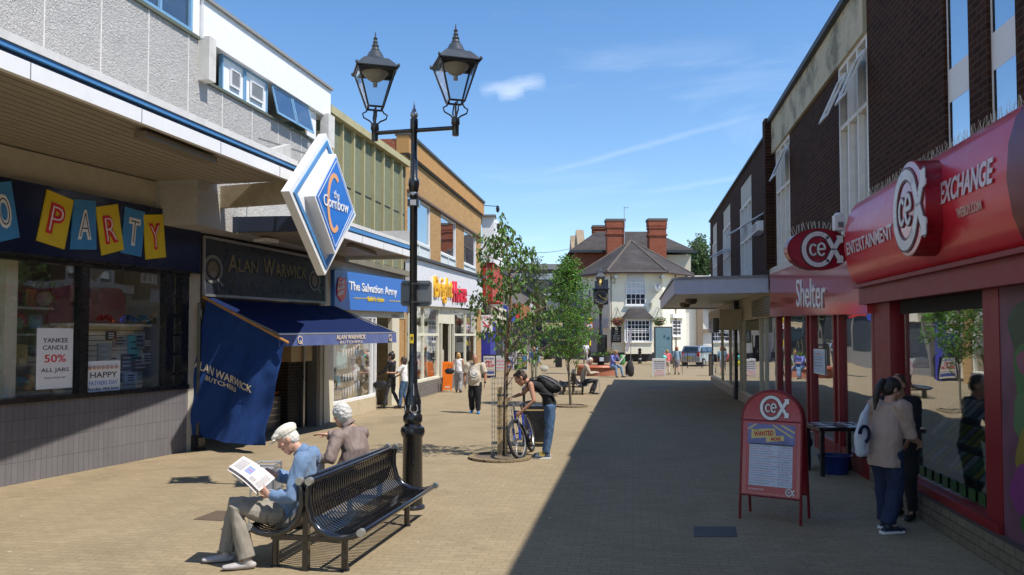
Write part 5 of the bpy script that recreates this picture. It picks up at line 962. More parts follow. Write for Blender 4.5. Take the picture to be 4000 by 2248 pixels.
# oval projecting sign
ov = thing('hanging_sign', 'oval dark red projecting sign with the white ring emblem and a fringe of wire spikes', 'sign', RW.P(YS(12.7), 3.2, .6))
Y_ = 12.55; c_ = V(at(2060, 628, Y_)); hw, hh = 80 / F * Y_, 53 / F * Y_
eo = [(hw * cos(k * pi / 20), hh * sin(k * pi / 20)) for k in range(40)]
exo = V((1, .0, 0)); m = MB(); m.prism(eo, c_, exo, z3, (0, -1, 0), -.16, .0); obj('oval_box', m, M('oval_red', (.28, .012, .03), .25, coat=.5), ov, smooth=40)
m = MB(); m.stroke([(x * .985, y * .98) for x, y in eo], .018, c_, exo, z3, (0, -1, 0), 0, .01, closed=True); obj('rim', m, REDFR, ov)
emblem(c_ + V((.03, -.002, 0)), exo, z3, .31, ov, .0)
m = MB(); 
for k in range(46):
    a = pi * (.12 + .8 * k / 45); p_ = c_ + V((hw * cos(a), .08 + .06 * (k % 2), hh * sin(a))); m.bar(p_, p_ + V((rs.uniform(-.03, .03) + .05 * cos(a), rs.uniform(-.03, .03), .13)), .0035, 3)
obj('bird_spikes', m, M('spike_wire', (0, 0, 0)), ov)
m = MB(); m.beam(c_ + V((hw * .8, .08, .1)), RW.P(YS(12.7), c_.z + .1, -.02), .06, .06); obj('bracket', m, BLACK, ov)
sb = thing('siren_box', 'small white alarm siren above the oval hanging sign', 'alarm box', RW.P(YS(12.45), 4.1, .2)); p_ = V(at(2110, 562, 12.5)); m = MB(); m.box(p_, (.16, .12, .24)); m.ell(p_ + V((0, 0, .12)), (.08, .06, .05)); obj('case', m, WHITE, sb, smooth=30); m = MB(); m.box(p_ + V((.0, -.07, -.03)), (.08, .02, .08)); obj('grille', m, MIDGREY, sb)
# shop front below
m = MB(); gl0, gl1 = RW.S(2489), RW.S(2262); m.wb(RW, YS(2.5), RW.S(2210), 2.45 + .27, 2.75, -.3, .05)
for a, b_ in ((RW.S(2530), gl0), (RW.S(2250), RW.S(2210)), (YS(6.2), YS(6.35))): m.wb(RW, a, b_, 0, 2.74, -.3, .06)
m.wb(RW, RW.S(2530), RW.S(2250), .3, .40, -.2, .1); obj('red_shopfront', m, REDFR, bR)
m = MB(); m.wb(RW, gl1, RW.S(2250), .4, 2.7, -.5, -.45); m.wb(RW, gl0, gl1, 2.55, 2.72, -.28, -.02); obj('shutter_guide', m, DARK, bR)
BBK = brick('beige_plinth_brick', RW, (.19, .165, .12), (.165, .14, .105), (.1, .085, .065), bw=.22, bh=.10, mo=.008, grime=.15)
m = MB(); m.wb(RW, YS(3), RW.S(2210), 0, .3, -.3, .16); obj('brick_plinth', m, BBK, bR)
m = MB(); m.wb(RW, gl0, gl1, .4, 2.56, -.08, -.07); obj('big_shop_glass', m, MIRG, bR)
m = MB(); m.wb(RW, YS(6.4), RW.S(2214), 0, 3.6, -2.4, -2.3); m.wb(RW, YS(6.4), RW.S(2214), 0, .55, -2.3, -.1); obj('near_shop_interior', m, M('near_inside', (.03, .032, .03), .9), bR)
# games display: sloped racks
rk = thing('display_rack', 'sloping racks of game cases and gadgets inside the near right shop window', 'display rack', RW.P((gl0 + gl1) / 2, .5, -.5))
for r_, (z_, o_) in enumerate(((.62, -.16), (.92, -.30), (1.22, -.44))):
    m = MB(); m.hexa([RW.P(gl0 + .1, z_, o_), RW.P(gl1 - .1, z_, o_), RW.P(gl1 - .1, z_ + .02, o_), RW.P(gl0 + .1, z_ + .02, o_), RW.P(gl0 + .1, z_ + .2, o_ - .2), RW.P(gl1 - .1, z_ + .2, o_ - .2), RW.P(gl1 - .1, z_ + .22, o_ - .19), RW.P(gl0 + .1, z_ + .22, o_ - .19)]); obj('shelf', m, MIDGREY, rk)
    for k in range(13):
        s_ = gl0 + .2 + k * (gl1 - gl0 - .4) / 13; c_ = rs.choice([(.5, .52, .55), (.15, .2, .28), (.75, .75, .78), (.1, .4, .15), (.6, .5, .08)]); m = MB()
        q = lambda u, v, w_: RW.P(s_ + u, z_ + .03 + v * .19 + w_ * .02, o_ - v * .18 + w_)
        m.hexa([q(0, 0, .0), q(.11, 0, .0), q(.11, 0, .02), q(0, 0, .02), q(0, 1, .0), q(.11, 1, .0), q(.11, 1, .02), q(0, 1, .02)]); obj('game_case', m, M('case_%d' % int(c_[0] * 100 + c_[1] * 10), c_, .4), rk)
gs = M('green_strip', (.015, .075, .015), .5); m = MB()
m.wb(RW, gl0, gl1, 2.2, 2.33, -.12, -.1); obj('green_window_strip', m, gs, bR)
for k in range(11): a = gl0 + .06 + k * (gl1 - gl0) / 11; m = MB(); m.wb(RW, a, a + .16, .43, .56, -.06, -.05); obj('green_window_block', m, gs, bR)
# mural panel at the right edge: plain swirls of green and pink
mu = thing('painted_panel', 'painted panel of green, pink and yellow swirls at the right edge', 'mural', RW.P(YS(6.9), .3, 0))
m = MB(); m.wb(RW, YS(6.35), RW.S(2528), .3, 2.72, -.06, .052); obj('panel', m, M('mural_base', (.14, .06, .09), .6, var=.6, vs=2), mu)
for i, (zc, r_, c_) in enumerate(((2.3, .3, (.02, .05, .02)), (1.9, .33, (.03, .12, .03)), (1.5, .25, (.06, .15, .06)), (1.15, .3, (.2, .16, .02)), (.8, .3, (.18, .03, .16)), (.5, .2, (.03, .1, .03)), (2.0, .12, (.18, .05, .1)))):
    m = MB(); cc = RW.P(YS(7.35) - .1 * (i % 2), zc, .053); m.prism([(r_ * (1 + .15 * sin(3 * k * pi / 9 + i)) * cos(k * pi / 9), r_ * .9 * sin(k * pi / 9)) for k in range(18)], cc, exR, z3, (RW.n.x, RW.n.y, 0), 0, .004 + .002 * i); obj('swirl', m, M('mural_%d' % i, c_, .5), mu)
# ================================================================ STREET FURNITURE
def px2(px, Y): return (px - CX) / F * Y
# ---- lamp post
LX, LY = -1.30, 10.46
lpst = thing('street_lamp', 'tall black cast iron lamp post with two glazed lanterns beside the slatted bench', 'street lamp', (LX, LY, 0))
m = MB(); m.lathe((LX, LY, 0), [(.165, 0), (.165, .03), (.135, .05), (.128, .92), (.15, .95), (.16, 1.0), (.15, 1.05), (.115, 1.07), (.105, 1.1), (.128, 1.14), (.125, 1.2), (.1, 1.24), (.112, 1.3), (.108, 1.4), (.078, 1.52), (.06, 1.62), (.064, 1.9), (.052, 1.93), (.05, 2.1)], 24); obj('base_column', m, GLOSSB, lpst, smooth=True)
m = MB(); m.lathe((LX, LY, 0), [(.05, 2.1), (.05, 4.15), (.058, 4.16), (.076, 4.26), (.07, 4.31), (.05, 4.34), (.047, 4.6), (.042, 4.62), (.042, 4.93), (.052, 4.95), (.052, 5.12), (.04, 5.13)], 20); obj('shaft', m, GLOSSB, lpst, smooth=True)
m = MB(); m.lathe((LX, LY, 0), [(.057, 4.19), (.062, 4.21), (.057, 4.225)], 18); m.lathe((LX, LY, 0), [(.057, 4.10), (.062, 4.12), (.057, 4.14)], 18); obj('silver_band', m, STEEL, lpst, smooth=True)
m = MB(); m.ell((LX, LY, 5.18), (.052, .052, .055), None, 16); m.lathe((LX, LY, 0), [(.022, 5.22), (.03, 5.24), (.016, 5.27), (.003, 5.36)], 12); obj('finial', m, M('silver_ball', (.35, .35, .37), .3, metal=.8), lpst, smooth=True)
m = MB(); m.box((LX, LY, 4.0), (.15, .13, .09)); obj('control_box', m, GLOSSB, lpst); m = MB(); m.box((LX, LY - .068, 4.0), (.075, .006, .07)); m2_ = obj('box_label', m, M('label_grey', (.4, .4, .4), .6), lpst)
SILV = M('silver_paint', (.5, .5, .52), .35, metal=.6); m = MB()
for sd_ in (0, 1, 2, 3):
    an = R(-90 + sd_ * 90 + 15); dx, dy = cos(an), sin(an); T_ = V((-dy, dx, 0)); O_ = V((LX, LY, 0)) + V((dx, dy, 0)) * .098
    for sg_ in (-1, 1):
        m.tube([O_ + T_ * sg_ * .01 + V((0, 0, 1.24)), O_ + T_ * sg_ * .05 + V((0, 0, 1.28)), O_ + T_ * sg_ * .04 + V((0, 0, 1.34)), O_ + T_ * sg_ * .012 + V((0, 0, 1.36))], [.008, .011, .01, .006], k=6)
        m.tube([O_ + T_ * sg_ * .008 + V((0, 0, 1.38)), O_ + T_ * sg_ * .032 + V((dx * 0, 0, 1.43)) - V((dx, dy, 0)) * .012, O_ + T_ * sg_ * .01 + V((0, 0, 1.47)) - V((dx, dy, 0)) * .02], [.005, .009, .005], k=6)
    m.tube([O_ + V((0, 0, 1.24)), O_ + V((0, 0, 1.42)) - V((dx, dy, 0)) * .006, O_ + V((0, 0, 1.62)) - V((dx, dy, 0)) * .036], [.012, .008, .003], k=6)
obj('silver_scrollwork', m, SILV, lpst, smooth=True)
AL_, AR_ = V((-1.845, 10.60, 4.97)), V((-.74, 10.32, 4.97))
m = MB(); m.tube([AL_, AR_], [.028, .028], k=12); obj('cross_arm', m, GLOSSB, lpst, smooth=True)
LG = glassmat('lantern_glass', (.92, .95, .97), .08); 
for o_ in (AL_, AR_):
    x_, y_ = o_.x, o_.y; m = MB(); m.lathe((x_, y_, 0), [(.03, 4.86), (.045, 4.87), (.045, 5.0), (.058, 5.02), (.052, 5.10), (.02, 5.11)], 14); 
    ln = obj('lantern', m, GLOSSB, lpst, smooth=True); Mz = Matrix.Rotation(R(17), 3, 'Z')
    def pc(hw, z, i): v_ = Mz @ V((hw * (1, 1, -1, -1)[i % 4], hw * (-1, 1, 1, -1)[i % 4], 0)); return V((x_ + v_.x, y_ + v_.y, z))
    m = MB()
    for i in range(4):
        m.bar(pc(.10, 5.31, i), pc(.245, 5.80, i), .014, 6); m.bar(pc(.10, 5.31, i), pc(.10, 5.31, i + 1), .014, 6); m.bar(pc(.25, 5.80, i), pc(.25, 5.80, i + 1), .018, 6)
        for sg_ in (1,):
            a_ = Mz @ V((cos(i * pi / 2), sin(i * pi / 2), 0)); c0 = V((x_, y_, 0))
            m.tube([c0 + a_ * .03 + V((0, 0, 5.09)), c0 + a_ * .07 + V((0, 0, 5.13)), c0 + a_ * .15 + V((0, 0, 5.17)), c0 + a_ * .165 + V((0, 0, 5.225)), c0 + a_ * .12 + V((0, 0, 5.25)), c0 + a_ * .085 + V((0, 0, 5.31))], [.011] * 6, k=6)
    m.bar((x_, y_, 5.05), (x_, y_, 5.31), .014, 6); obj('frame', m, GLOSSB, ln, smooth=True)
    m = MB()
    for i in range(4): m.add([pc(.10, 5.315, i), pc(.10, 5.315, i + 1), pc(.245, 5.79, i + 1), pc(.245, 5.79, i)], [(0, 1, 2, 3)])
    obj('glass', m, LG, ln)
    m = MB(); q_ = [(.275, 5.80), (.28, 5.815), (.17, 5.94), (.16, 5.95)]
    for j_ in range(3): 
        for i in range(4): m.add([pc(q_[j_][0], q_[j_][1], i), pc(q_[j_][0], q_[j_][1], i + 1), pc(q_[j_ + 1][0], q_[j_ + 1][1], i + 1), pc(q_[j_ + 1][0], q_[j_ + 1][1], i)], [(0, 1, 2, 3)])
    for i in range(4): m.ell(pc(.275, 5.83, i), (.02, .02, .03), None, 8)
    m.lathe((x_, y_, 0), [(.15, 5.93), (.155, 5.96), (.12, 6.0), (.085, 6.07), (.06, 6.09), (.062, 6.10), (.045, 6.13), (.05, 6.16), (.03, 6.18), (.035, 6.21), (.02, 6.235), (.03, 6.26), (.012, 6.28), (.004, 6.35)], 16); obj('roof', m, M('lantern_roof', (.045, .05, .052), .35, coat=.3), ln, smooth=35)
    m = MB(); m.lathe((x_, y_, 0), [(.03, 5.66), (.09, 5.69), (.16, 5.76), (.18, 5.79)], 16); m.bar((x_, y_, 5.6), (x_, y_, 5.8), .03); obj('diffuser', m, M('diffuser', (.42, .37, .28), .4), ln, smooth=True)
tg = thing('traffic_sign', 'grey rounded sign panel seen from behind, clamped to the lamp post', 'sign', (LX, LY, 2.8))
c_ = V((LX + .03, LY + .075, 2.81)); m = MB(); pr = [(-.205 + .03, -.17), (.205 - .03, -.17), (.205, -.14), (.205, .14), (.175, .17), (-.175, .17), (-.205, .14), (-.205, -.14)]; m.prism(pr, c_, (1, 0, 0), z3, (0, -1, 0), -.004, .004); obj('panel', m, M('sign_back_grey', (.15, .16, .165), .5, metal=.3), tg)
m = MB()
for z_ in (2.69, 2.93): m.beam(c_ + V((-.18, -.015, z_ - 2.81)), c_ + V((.18, -.015, z_ - 2.81)), .02, .022); m.lathe((LX, LY, z_ - .012), [(.054, 0), (.057, .001), (.057, .024), (.054, .025)], 16)
obj('clamp', m, M('clamp_dark', (.06, .06, .065), .4, metal=.5), tg)
nt_ = thing('number_plate', 'small yellow tag with the number 9 on the lamp post', 'sign', (LX - .02, LY - .055, 2.2)); m = MB(); m.box((LX - .012, LY - .056, 2.21), (.05, .006, .12)); obj('tag', m, YELLOW, nt_); text('number', '9', (LX - .012, LY - .0595, 2.21), (1, 0, 0), z3, .055, INK, nt_, depth=.002, bold=.02)

# ---- back to back bench of bent slats
def bench(label):
    t_ = thing('street_bench', label, 'bench', (0, 0, 0), 'double sided black slatted benches', local=True)
    pf_ = [(.05, .86), (.028, .76), (.03, .64), (.07, .50), (.15, .41), (.26, .36), (.38, .345), (.49, .365), (.575, .40)]; L = 2.4
    BS = M('bench_enamel', (.010, .010, .012), .22, coat=.8, var=.2)
    for sx in (1, -1):
        m = MB(); n = 42
        for k in range(n):
            y = .06 + (L - .12) * k / (n - 1); P_ = [V((sx * (u + .0), y, z)) for u, z in pf_]
            for i in range(len(P_) - 1):
                a, b_ = P_[i], P_[i + 1]; tt = (b_ - a).normalized(); nn_ = V((tt.z, 0, -tt.x)); h = .0115
                m.hexa([a + V((0, -h, 0)) - nn_ * .005, a + V((0, h, 0)) - nn_ * .005, a + V((0, h, 0)) + nn_ * .005, a + V((0, -h, 0)) + nn_ * .005, b_ + V((0, -h, 0)) - nn_ * .005, b_ + V((0, h, 0)) - nn_ * .005, b_ + V((0, h, 0)) + nn_ * .005, b_ + V((0, -h, 0)) + nn_ * .005])
        s_ = obj('seat', m, BS, t_)
        for y in (0.0, L):
            m = MB(); m.tube([V((sx * u, y, z - .008)) for u, z in pf_], [.031] * len(pf_), k=12); f_ = obj('end_frame', m, BS, t_, smooth=True)
            e_ = -1 if y == 0 else 1
            for u, z in ((.05, .86), (.575, .40)): m = MB(); m.tube([V((sx * u, y - e_ * .02, z)), V((sx * u, y + e_ * .034, z))], [.037, .037], k=16, cap=False); obj('end_cap', m, M('cap_steel', (.42, .42, .38), .45, metal=.7), f_, smooth=True)
        m = MB()
        for u, z in ((.575, .395), (.05, .855)): m.tube([V((sx * u, 0, z)), V((sx * u, L, z))], [.026, .026], k=10)
        m.tube([V((sx * .30, 0, .33)), V((sx * .30, L, .33))], [.018, .018], k=8); obj('rail', m, BS, t_, smooth=True)
        for y in (.12, L - .45): m = MB(); m.tube([V((sx * .36, y, .0)), V((sx * .36, y, .345))], [.034, .034], k=12, cap=False); m.lathe((sx * .36, y, 0), [(.05, .0), (.05, .012), (.034, .02)], 12); obj('leg', m, BS, t_, smooth=True)
    for y in (.04, L - .4):
        m = MB(); m.beam((-.36, y, .31), (.36, y, .31), .04, .05); m.box((0, y, .2), (.06, .05, .42)); m.box((0, y, .55), (.05, .04, .5)); obj('cross_support', m, BS, t_)
    return t_
bn1 = bench('black double sided slatted bench in the foreground carrying the newspaper reader'); bn1.location = (-1.98, 7.66, 0); bn1.rotation_euler.z = -math.atan(.2)
bn2 = copy_tree(bn1); bn2.location = (2.3, 30.2, 0); bn2.rotation_euler.z = -math.atan(.1); bn2['label'] = 'black double sided slatted bench further up with the man holding a cane'

# ---- A boards
ra = thing('a_board', 'red arched pavement board with white emblem, WANTED banner and hand written price list', 'a-board', (3.2, 9.8, 0))
F0, F1 = V((2.78, 9.90, 0)), V((3.44, 9.48, 0)); exb = (F1 - F0).normalized(); nb_ = V((exb.y, -exb.x, 0)); upb = (z3 - nb_ * .13).normalized(); W_ = .70; Ob = (F0 + F1) / 2
def bp_(x, y, o=0.0): return Ob + exb * x + upb * y + (exb.cross(upb)) * o
ezb = exb.cross(upb)
for sgn, nm in ((1, 'front_board'), (-1, 'rear_board')):
    if sgn == 1: ux, uu, O_, zz = exb, upb, Ob, ezb
    else: uu = (z3 + nb_ * .13).normalized(); ux = exb; O_ = Ob - nb_ * .46 ; zz = ux.cross(uu)
    arch = [(-W_ / 2, .30), (W_ / 2, .30), (W_ / 2, 1.24)] + [(W_ / 2 * cos(pi * k / 16), 1.24 + .33 * sin(pi * k / 16)) for k in range(1, 16)] + [(-W_ / 2, 1.24)]
    m = MB(); m.prism(arch, O_, ux, uu, zz, -.008, .008); bd = obj(nm, m, M('board_red', (.40, .018, .03), .25, coat=.5, var=.05), ra)
    m = MB(); m.tube([O_ + ux * (-W_ / 2 - .01), O_ + ux * (-W_ / 2 - .01) + uu * 1.24] + [O_ + ux * (-(W_ / 2 + .01) * cos(pi * k / 16)) + uu * (1.24 + .34 * sin(pi * k / 16)) for k in range(1, 16)] + [O_ + ux * (W_ / 2 + .01) + uu * 1.24, O_ + ux * (W_ / 2 + .01)], [.017] * 19, k=8); m.bar(O_ + ux * (-W_ / 2) + uu * .3, O_ + ux * (W_ / 2) + uu * .3, .015); m.bar(O_ + ux * (-W_ / 2) + uu * 1.21, O_ + ux * (W_ / 2) + uu * 1.21, .014); obj('tube_frame', m, REDFR, bd, smooth=True)
m = MB(); m.prism([(-.30, .34), (.30, .34), (.30, 1.18), (-.30, 1.18)], Ob, exb, upb, ezb, .009, .012); obj('poster_ground', m, M('poster_red', (.5, .1, .1), .5), ra)
m = MB(); m.prism([(-.285, .92), (.285, .92), (.285, 1.17), (-.285, 1.17)], Ob, exb, upb, ezb, .0125, .014); obj('poster_header', m, M('header_violet', (.16, .17, .36), .5, var=.5), ra)
m = MB(); m.prism([(-.26, .42), (.26, .42), (.26, .92), (-.26, .92)], Ob, exb, upb, ezb, .0125, .0145); obj('price_sheet', m, M('price_paper', (.55, .58, .66), .6), ra)
m = MB()
for a_, b_ in (((.02, 1.16), (.26, 1.02)), ((-.18, 1.165), (-.28, 1.10)), ((.12, 1.165), (.28, 1.08))): m.stroke([a_, b_], .018, Ob, exb, upb, ezb, .014, .0155)
m.prism([(-.24, .985), (.06, 1.02), (.045, 1.12), (-.24, 1.10)], Ob, exb, upb, ezb, .014, .016); m.prism([(-.06, .95), (.16, .98), (.15, 1.04), (-.06, 1.02)], Ob, exb, upb, ezb, .0162, .0175); obj('yellow_flash', m, M('flash_yellow', (.65, .52, .2), .5), ra)
text('lettering', 'WANTED', bp_(-.09, 1.055, .0175), exb + upb * .1, upb, .062, M('wanted_red', (.5, .03, .03), .5), ra, width=.24, depth=.001, bold=.04)
text('lettering', 'MORE', bp_(.06, .995, .0185), exb + upb * .1, upb, .04, M('wanted_red', (0, 0, 0)), ra, width=.12, depth=.001, bold=.04); text('lettering', 'Most', bp_(-.18, 1.10, .0175), exb + upb * .1, upb, .025, INK, ra, depth=.001)
rw = random.Random(8); inks = [M('pen_black', (.05, .05, .07), .7), M('pen_red', (.5, .06, .07), .7), M('pen_blue', (.06, .1, .3), .7)]
for k in range(16):
    m = MB(); yb_ = .895 - k * .0295
    def scrib(x0, x1, h_):
        x = x0
        while x < x1:
            l_ = rw.uniform(.012, .03); pts = [(x + l_ * i / 4, yb_ + rw.uniform(-h_, h_)) for i in range(5)]; m.stroke(pts, .0042, Ob, exb, upb, ezb, .0145, .0155); x += l_ + .006
    scrib(-.25, rw.uniform(-.02, .1), .006); 
    for xx in (.12, .17, .22): scrib(xx - .015, xx + .012, .007)
    obj('price_line', m, inks[k % 3], ra)
m = MB()
for xx in (.095, .145, .195): m.stroke([(xx, .42), (xx, .915)], .002, Ob, exb, upb, ezb, .0145, .0152)
m.prism([(-.26, .915), (.26, .915), (.26, .93), (-.26, .93)], Ob, exb, upb, ezb, .0145, .0155); obj('ruled_line', m, inks[0], ra)
emblem(bp_(.02, 1.37, .009), exb, upb, .165, ra, 0, thin=.4); emblem(bp_(.23, .37, .013), exb, upb, .05, ra, 0, thin=.2)
text('lettering', 'RECEIVING FREE', bp_(-.17, .375, .013), exb, upb, .02, PAPER, ra, width=.18, depth=.001)

def aboard(px, py, w_, h_, label, frame, face, lines=(), rz=0.0, extra=None, blocks=()):
    p_ = G(px, py); a = thing('a_board', label, 'a-board', p_, 'pavement boards along the street', local=True, rz=rz); tl_ = .16
    for sg_ in (-1, 1):
        m = MB(); up_ = V((0, -sg_ * -tl_, 1)).normalized() if sg_ == -1 else V((0, -tl_, 1)).normalized(); O_ = V((0, sg_ * .2 * h_, 0)); exx = V((1, 0, 0)); zz = exx.cross(up_)
        m.prism([(-w_ / 2, .07), (w_ / 2, .07), (w_ / 2, h_), (-w_ / 2, h_)], O_, exx, up_, zz, -.012, .012)
        for s2 in (-1, 1): m.bar(O_ + exx * s2 * (w_ / 2 - .02), O_ + exx * s2 * (w_ / 2 - .02) + up_ * .1, .02)
        b_ = obj('board', m, frame, a)
        if sg_ == -1:
            m = MB(); m.prism([(-w_ / 2 + .05, .14), (w_ / 2 - .05, .14), (w_ / 2 - .05, h_ - .06), (-w_ / 2 + .05, h_ - .06)], O_, exx, up_, zz, .013, .017); obj('poster_face', m, face, b_)
            for tx, fy, th, wf, mt in lines: text('lettering', tx, O_ + up_ * (h_ * (1 - fy)) + zz * .018, exx, up_, th * h_, mt, b_, width=wf * w_, depth=.003, bold=.03)
            for x0, x1, y0, y1, mt in blocks: m = MB(); m.prism([(x0 * w_, y0 * h_), (x1 * w_, y0 * h_), (x1 * w_, y1 * h_), (x0 * w_, y1 * h_)], O_, exx, up_, zz, .017, .019); obj('print_block', m, mt, b_)
    return a
BP = M('print_blue', (.08, .12, .4), .6)
aboard(1231, 951, .70, 1.25, 'black framed pavement board reading PET SHOP in red', BLACK, PAPER, [('PET', .32, .13, .5, RED), ('SHOP', .47, .13, .78, RED), ('PETS CORNER', .16, .06, .7, BP)], blocks=[(-.38, .38, .18, .30, BP), (-.38, .38, .34, .38, M('print_sand', (.5, .4, .3), .6))])
aboard(1256, 935, .85, .98, 'white pavement board with loose pink writing beside the pet shop board', WHITE, PAPER, [('SALE', .3, .16, .7, PINK), ('all items', .52, .12, .75, PINK), ('reduced', .72, .12, .7, PINK)])
aboard(1283, 933, .62, .98, 'small grey framed pavement board with red and blue blocks left of the green menu board', MIDGREY, PAPER, [('TO LET', .2, .09, .6, BP)], blocks=[(-.3, .0, .45, .7, RED), (.05, .3, .45, .7, BP), (-.3, .3, .2, .35, BP)])
aboard(1313, 935, .72, 1.25, 'white framed dark menu board with green and yellow lines behind the man in denim', WHITE, M('menu_dark', (.05, .06, .05), .6), [('HOT FOOD', .16, .07, .8, PAPER)], blocks=[(-.35, .02, .2 + k * .1, .26 + k * .1, M('menu_%d' % (k % 3), ((.2, .5, .05), (.6, .55, .1), (.5, .5, .5))[k % 3], .6)) for k in range(6)] + [(.08, .36, .25, .5, GOLD), (.08, .36, .55, .78, LTBLUE)])
aboard(1657, 949, .68, 1.02, 'white pavement board with blue and pink writing beside the woman with balloons', WHITE, PAPER, [('Buildings', .16, .07, .8, INK), ('Insurance', .27, .07, .8, BP), ('Free quotes', .40, .07, .8, BP), ('open today', .51, .07, .8, BP), ('come in', .64, .07, .6, PINK), ('and see us', .75, .07, .75, PINK), ('we are here', .86, .07, .8, PINK)])
aboard(1240, 866, 1.2, 1.7, 'distant white easel board up the hill by the far shops', WHITE, M('easel_panel', (.6, .6, .6), .6))
oa = aboard(1118, 984, .42, 1.2, 'bright orange pavement board against the ivory shop window', ORANGE, M('orange_face', (.8, .17, .01), .5), [('SALE', .85, .06, .5, PAPER)], rz=.5)

# ---- tree guards and pits
GRAV = M('pit_gravel', (.16, .125, .085), .95, var=.6, vs=40, bump=3, bs=60); KERB = brick('pit_kerb', None, (.26, .20, .12), (.22, .17, .1), (.08, .06, .04), bw=.2, bh=.1, grime=.2)
def pit(x, y, r, label):
    a = thing('tree_pit', label, 'tree pit', (x, y, 0)); m = MB(); b_ = []; n = 28
    for k in range(n): 
        a0, a1 = 2 * pi * k / n, 2 * pi * (k + .94) / n; q = [V((x + rr * cos(t), y + rr * sin(t), 0)) for rr, t in ((r, a0), (r, a1), (r + .1, a1), (r + .1, a0))]; m.hexa([p_ + V((0, 0, .002)) for p_ in q] + [p_ + V((0, 0, .045)) for p_ in q])
    obj('kerb_ring', m, KERB, a); m = MB(); m.lathe((x, y, .003), [(r + .01, 0), (r, .02), (r * .5, .035), (.02, .045)], 28); obj('gravel', m, GRAV, a)
pit(-.22, 14.7, .48, 'round brick edged gravel pit under the near tree'); pit(1.87, 25.4, .45, 'round brick edged gravel pit under the second young tree')
tgd = thing('tree_guard', 'wire mesh tree guard with two wooden stakes around the near tree', 'tree guard', (-.19, 14.9, 0)); gx, gy, gr_ = -.19, 14.85, .19
m = MB()
for k in range(16): a = 2 * pi * k / 16; m.bar((gx + gr_ * cos(a), gy + gr_ * sin(a), .02), (gx + gr_ * cos(a), gy + gr_ * sin(a), 1.48), .0035, 4)
for k in range(15):
    z_ = .06 + k * .1; 
    for j_ in range(16): a, b_ = 2 * pi * j_ / 16, 2 * pi * (j_ + 1) / 16; m.bar((gx + gr_ * cos(a), gy + gr_ * sin(a), z_), (gx + gr_ * cos(b_), gy + gr_ * sin(b_), z_), .003, 4)
obj('wire_mesh', m, STEEL, tgd)
for x_, h_, w_ in ((gx - .035, 1.3, .095), (gx + .085, 1.25, .05)): m = MB(); m.box((x_, gy - .06, h_ / 2), (w_, w_, h_)); obj('stake', m, M('stake_wood', (.40, .28, .13), .8, var=.35, bump=.5, bs=25), tgd)
m = MB()
for z_ in (.55, .95, 1.15): m.beam((gx - .09, gy - .11, z_), (gx + .12, gy - .09, z_), .02, .035)
obj('tie', m, INK, tgd)
# ---- litter bin behind the bicycle
lb = thing('litter_bin', 'tall black litter bin with gold band behind the bicycle', 'litter bin', (.45, 16.5, 0)); bx, by = px2(1342, 16.4), 16.4
m = MB(); m.box((bx, by, .42), (.46, .42, .80)); obj('body', m, BLACK, lb); m = MB(); m.box((bx, by - .212, .74), (.40, .006, .03)); m.box((bx, by - .212, .08), (.40, .006, .02)); obj('gold_band', m, GOLD, lb)
m = MB(); 
for s1 in (-1, 1):
    m.box((bx + s1 * .2, by, .98), (.05, .38, .32))
m.lathe((bx, by, 1.12), [(.24, 0), (.24, .04), (.15, .12), (.03, .15)], 4, sq=True); obj('hood', m, BLACK, lb); m = MB(); m.box((bx, by, .02), (.5, .46, .04)); obj('foot', m, BLACK, lb)
def simple_bin(px, Y, label, h_=1.25):
    x_ = px2(px, Y); g_ = gz(Y); a = thing('litter_bin', label, 'litter bin', (x_, Y, g_)); m = MB(); m.lathe((x_, Y, g_), [(.28, 0), (.3, .05), (.3, h_ * .68), (.32, h_ * .7)], 4, sq=True); obj('body', m, BLACK, a); m = MB(); m.box((x_ - .27, Y, g_ + h_ * .78), (.05, .55, h_ * .2)); m.box((x_ + .27, Y, g_ + h_ * .78), (.05, .55, h_ * .2)); m.lathe((x_, Y, g_ + h_ * .88), [(.33, 0), (.33, .05), (.2, .14), (.02, .16)], 4, sq=True); obj('hood', m, BLACK, a); m = MB(); m.box((x_, Y - .31, g_ + h_ * .66), (.5, .01, .03)); obj('gold_band', m, GOLD, a)
simple_bin(1379, 68, 'square black litter bin left of the black pointed pillar up the street'); simple_bin(1339, 92, 'distant black litter bin highest up the street', 1.3)
mo = thing('information_pillar', 'black square pillar with a pointed top standing in the middle of the street', 'pillar', (px2(1405, 56.6), 56.6, 0)); x_ = px2(1405, 56.6)
m = MB(); m.box((x_, 56.6, .82), (.47, .4, 1.64)); obj('body', m, BLACK, mo); m = MB(); m.lathe((x_, 56.6, 1.64), [(.25, 0), (.25, .05), (.02, .26)], 4, sq=True); obj('pointed_cap', m, GLOSSB, mo)
m = MB(); m.box((x_, 56.38, .9), (.36, .02, 1.3)); obj('door', m, M('pillar_door', (.02, .02, .022), .2), mo)
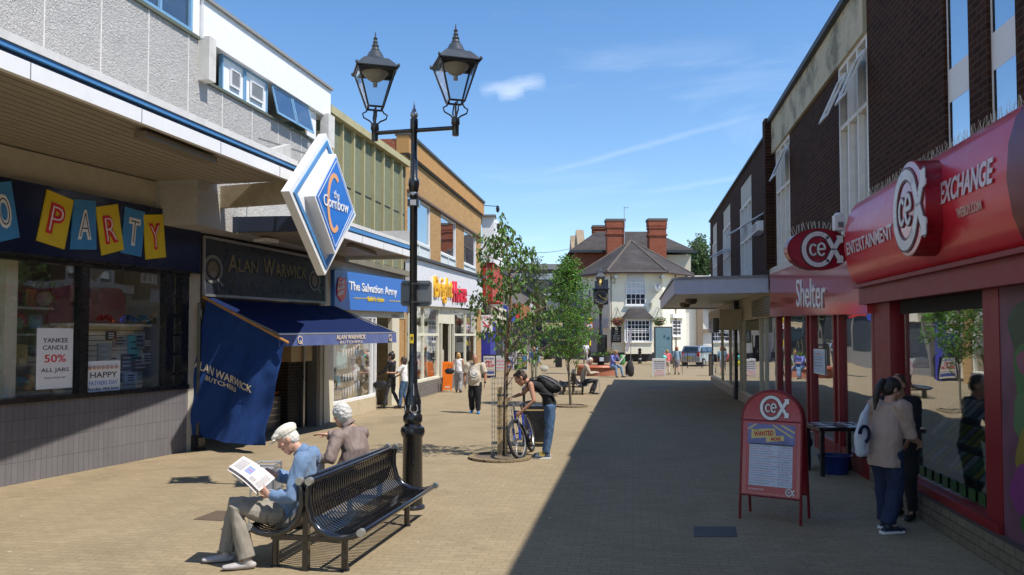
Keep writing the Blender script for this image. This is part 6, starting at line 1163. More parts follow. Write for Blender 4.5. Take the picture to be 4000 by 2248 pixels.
# ---- clock column in its planter
ck = thing('street_clock', 'black cast iron street clock with gold hands and a lantern on top', 'clock', (px2(1511, 46), 46, 1.1)); qx, qy = px2(1511, 46), 46.0
m = MB(); m.lathe((qx, qy, 0), [(.24, 1.1), (.24, 1.2), (.22, 1.22), (.22, 2.1), (.25, 2.14), (.2, 2.25), (.12, 2.32)], 4, sq=True); obj('pedestal', m, GLOSSB, ck); m = MB(); m.lathe((qx, qy, 0), [(.13, 2.3), (.14, 2.5), (.11, 2.55), (.11, 2.7), (.085, 2.75), (.08, 3.75), (.12, 3.8), (.2, 3.98), (.3, 4.02)], 16); obj('column', m, GLOSSB, ck, smooth=True)
m = MB(); m.box((qx, qy, 4.47), (.82, .5, .86)); hb = obj('clock_housing', m, GLOSSB, ck)
ckc = V((qx, qy - .26, 4.47)); m = MB(); m.prism([(.38 * cos(k * pi / 16), .38 * sin(k * pi / 16)) for k in range(32)], ckc, (1, 0, 0), z3, (0, -1, 0), 0, .01); obj('dial', m, M('dial_black', (.03, .03, .035), .3), hb)
m = MB(); m.stroke([(.375 * cos(k * pi / 16), .375 * sin(k * pi / 16)) for k in range(32)], .02, ckc, (1, 0, 0), z3, (0, -1, 0), .01, .02, closed=True)
for k in range(12): a = k * pi / 6; m.stroke([(.27 * cos(a), .27 * sin(a)), (.33 * cos(a), .33 * sin(a))], .03, ckc, (1, 0, 0), z3, (0, -1, 0), .01, .02)
obj('hour_mark', m, M('dial_grey', (.35, .33, .25), .4), hb)
m = MB(); m.stroke([(0, 0), (.30, -.14)], .03, ckc, (1, 0, 0), z3, (0, -1, 0), .022, .03); m.stroke([(0, 0), (-.12, .14)], .05, ckc, (1, 0, 0), z3, (0, -1, 0), .02, .03); obj('gold_hands', m, M('bright_gold', (.8, .55, .08), .3, metal=.4), hb)
m = MB(); m.lathe((qx, qy, 4.9), [(.46, 0), (.46, .05), (.3, .2), (.12, .3)], 4, sq=True); obj('housing_roof', m, GLOSSB, ck)
m = MB(); m.lathe((qx, qy, 5.2), [(.13, 0), (.14, .02), (.22, .42), (.24, .44)], 4, sq=True); lt_ = obj('lantern', m, glassmat('lantern_frost', (.6, .6, .55), .25), ck); m = MB(); m.lathe((qx, qy, 5.63), [(.28, 0), (.27, .04), (.14, .22), (.1, .26), (.08, .4), (.02, .5)], 4, sq=True); obj('lantern_roof', m, M('lantern_roof', (0, 0, 0)), ck)
m = MB()
for i in range(4): c4 = ((1, 1), (1, -1), (-1, -1), (-1, 1)); m.bar((qx + .135 * c4[i][0], qy + .135 * c4[i][1], 5.2), (qx + .23 * c4[i][0], qy + .23 * c4[i][1], 5.63), .015, 5)
obj('lantern_bar', m, GLOSSB, ck); m = MB(); m.ell((qx, qy, 5.4), (.07, .07, .12)); obj('lit_bulb', m, M('lit_bulb', (1, .75, .25), .5, emit=1.5), ck, smooth=True)
pl = thing('planter', 'round dark metal planter full of flowers around the clock column', 'planter', (qx, qy - .1, .5)); m = MB(); m.lathe((qx, qy, 0), [(.42, .68), (.55, .72), (.60, .9), (.62, 1.1), (.58, 1.1), (.56, 1.05)], 24); m.lathe((qx, qy, 0), [(.2, .5), (.2, .7)], 12); obj('tub', m, M('planter_metal', (.03, .035, .04), .4), pl, smooth=True)
m = MB(); m.box((qx - .02, qy - .62, .9), (.24, .02, .22)); obj('notice', m, M('notice_pale', (.5, .6, .65), .6), pl)
def leafball(m, c, r, n, s, rg, droop=0.0):
    for i in range(n):
        d_ = V((rg.gauss(0, 1), rg.gauss(0, 1), rg.gauss(0, 1))).normalized() * rg.random() ** .45; p_ = V(c) + V((d_.x * r[0], d_.y * r[1], d_.z * r[2])); leaf(m, p_, s * rg.uniform(.6, 1.2), rg, droop)
def leaf(m, p_, s, rg, droop=0.0, wide=.5):
    ax_ = V((rg.gauss(0, 1), rg.gauss(0, 1), rg.gauss(0, .7) - droop * 2.2)).normalized(); sd = ax_.cross(V((rg.gauss(0, 1), rg.gauss(0, 1), rg.gauss(0, 1)))).normalized(); up_ = ax_.cross(sd) * s * .1
    n = len(m.v); m.v += [p_, p_ + ax_ * s * .4 + sd * s * wide * .5 + up_, p_ + ax_ * s, p_ + ax_ * s * .4 - sd * s * wide * .5 + up_, p_ + ax_ * s * .5 - up_]
    m.f += [(n, n + 1, n + 4), (n + 1, n + 2, n + 4), (n, n + 4, n + 3), (n + 4, n + 2, n + 3)]
def leafmat(name, col, tr=.35, gloss=.5):
    if name in _M: return _M[name]
    m = bpy.data.materials.new(name); m.use_nodes = True; t = m.node_tree; b = t.nodes['Principled BSDF']; _M[name] = m
    gm = N(t, 'ShaderNodeNewGeometry'); hs = N(t, 'ShaderNodeHueSaturation'); hs.inputs['Color'].default_value = (*col, 1); LK(t, MA(t, 'ADD', MA(t, 'MULTIPLY', gm.outputs['Random Per Island'], .9), .55), hs.inputs['Value']); LK(t, MA(t, 'ADD', MA(t, 'MULTIPLY', gm.outputs['Random Per Island'], .05), .475), hs.inputs['Hue'])
    LK(t, hs.outputs[0], b.inputs['Base Color']); b.inputs['Roughness'].default_value = gloss
    tl_ = N(t, 'ShaderNodeBsdfTranslucent'); LK(t, hs.outputs[0], tl_.inputs[0]); mx_ = N(t, 'ShaderNodeMixShader', i_0=tr); LK(t, b.outputs[0], mx_.inputs[1]); LK(t, tl_.outputs[0], mx_.inputs[2]); LK(t, mx_.outputs[0], t.nodes['Material Output'].inputs[0]); return m
LF1 = leafmat('birch_leaf', (.15, .25, .06)); LF2 = leafmat('small_leaf', (.15, .30, .04)); LF3 = leafmat('grey_green_leaf', (.12, .15, .07)); FLP = leafmat('pink_petal', (.7, .12, .16)); FLW = leafmat('pale_petal', (.7, .5, .45))
rl = random.Random(21)
m = MB(); leafball(m, (qx, qy, 1.18), (.55, .5, .14), 260, .11, rl); obj('foliage', m, LF2, pl); m = MB(); leafball(m, (qx + .5, qy - .1, 1.3), (.28, .25, .25), 120, .09, rl); obj('straw_grass', m, leafmat('straw', (.35, .28, .1)), pl)
sb_ = thing('brick_bench', 'round red brick seat wall with rounded tile top around the clock planter', 'bench', (4.8, 45, 0)); RBS = brick('seat_brick', None, (.42, .12, .06), (.33, .09, .05), (.3, .22, .17), bw=.22, bh=.075, grime=.1)
m = MB(); m.lathe((4.85, 45.4, 0), [(1.15, 0), (1.15, .42), (.6, .42), (.6, .0)], 36); obj('wall', m, RBS, sb_, smooth=30); m = MB(); m.lathe((4.85, 45.4, 0), [(1.22, .43), (1.26, .48), (1.2, .56), (.55, .58), (.5, .43)], 36); obj('tile_top', m, M('seat_tile', (.40, .11, .05), .5, var=.25), sb_, smooth=True)
m = MB(); m.box((4.75, 44.5, .5), (.55, .7, 1.0)); m.box((3.9, 44.3, .2), (.3, .3, .4)); obj('dark_inner_post', m, BLACK, sb_) if False else None
# cycling sign pole
sp = thing('road_sign', 'black pole with a round red ringed no cycling sign and yellow plate', 'road sign', (px2(1484, 60), 60, 0)); x_ = px2(1484, 60)
m = MB(); m.bar((x_, 60, 0), (x_, 60, 5.7), .05, 10); m.bar((x_, 60, 0), (x_, 60, 1.1), .08, 10); obj('pole', m, BLACK, sp, smooth=True); c_ = V((x_ + .0, 59.93, 2.95))
m = MB(); m.prism([(.26 * cos(k * pi / 14), .26 * sin(k * pi / 14)) for k in range(28)], c_, (1, 0, 0), z3, (0, -1, 0), 0, .02); obj('disc', m, WHITE, sp)
m = MB(); m.stroke([(.235 * cos(k * pi / 14), .235 * sin(k * pi / 14)) for k in range(28)], .06, c_, (1, 0, 0), z3, (0, -1, 0), .02, .03, closed=True); obj('red_ring', m, RED, sp)
m = MB()
for u in (-.09, .09): m.stroke([(u + .065 * cos(k * pi / 6), -.04 + .065 * sin(k * pi / 6)) for k in range(12)], .018, c_, (1, 0, 0), z3, (0, -1, 0), .02, .028, closed=True)
m.stroke([(-.09, -.04), (-.04, .06), (.05, .06), (0, -.04), (-.09, -.04)], .016, c_, (1, 0, 0), z3, (0, -1, 0), .02, .028); m.stroke([(.09, -.04), (.05, .09)], .016, c_, (1, 0, 0), z3, (0, -1, 0), .02, .028); obj('bicycle_symbol', m, INK, sp)
m = MB(); m.box((x_ + .06, 59.92, 3.38), (.26, .02, .42)); obj('yellow_plate', m, YELLOW, sp); m = MB(); m.box((x_ + .06, 59.905, 3.40 + .06), (.16, .01, .03)); m.box((x_ + .06, 59.905, 3.32), (.16, .01, .03)); obj('plate_lines', m, INK, sp); m = MB(); m.prism([(.24 * cos(k * pi / 14), .24 * sin(k * pi / 14)) for k in range(28)], c_ + V((0, .12, -.78)), (1, 0, 0), z3, (0, -1, 0), 0, .02); obj('grey_disc', m, M('sign_back_grey', (0, 0, 0)), sp)
m = MB(); m.lathe((x_, 60, 0), [(.075, 1.5), (.075, 1.9)], 10); obj('yellow_wrap', m, YELLOW, sp); m = MB(); m.bar((x_, 60, 4.75), (x_ + .5, 60, 4.75), .03); obj('side_arm', m, BLACK, sp)
# bollard, info panel, feather flag, railing
bo = thing('bollard', 'black cast iron bollard in front of the pub bay window', 'bollard', (px2(1609, 64), 64, 0)); m = MB(); m.lathe((px2(1609, 64), 64, 0), [(.17, 0), (.17, .12), (.12, .16), (.12, .85), (.15, .88), (.15, .94), (.1, .97), (.15, 1.08), (.14, 1.18), (.04, 1.25)], 14); obj('post', m, GLOSSB, bo, smooth=True)
m = MB(); m.lathe((px2(1609, 64), 64, 0), [(.124, .36), (.124, .42)], 14); obj('white_band', m, WHITE, bo)
ip = thing('information_panel', 'tall grey framed glass information panel in front of the pub', 'information panel', (px2(1668, 61.5), 61.5, 0)); x_ = px2(1668, 61.5)
m = MB(); m.box((x_, 61.5, 1.5), (1.42, .2, 2.9)); obj('frame', m, M('panel_frame', (.07, .065, .065), .5), ip); m = MB(); m.box((x_, 61.39, 1.62), (1.22, .02, 2.45)); obj('glass_face', m, M('panel_glass', (.17, .27, .30), .1, coat=.5, var=.08), ip)
m = MB(); m.stroke([(-.3, -.5), (.0, -.45), (.1, -.7), (.25, -.6)], .02, (x_, 61.38, 1.7), (1, 0, 0), z3, (0, -1, 0), .002, .004); m.stroke([(-.1, .2), (-.12, -.2), (.1, -.3), (.2, .1)], .015, (x_, 61.38, 1.7), (1, 0, 0), z3, (0, -1, 0), .002, .004); obj('map_lines', m, M('map_line', (.4, .5, .52), .6), ip)
m = MB(); m.box((x_ + .08, 61.375, 2.2), (.14, .01, .2)); m.prism([(.12 * cos(k * pi / 8), .12 * sin(k * pi / 8)) for k in range(16)], (x_ + .38, 61.38, 2.05), (1, 0, 0), z3, (0, -1, 0), .002, .01); obj('map_badge', m, M('map_dark', (.03, .1, .12), .5), ip)
ff = thing('feather_flag', 'thin grey furled feather flag on a pole in front of the bay window', 'flag', (px2(1587, 60), 60, 0)); x_ = px2(1587, 60); m = MB(); m.bar((x_ - .05, 60, 0), (x_ + .05, 60, 2.95), .025); obj('pole', m, MIDGREY, ff); m = MB(); m.prism([(.03, 2.95), (.1, 2.85), (.0, 2.0), (-.25, 1.0), (-.42, 1.1), (-.3, 1.6), (-.15, 2.4)], (x_, 60, 0), (1, 0, 0), z3, (0, -1, 0), 0, .03); obj('cloth', m, M('flag_grey', (.33, .3, .33), .8), ff)
rl_ = thing('railing', 'black metal railing in front of the silver car', 'railing', (px2(1745, 55), 55, 0)); xa, xb = px2(1693, 55), px2(1797, 55)
m = MB(); m.bar((xa, 55, 1.12), (xb, 55, 1.12), .03); m.bar((xa, 55, .2), (xb, 55, .2), .025)
for k in range(27): x_ = xa + (xb - xa) * k / 26; m.bar((x_, 55, .0 if k % 9 == 0 else .2), (x_, 55, 1.12), .03 if k % 9 == 0 else .014, 6)
obj('bars', m, BLACK, rl_)
wp = thing('bollard', 'square dark timber post at the end of the railing by the mid shops', 'bollard', (px2(1790, 44.5), 44.5, 0)); m = MB(); m.box((px2(1790, 44.5), 44.5, .6), (.3, .25, 1.2)); m.lathe((px2(1790, 44.5), 44.5, 1.2), [(.15, 0), (.02, .08)], 4, sq=True); obj('post', m, M('dark_timber', (.06, .05, .035), .7), wp)
for i, px in enumerate((1554, 1658)):
    hbk = thing('hanging_basket', 'hanging basket of %s on the pub wall %s the bay window' % (('pink and red flowers', 'left of') if i == 0 else ('pale green foliage', 'right of')), 'hanging basket', V(at(px, 808, 65.4)), 'pub hanging baskets'); c_ = V(at(px, 807, 65.4)); Yw = 66.2
    m = MB(); m.lathe((c_.x, c_.y, c_.z - .45), [(.05, 0), (.3, .12), (.42, .42), (.4, .44)], 14); obj('bowl', m, M('basket_dark', (.05, .04, .03), .9), hbk); m = MB(); leafball(m, c_ + V((0, 0, -.02)), (.62, .5, .38), 420, .15, rl, .4); obj('foliage', m, leafmat('basket_leaf', (.16, .22, .06)), hbk)
    m = MB(); leafball(m, c_ + V((0, -.15, -.05)), (.6, .45, .32), 190 if i == 0 else 60, .13, rl); obj('flowers', m, FLP if i == 0 else FLW, hbk); m = MB(); m.bar((c_.x, Yw, c_.z + 1.1), (c_.x, c_.y, c_.z + 1.0), .025); m.bar((c_.x, Yw, c_.z + .5), (c_.x, c_.y, c_.z + 1.0), .02)
    for k in (-1, 1): m.bar((c_.x, c_.y, c_.z + 1.0), (c_.x + k * .38, c_.y, c_.z), .012)
    obj('bracket', m, BLACK, hbk)
# ---- car
cr = thing('parked_car', 'small silver car seen from behind beyond the railing', 'car', (14.1, 59.6, 0), local=True, rz=R(52)); CP = M('car_silver', (.45, .46, .48), .25, metal=.6, coat=1.0, var=.03)
sec = [(-1.8, .3), (1.75, .3), (1.85, .55), (1.75, .8), (.95, .98), (.3, 1.42), (-.4, 1.55), (-1.45, 1.50), (-1.72, 1.0), (-1.85, .7)]
m = MB(); n = len(sec); V4 = []
for yy, sc_ in ((-.80, .93), (-.74, 1.0), (.74, 1.0), (.80, .93)):
    V4.append([V((x * (1 if z < 1 else 1), yy * (1 if z < 1.0 else .84), z if abs(yy) < .75 else (z - .8) * sc_ + .8)) for x, z in sec])
m.v = [p for r in V4 for p in r]
for r_ in range(3):
    for i in range(n): i2 = (i + 1) % n; m.f.append((r_ * n + i, r_ * n + i2, (r_ + 1) * n + i2, (r_ + 1) * n + i))
m.f.append(tuple(range(n))[::-1]); m.f.append(tuple(range(3 * n, 4 * n))); obj('body', m, CP, cr, smooth=35)
CW_ = M('car_glass', (.02, .025, .03), .05, coat=1.0); m = MB(); m.hexa([V((-1.74, -.6, 1.02)), V((-1.74, .6, 1.02)), V((-1.6, .6, 1.02)), V((-1.6, -.6, 1.02)), V((-1.515, -.52, 1.42)), V((-1.515, .52, 1.42)), V((-1.4, .52, 1.42)), V((-1.4, -.52, 1.42))]); obj('rear_window', m, CW_, cr)
for sy in (1, -1):
    for x0, x1 in ((-1.35, -.55), (-.45, .35)):
        m = MB(); m.hexa([V((x0, sy * .815, 1.0)), V((x1 + (.35 if x1 > 0 else 0), sy * .815, 1.0)), V((x1 + (.35 if x1 > 0 else 0), sy * .7, 1.0)), V((x0, sy * .7, 1.0)), V((x0 + .05, sy * .70, 1.42)), V((x1, sy * .70, 1.42)), V((x1, sy * .6, 1.42)), V((x0 + .05, sy * .6, 1.42))]); obj('side_window', m, CW_, cr)
    m = MB(); m.box((-1.80, sy * .66, .92), (.12, .2, .36)); obj('tail_light', m, M('tail_red', (.5, .02, .02), .2, coat=.6), cr); m = MB(); m.box((1.78, sy * .6, .68), (.12, .3, .16)); obj('headlight', m, WHITE, cr)
    for x0 in (-1.15, 1.2):
        m = MB(); m.tube([V((x0, sy * .62, .3)), V((x0, sy * .82, .3))], [.3, .3], k=24, cap=False); w_ = obj('wheel', m, M('tyre', (.02, .02, .02), .8), cr, smooth=30); m = MB(); m.tube([V((x0, sy * .8, .3)), V((x0, sy * .835, .3))], [.19, .17], k=10, cap=False); obj('rim', m, ALU, w_)
m = MB(); m.box((-1.84, 0, .45), (.1, 1.5, .22)); obj('bumper', m, CP, cr); m = MB(); m.box((-1.90, 0, .62), (.02, .5, .12)); obj('number_plate', m, YELLOW, cr)
# ---- table of game cases outside the red shop
tb = thing('display_table', 'small dark table covered with flat cases outside the red framed shop', 'table', (5.15, 13.1, 0)); tx, ty = px2(2098, 13.1), 13.1
m = MB(); m.box((tx, ty, .75), (.82, .75, .05)); obj('table_top', m, BLACK, tb)
for a, b_ in ((-.34, -.3), (.34, -.3), (-.34, .3), (.34, .3)): m = MB(); m.box((tx + a, ty + b_, .36), (.06, .06, .72)); obj('leg', m, BLACK, tb)
rc = random.Random(9); CB = M('case_greyblue', (.12, .13, .16), .3, coat=.5, var=.6, vs=12)
for i in range(18):
    x_, y_ = tx - .34 + (i % 6) * .135 + rc.uniform(-.02, .02), ty - .27 + (i // 6) * .27 + rc.uniform(-.02, .02); m = MB(); m.box((x_, y_, .785 + .004 * (i % 3)), (.125, .18, .012), rc.uniform(-.3, .3)); o_ = obj('game_case', m, [CB, M('case_pale', (.4, .4, .42), .3), M('case_ink', (.04, .04, .06), .3)][i % 3], None, label='flat plastic game case lying on the dark table outside the red shop', cat='game case', group='game cases on the pavement table', base=(x_, y_, .78))
tbn = thing('storage_tub', 'blue plastic tub under the dark pavement table', 'tub', (tx, ty, 0)); m = MB(); m.lathe((tx - .02, ty, .0), [(.2, 0), (.26, .28), (.28, .30), (.25, .30), (.22, .1)], 20); obj('tub', m, M('tub_blue', (.01, .03, .16), .4), tbn, smooth=35)
wc = thing('white_box', 'white box with a dark emblem beside the blue tub under the table', 'box', (tx - .33, ty + .5, 0)); m = MB(); m.box((tx - .3, ty + .55, .42), (.2, .3, .4)); m.box((tx - .3, ty + .55, .11), (.16, .24, .22)); obj('box', m, WHITE, wc); m = MB(); m.prism([(.07 * cos(k * pi / 8), .09 * sin(k * pi / 8)) for k in range(16)], (tx - .3, ty + .399, .45), (1, 0, 0), z3, (0, -1, 0), 0, .004); obj('emblem', m, NAVY, wc)
# ================================================================ TREES
BARK = M('birch_bark', (.23, .135, .085), .7, var=.4, vs=18, bump=.6); BARK2 = M('grey_bark', (.17, .15, .11), .8, var=.3, vs=14, bump=.6)
def tree(label, base, trunk_pts, tips, leafm, bark, leaf_s, per, seed, spread, droop=.5, r0=.05, wide=.55, starts=None, group=None):
    rg = random.Random(seed); t_ = thing('young_tree' if len(tips) < 200 else 'tree', label, 'tree', base, group)
    m = MB(); n = len(trunk_pts); m.tube(trunk_pts, [r0 * (1 - .8 * i / (n - 1)) for i in range(n)], k=8); tops = [V(p) for p in trunk_pts]; lf = MB(); br = MB()
    for tip in tips:
        tip = V(tip); zs = max(tops[0].z + .3 * (tops[-1].z - tops[0].z), tip.z - (.55 + .35 * rg.random()) * max(.35, (tip - tops[-1]).length * .45)); zs = min(zs, tops[-1].z - .05)
        st = tops[0]
        for i in range(n - 1):
            if tops[i].z <= zs <= tops[i + 1].z: st = tops[i].lerp(tops[i + 1], (zs - tops[i].z) / (tops[i + 1].z - tops[i].z))
        L_ = (tip - st).length; mid = st.lerp(tip, .5) + V((rg.gauss(0, .04), rg.gauss(0, .04), .08 * L_)); pts = [st, st.lerp(mid, .5) + V((0, 0, .03 * L_)), mid, mid.lerp(tip, .5) + V((0, 0, .02 * L_)), tip]
        br.tube(pts, [r0 * .28, r0 * .22, r0 * .16, r0 * .10, r0 * .05], k=5)
        for i in range(per // 4):
            f_ = .38 + .62 * rg.random() ** .7; k = min(3, int(f_ * 4)); p_ = pts[k].lerp(pts[k + 1], f_ * 4 - k); s_ = spread * (.6 + .6 * sin(pi * min(1, f_))); c_ = p_ + V((rg.gauss(0, s_), rg.gauss(0, s_), rg.gauss(0, s_) - s_ * .3))
            br.tube([p_, c_], [r0 * .05, r0 * .03], k=3, cap=False)
            for j_ in range(4): leaf(lf, c_ + V((rg.gauss(0, leaf_s * .35), rg.gauss(0, leaf_s * .35), rg.gauss(0, leaf_s * .35))), leaf_s * rg.uniform(.5, 1.3), rg, droop, wide)
    obj('trunk', m, bark, t_, smooth=True); obj('branches', br, bark, t_, smooth=True); obj('crown', lf, leafm, t_); return t_
rt = random.Random(31); T1 = [(1258, 562), (1268, 588), (1252, 610), (1290, 602), (1302, 625), (1280, 640), (1210, 600), (1203, 645), (1222, 625), (1338, 628), (1345, 660), (1328, 640), (1188, 752), (1160, 738), (1205, 700), (1232, 705), (1246, 680), (1225, 800), (1262, 745), (1262, 790), (1312, 700), (1300, 760), (1352, 735), (1398, 768), (1372, 800), (1340, 845), (1405, 815), (1305, 855), (1385, 866), (1285, 815), (1335, 790), (1275, 700), (1318, 820), (1210, 830)]
tips = [V(at(px, py, 14.85 + rt.uniform(-.75, .75))) for px, py in T1]
tree('young birch with large drooping leaves in the wire guard beside the bicycle', (-.15, 14.85, 0), [(-.13, 14.85, 0), (-.12, 14.87, 1.2), (-.10, 14.88, 2.0), (-.02, 14.88, 2.8), (-.06, 14.85, 3.5), (-.14, 14.85, 4.25)], tips, LF1, BARK,   .108, 46, 5, .12, .8, .048)
tp = []
for i in range(70):
    z_ = 1.75 + 2.85 * (i / 69) ** .9; f_ = (z_ - 1.7) / 2.95; r_ = .88 * (sin(pi * min(1, f_ * .72 + .27)) ** .9) * (.75 + .4 * rt.random()); a = rt.random() * 6.28; tp.append((1.83 + r_ * cos(a), 25.4 + r_ * sin(a), z_ + .1))
tree('young bushy green tree in the middle of the street beyond the near birch', (1.85, 25.4, 0), [(1.87, 25.4, 0), (1.80, 25.4, 1.3), (1.78, 25.4, 2.4), (1.80, 25.4, 3.5), (1.82, 25.4, 4.5)], tp, LF2, BARK2, .09, 105, 6, .14, .25, .045, .5)
m = MB(); m.tube([(1.87, 25.4, .9), (2.15, 25.35, 1.5), (2.35, 25.3, 2.2)], [.015, .01, .006], k=6); m.tube([(1.85, 25.4, .7), (1.72, 25.4, 1.4), (1.55, 25.4, 2.1)], [.015, .01, .006], k=6); obj('low_stem', m, BARK2, bpy.data.objects['crown.001'].parent, smooth=True)
def blobtips(px0, px1, py0, py1, Y, n, dy):
    o = []
    for i in range(n):
        while True:
            u, v = rt.uniform(-1, 1), rt.uniform(-1, 1)
            if u * u + v * v < 1 and rt.random() < .95: break
        o.append(V(at((px0 + px1) / 2 + u * (px1 - px0) / 2, (py0 + py1) / 2 - v * (py1 - py0) / 2, Y + rt.uniform(-dy, dy))))
    return o
X4 = px2(1345, 78); tree('distant wispy grey green tree in front of the far glazed building', (X4, 78, gz(78)), [(X4, 78, gz(78)), (X4, 78, 4), (X4 - .2, 78, 7), (X4 - .3, 78, 9.5)], blobtips(1312, 1385, 648, 800, 78, 60, 1.6), LF3, BARK2, .16, 60, 9, .28, .1, .1)
X5 = px2(1762, 96); tree('full green tree behind the plain brick wall beyond the pub', (X5, 96, gz(96)), [(X5, 96, gz(96)), (X5, 96, 6), (X5, 96, 10), (X5, 96, 13)], blobtips(1728, 1800, 605, 715, 96, 70, 2.5), leafmat('full_leaf', (.09, .15, .05)), BARK2, .42, 60, 12, .42, .2, .2)
X6 = px2(1320, 112); tree('dark distant tree beside the far shops up the hill', (X6, 112, gz(112)), [(X6, 112, gz(112)), (X6, 112, 6), (X6, 112, 8), (X6, 112, 10)], blobtips(1290, 1370, 690, 800, 112, 50, 2), leafmat('dark_leaf', (.05, .085, .03)), BARK2, .4, 60, 14, .45, .2, .15)

# ================================================================ BICYCLE
bk_ = thing('bicycle', 'blue and silver mountain bike leaning on the tree guard beside the bending man', 'bicycle', (0, 0, 0), local=True)
FC, RC = V((.17, 14.55, 0)), V((.40, 15.55, 0)); fw = (FC - RC).normalized(); lat = V((-fw.y, fw.x, 0)); ln_ = R(12)   # fw: to the camera; lean towards -x
left_ = V((-1, 0, 0)); latw = lat if lat.x < 0 else -lat; upB = (z3 * cos(ln_) + latw * sin(ln_)).normalized(); sideB = fw.cross(upB)
bk_.location = RC; WR = .365
def BQ(x, y, z): return fw * x + sideB * y + upB * z      # x forward from rear axle, z up
def wheel(cx_, steer, name):
    f2 = (fw * cos(steer) + sideB * sin(steer)).normalized(); s2 = f2.cross(upB)
    def ring(r, w1, n=40, k=8): 
        P_ = [BQ(cx_, 0, WR) + f2 * r * cos(2 * pi * i / n) + upB * r * sin(2 * pi * i / n) for i in range(n + 1)]; return P_
    m = MB(); c0 = BQ(cx_, 0, WR); n = 44; rr = .027; vs = []
    def torus(m, r, rr, kk=8, bumpy=0.0):
        b0 = len(m.v)
        for i in range(n):
            a = 2 * pi * i / n; d_ = f2 * cos(a) + upB * sin(a)
            for j_ in range(kk):
                th = 2 * pi * j_ / kk; q = rr * (1 + (bumpy if (i + j_) % 2 and cos(th) > -.2 else 0)); m.v.append(c0 + d_ * (r + q * cos(th)) + s2 * q * sin(th))
        for i in range(n):
            for j_ in range(kk): i2, j2 = (i + 1) % n, (j_ + 1) % kk; m.f.append((b0 + i * kk + j_, b0 + i * kk + j2, b0 + i2 * kk + j2, b0 + i2 * kk + j_))
    torus(m, WR - .028, .028, 10, .14); t_ = obj(name, m, M('bike_tyre', (.02, .02, .022), .8), bk_)
    m = MB(); torus(m, WR - .058, .011, 6); obj('rim', m, ALU, t_, smooth=True); m = MB()
    for i in range(28): a = 2 * pi * i / 28; d_ = f2 * cos(a) + upB * sin(a); m.bar(c0 + s2 * (.03 if i % 2 else -.03), c0 + d_ * (WR - .055), .0016, 3)
    m.tube([c0 - s2 * .045, c0 + s2 * .045], [.018, .018], k=8); obj('spokes', m, STEEL, t_)
    m = MB(); m.tube([c0 + s2 * .055, c0 + s2 * .058], [.08, .08], k=20, cap=False); obj('brake_disc', m, ALU, t_); return c0, f2, s2
wb_ = 1.03; wheel(0, 0, 'rear_wheel'); cF, f2, s2 = wheel(wb_, R(13), 'front_wheel')
BB, ST, HT, HBt = BQ(.40, 0, .29), BQ(.20, 0, .80), BQ(.80, 0, .86), BQ(.845, 0, .72); BLU = M('bike_blue', (.01, .05, .40), .25, coat=.8, metal=.3); BSV = M('bike_silver', (.5, .5, .52), .3, metal=.7)
m = MB(); m.bar(BB, ST, .018); m.bar(ST, HT, .02); m.bar(BB, HBt, .024)
for sgn in (-1, 1): m.bar(BB + sideB * sgn * .03, BQ(0, sgn * .06, WR), .01); m.bar(ST + sideB * sgn * .02 - upB * .06, BQ(0, sgn * .06, WR), .009)
m.tube([HBt, HT], [.024, .024]); obj('frame', m, BLU, bk_, smooth=True)
crn = BQ(.86, 0, .70); m = MB(); m.beam(crn - s2 * .07, crn + s2 * .07, .04, .05)
for sgn in (-1, 1): m.bar(crn + s2 * sgn * .065, crn + s2 * sgn * .065 + (cF - crn) * .45, .016); m.bar(crn + s2 * sgn * .065, crn + s2 * sgn * .065 - (cF - crn) * .25, .014)
obj('fork_stanchion', m, BSV, bk_, smooth=True)
m = MB()
for sgn in (-1, 1): m.bar(crn + s2 * sgn * .065 + (cF - crn) * .42, cF + s2 * sgn * .058, .022)
obj('fork_leg', m, BLU, bk_, smooth=True)
hbC = HT + upB * .13 - fw * .02; m = MB(); m.tube([HT, hbC], [.016, .016]); m.tube([hbC - s2 * .33 - f2 * .06, hbC - s2 * .15, hbC, hbC + s2 * .15, hbC + s2 * .33 - f2 * .06], [.013] * 5); m.beam(hbC + f2 * .03 - s2 * .02, hbC + f2 * .03 + s2 * .02, .04, .05); obj('handlebar', m, BSV, bk_, smooth=True)
m = MB()
for sgn in (-1, 1): m.tube([hbC + s2 * sgn * .22 - f2 * .03, hbC + s2 * sgn * .34 - f2 * .06], [.018, .018]); m.bar(hbC + s2 * sgn * .2 + f2 * .02, hbC + s2 * sgn * .29 + f2 * .06, .007)
obj('grip', m, BLACK, bk_, smooth=True)
m = MB(); m.bar(ST, ST + upB * .12, .014); m.tube([ST + upB * .13 - fw * .12, ST + upB * .14, ST + upB * .13 + fw * .13], [(.065, .02), (.045, .02), (.015, .015)], right=sideB); obj('saddle', m, BLACK, bk_, smooth=True)
m = MB(); m.tube([BB - sideB * .06, BB - sideB * .065], [.09, .09], k=24, cap=False); m.bar(BB - sideB * .08, BB - sideB * .08 + (fw * .1 - upB * .13), .011); m.bar(BB + sideB * .08, BB + sideB * .08 - (fw * .1 - upB * .13), .011); m.beam(BB - sideB * .08 + (fw * .1 - upB * .13), BB - sideB * .18 + (fw * .1 - upB * .13), .06, .02); m.beam(BB + sideB * .08 - (fw * .1 - upB * .13), BB + sideB * .18 - (fw * .1 - upB * .13), .06, .02); obj('crankset', m, BLACK, bk_)
m = MB(); m.tube([hbC + s2 * .1, hbC + f2 * .14 + upB * .06, crn + f2 * .08, cF + s2 * .06 + upB * .05], [.004] * 4, k=5); m.tube([hbC - s2 * .1, hbC + f2 * .12 + upB * .09, HT + fw * .06, ST], [.004] * 4, k=5); obj('cable', m, INK, bk_)
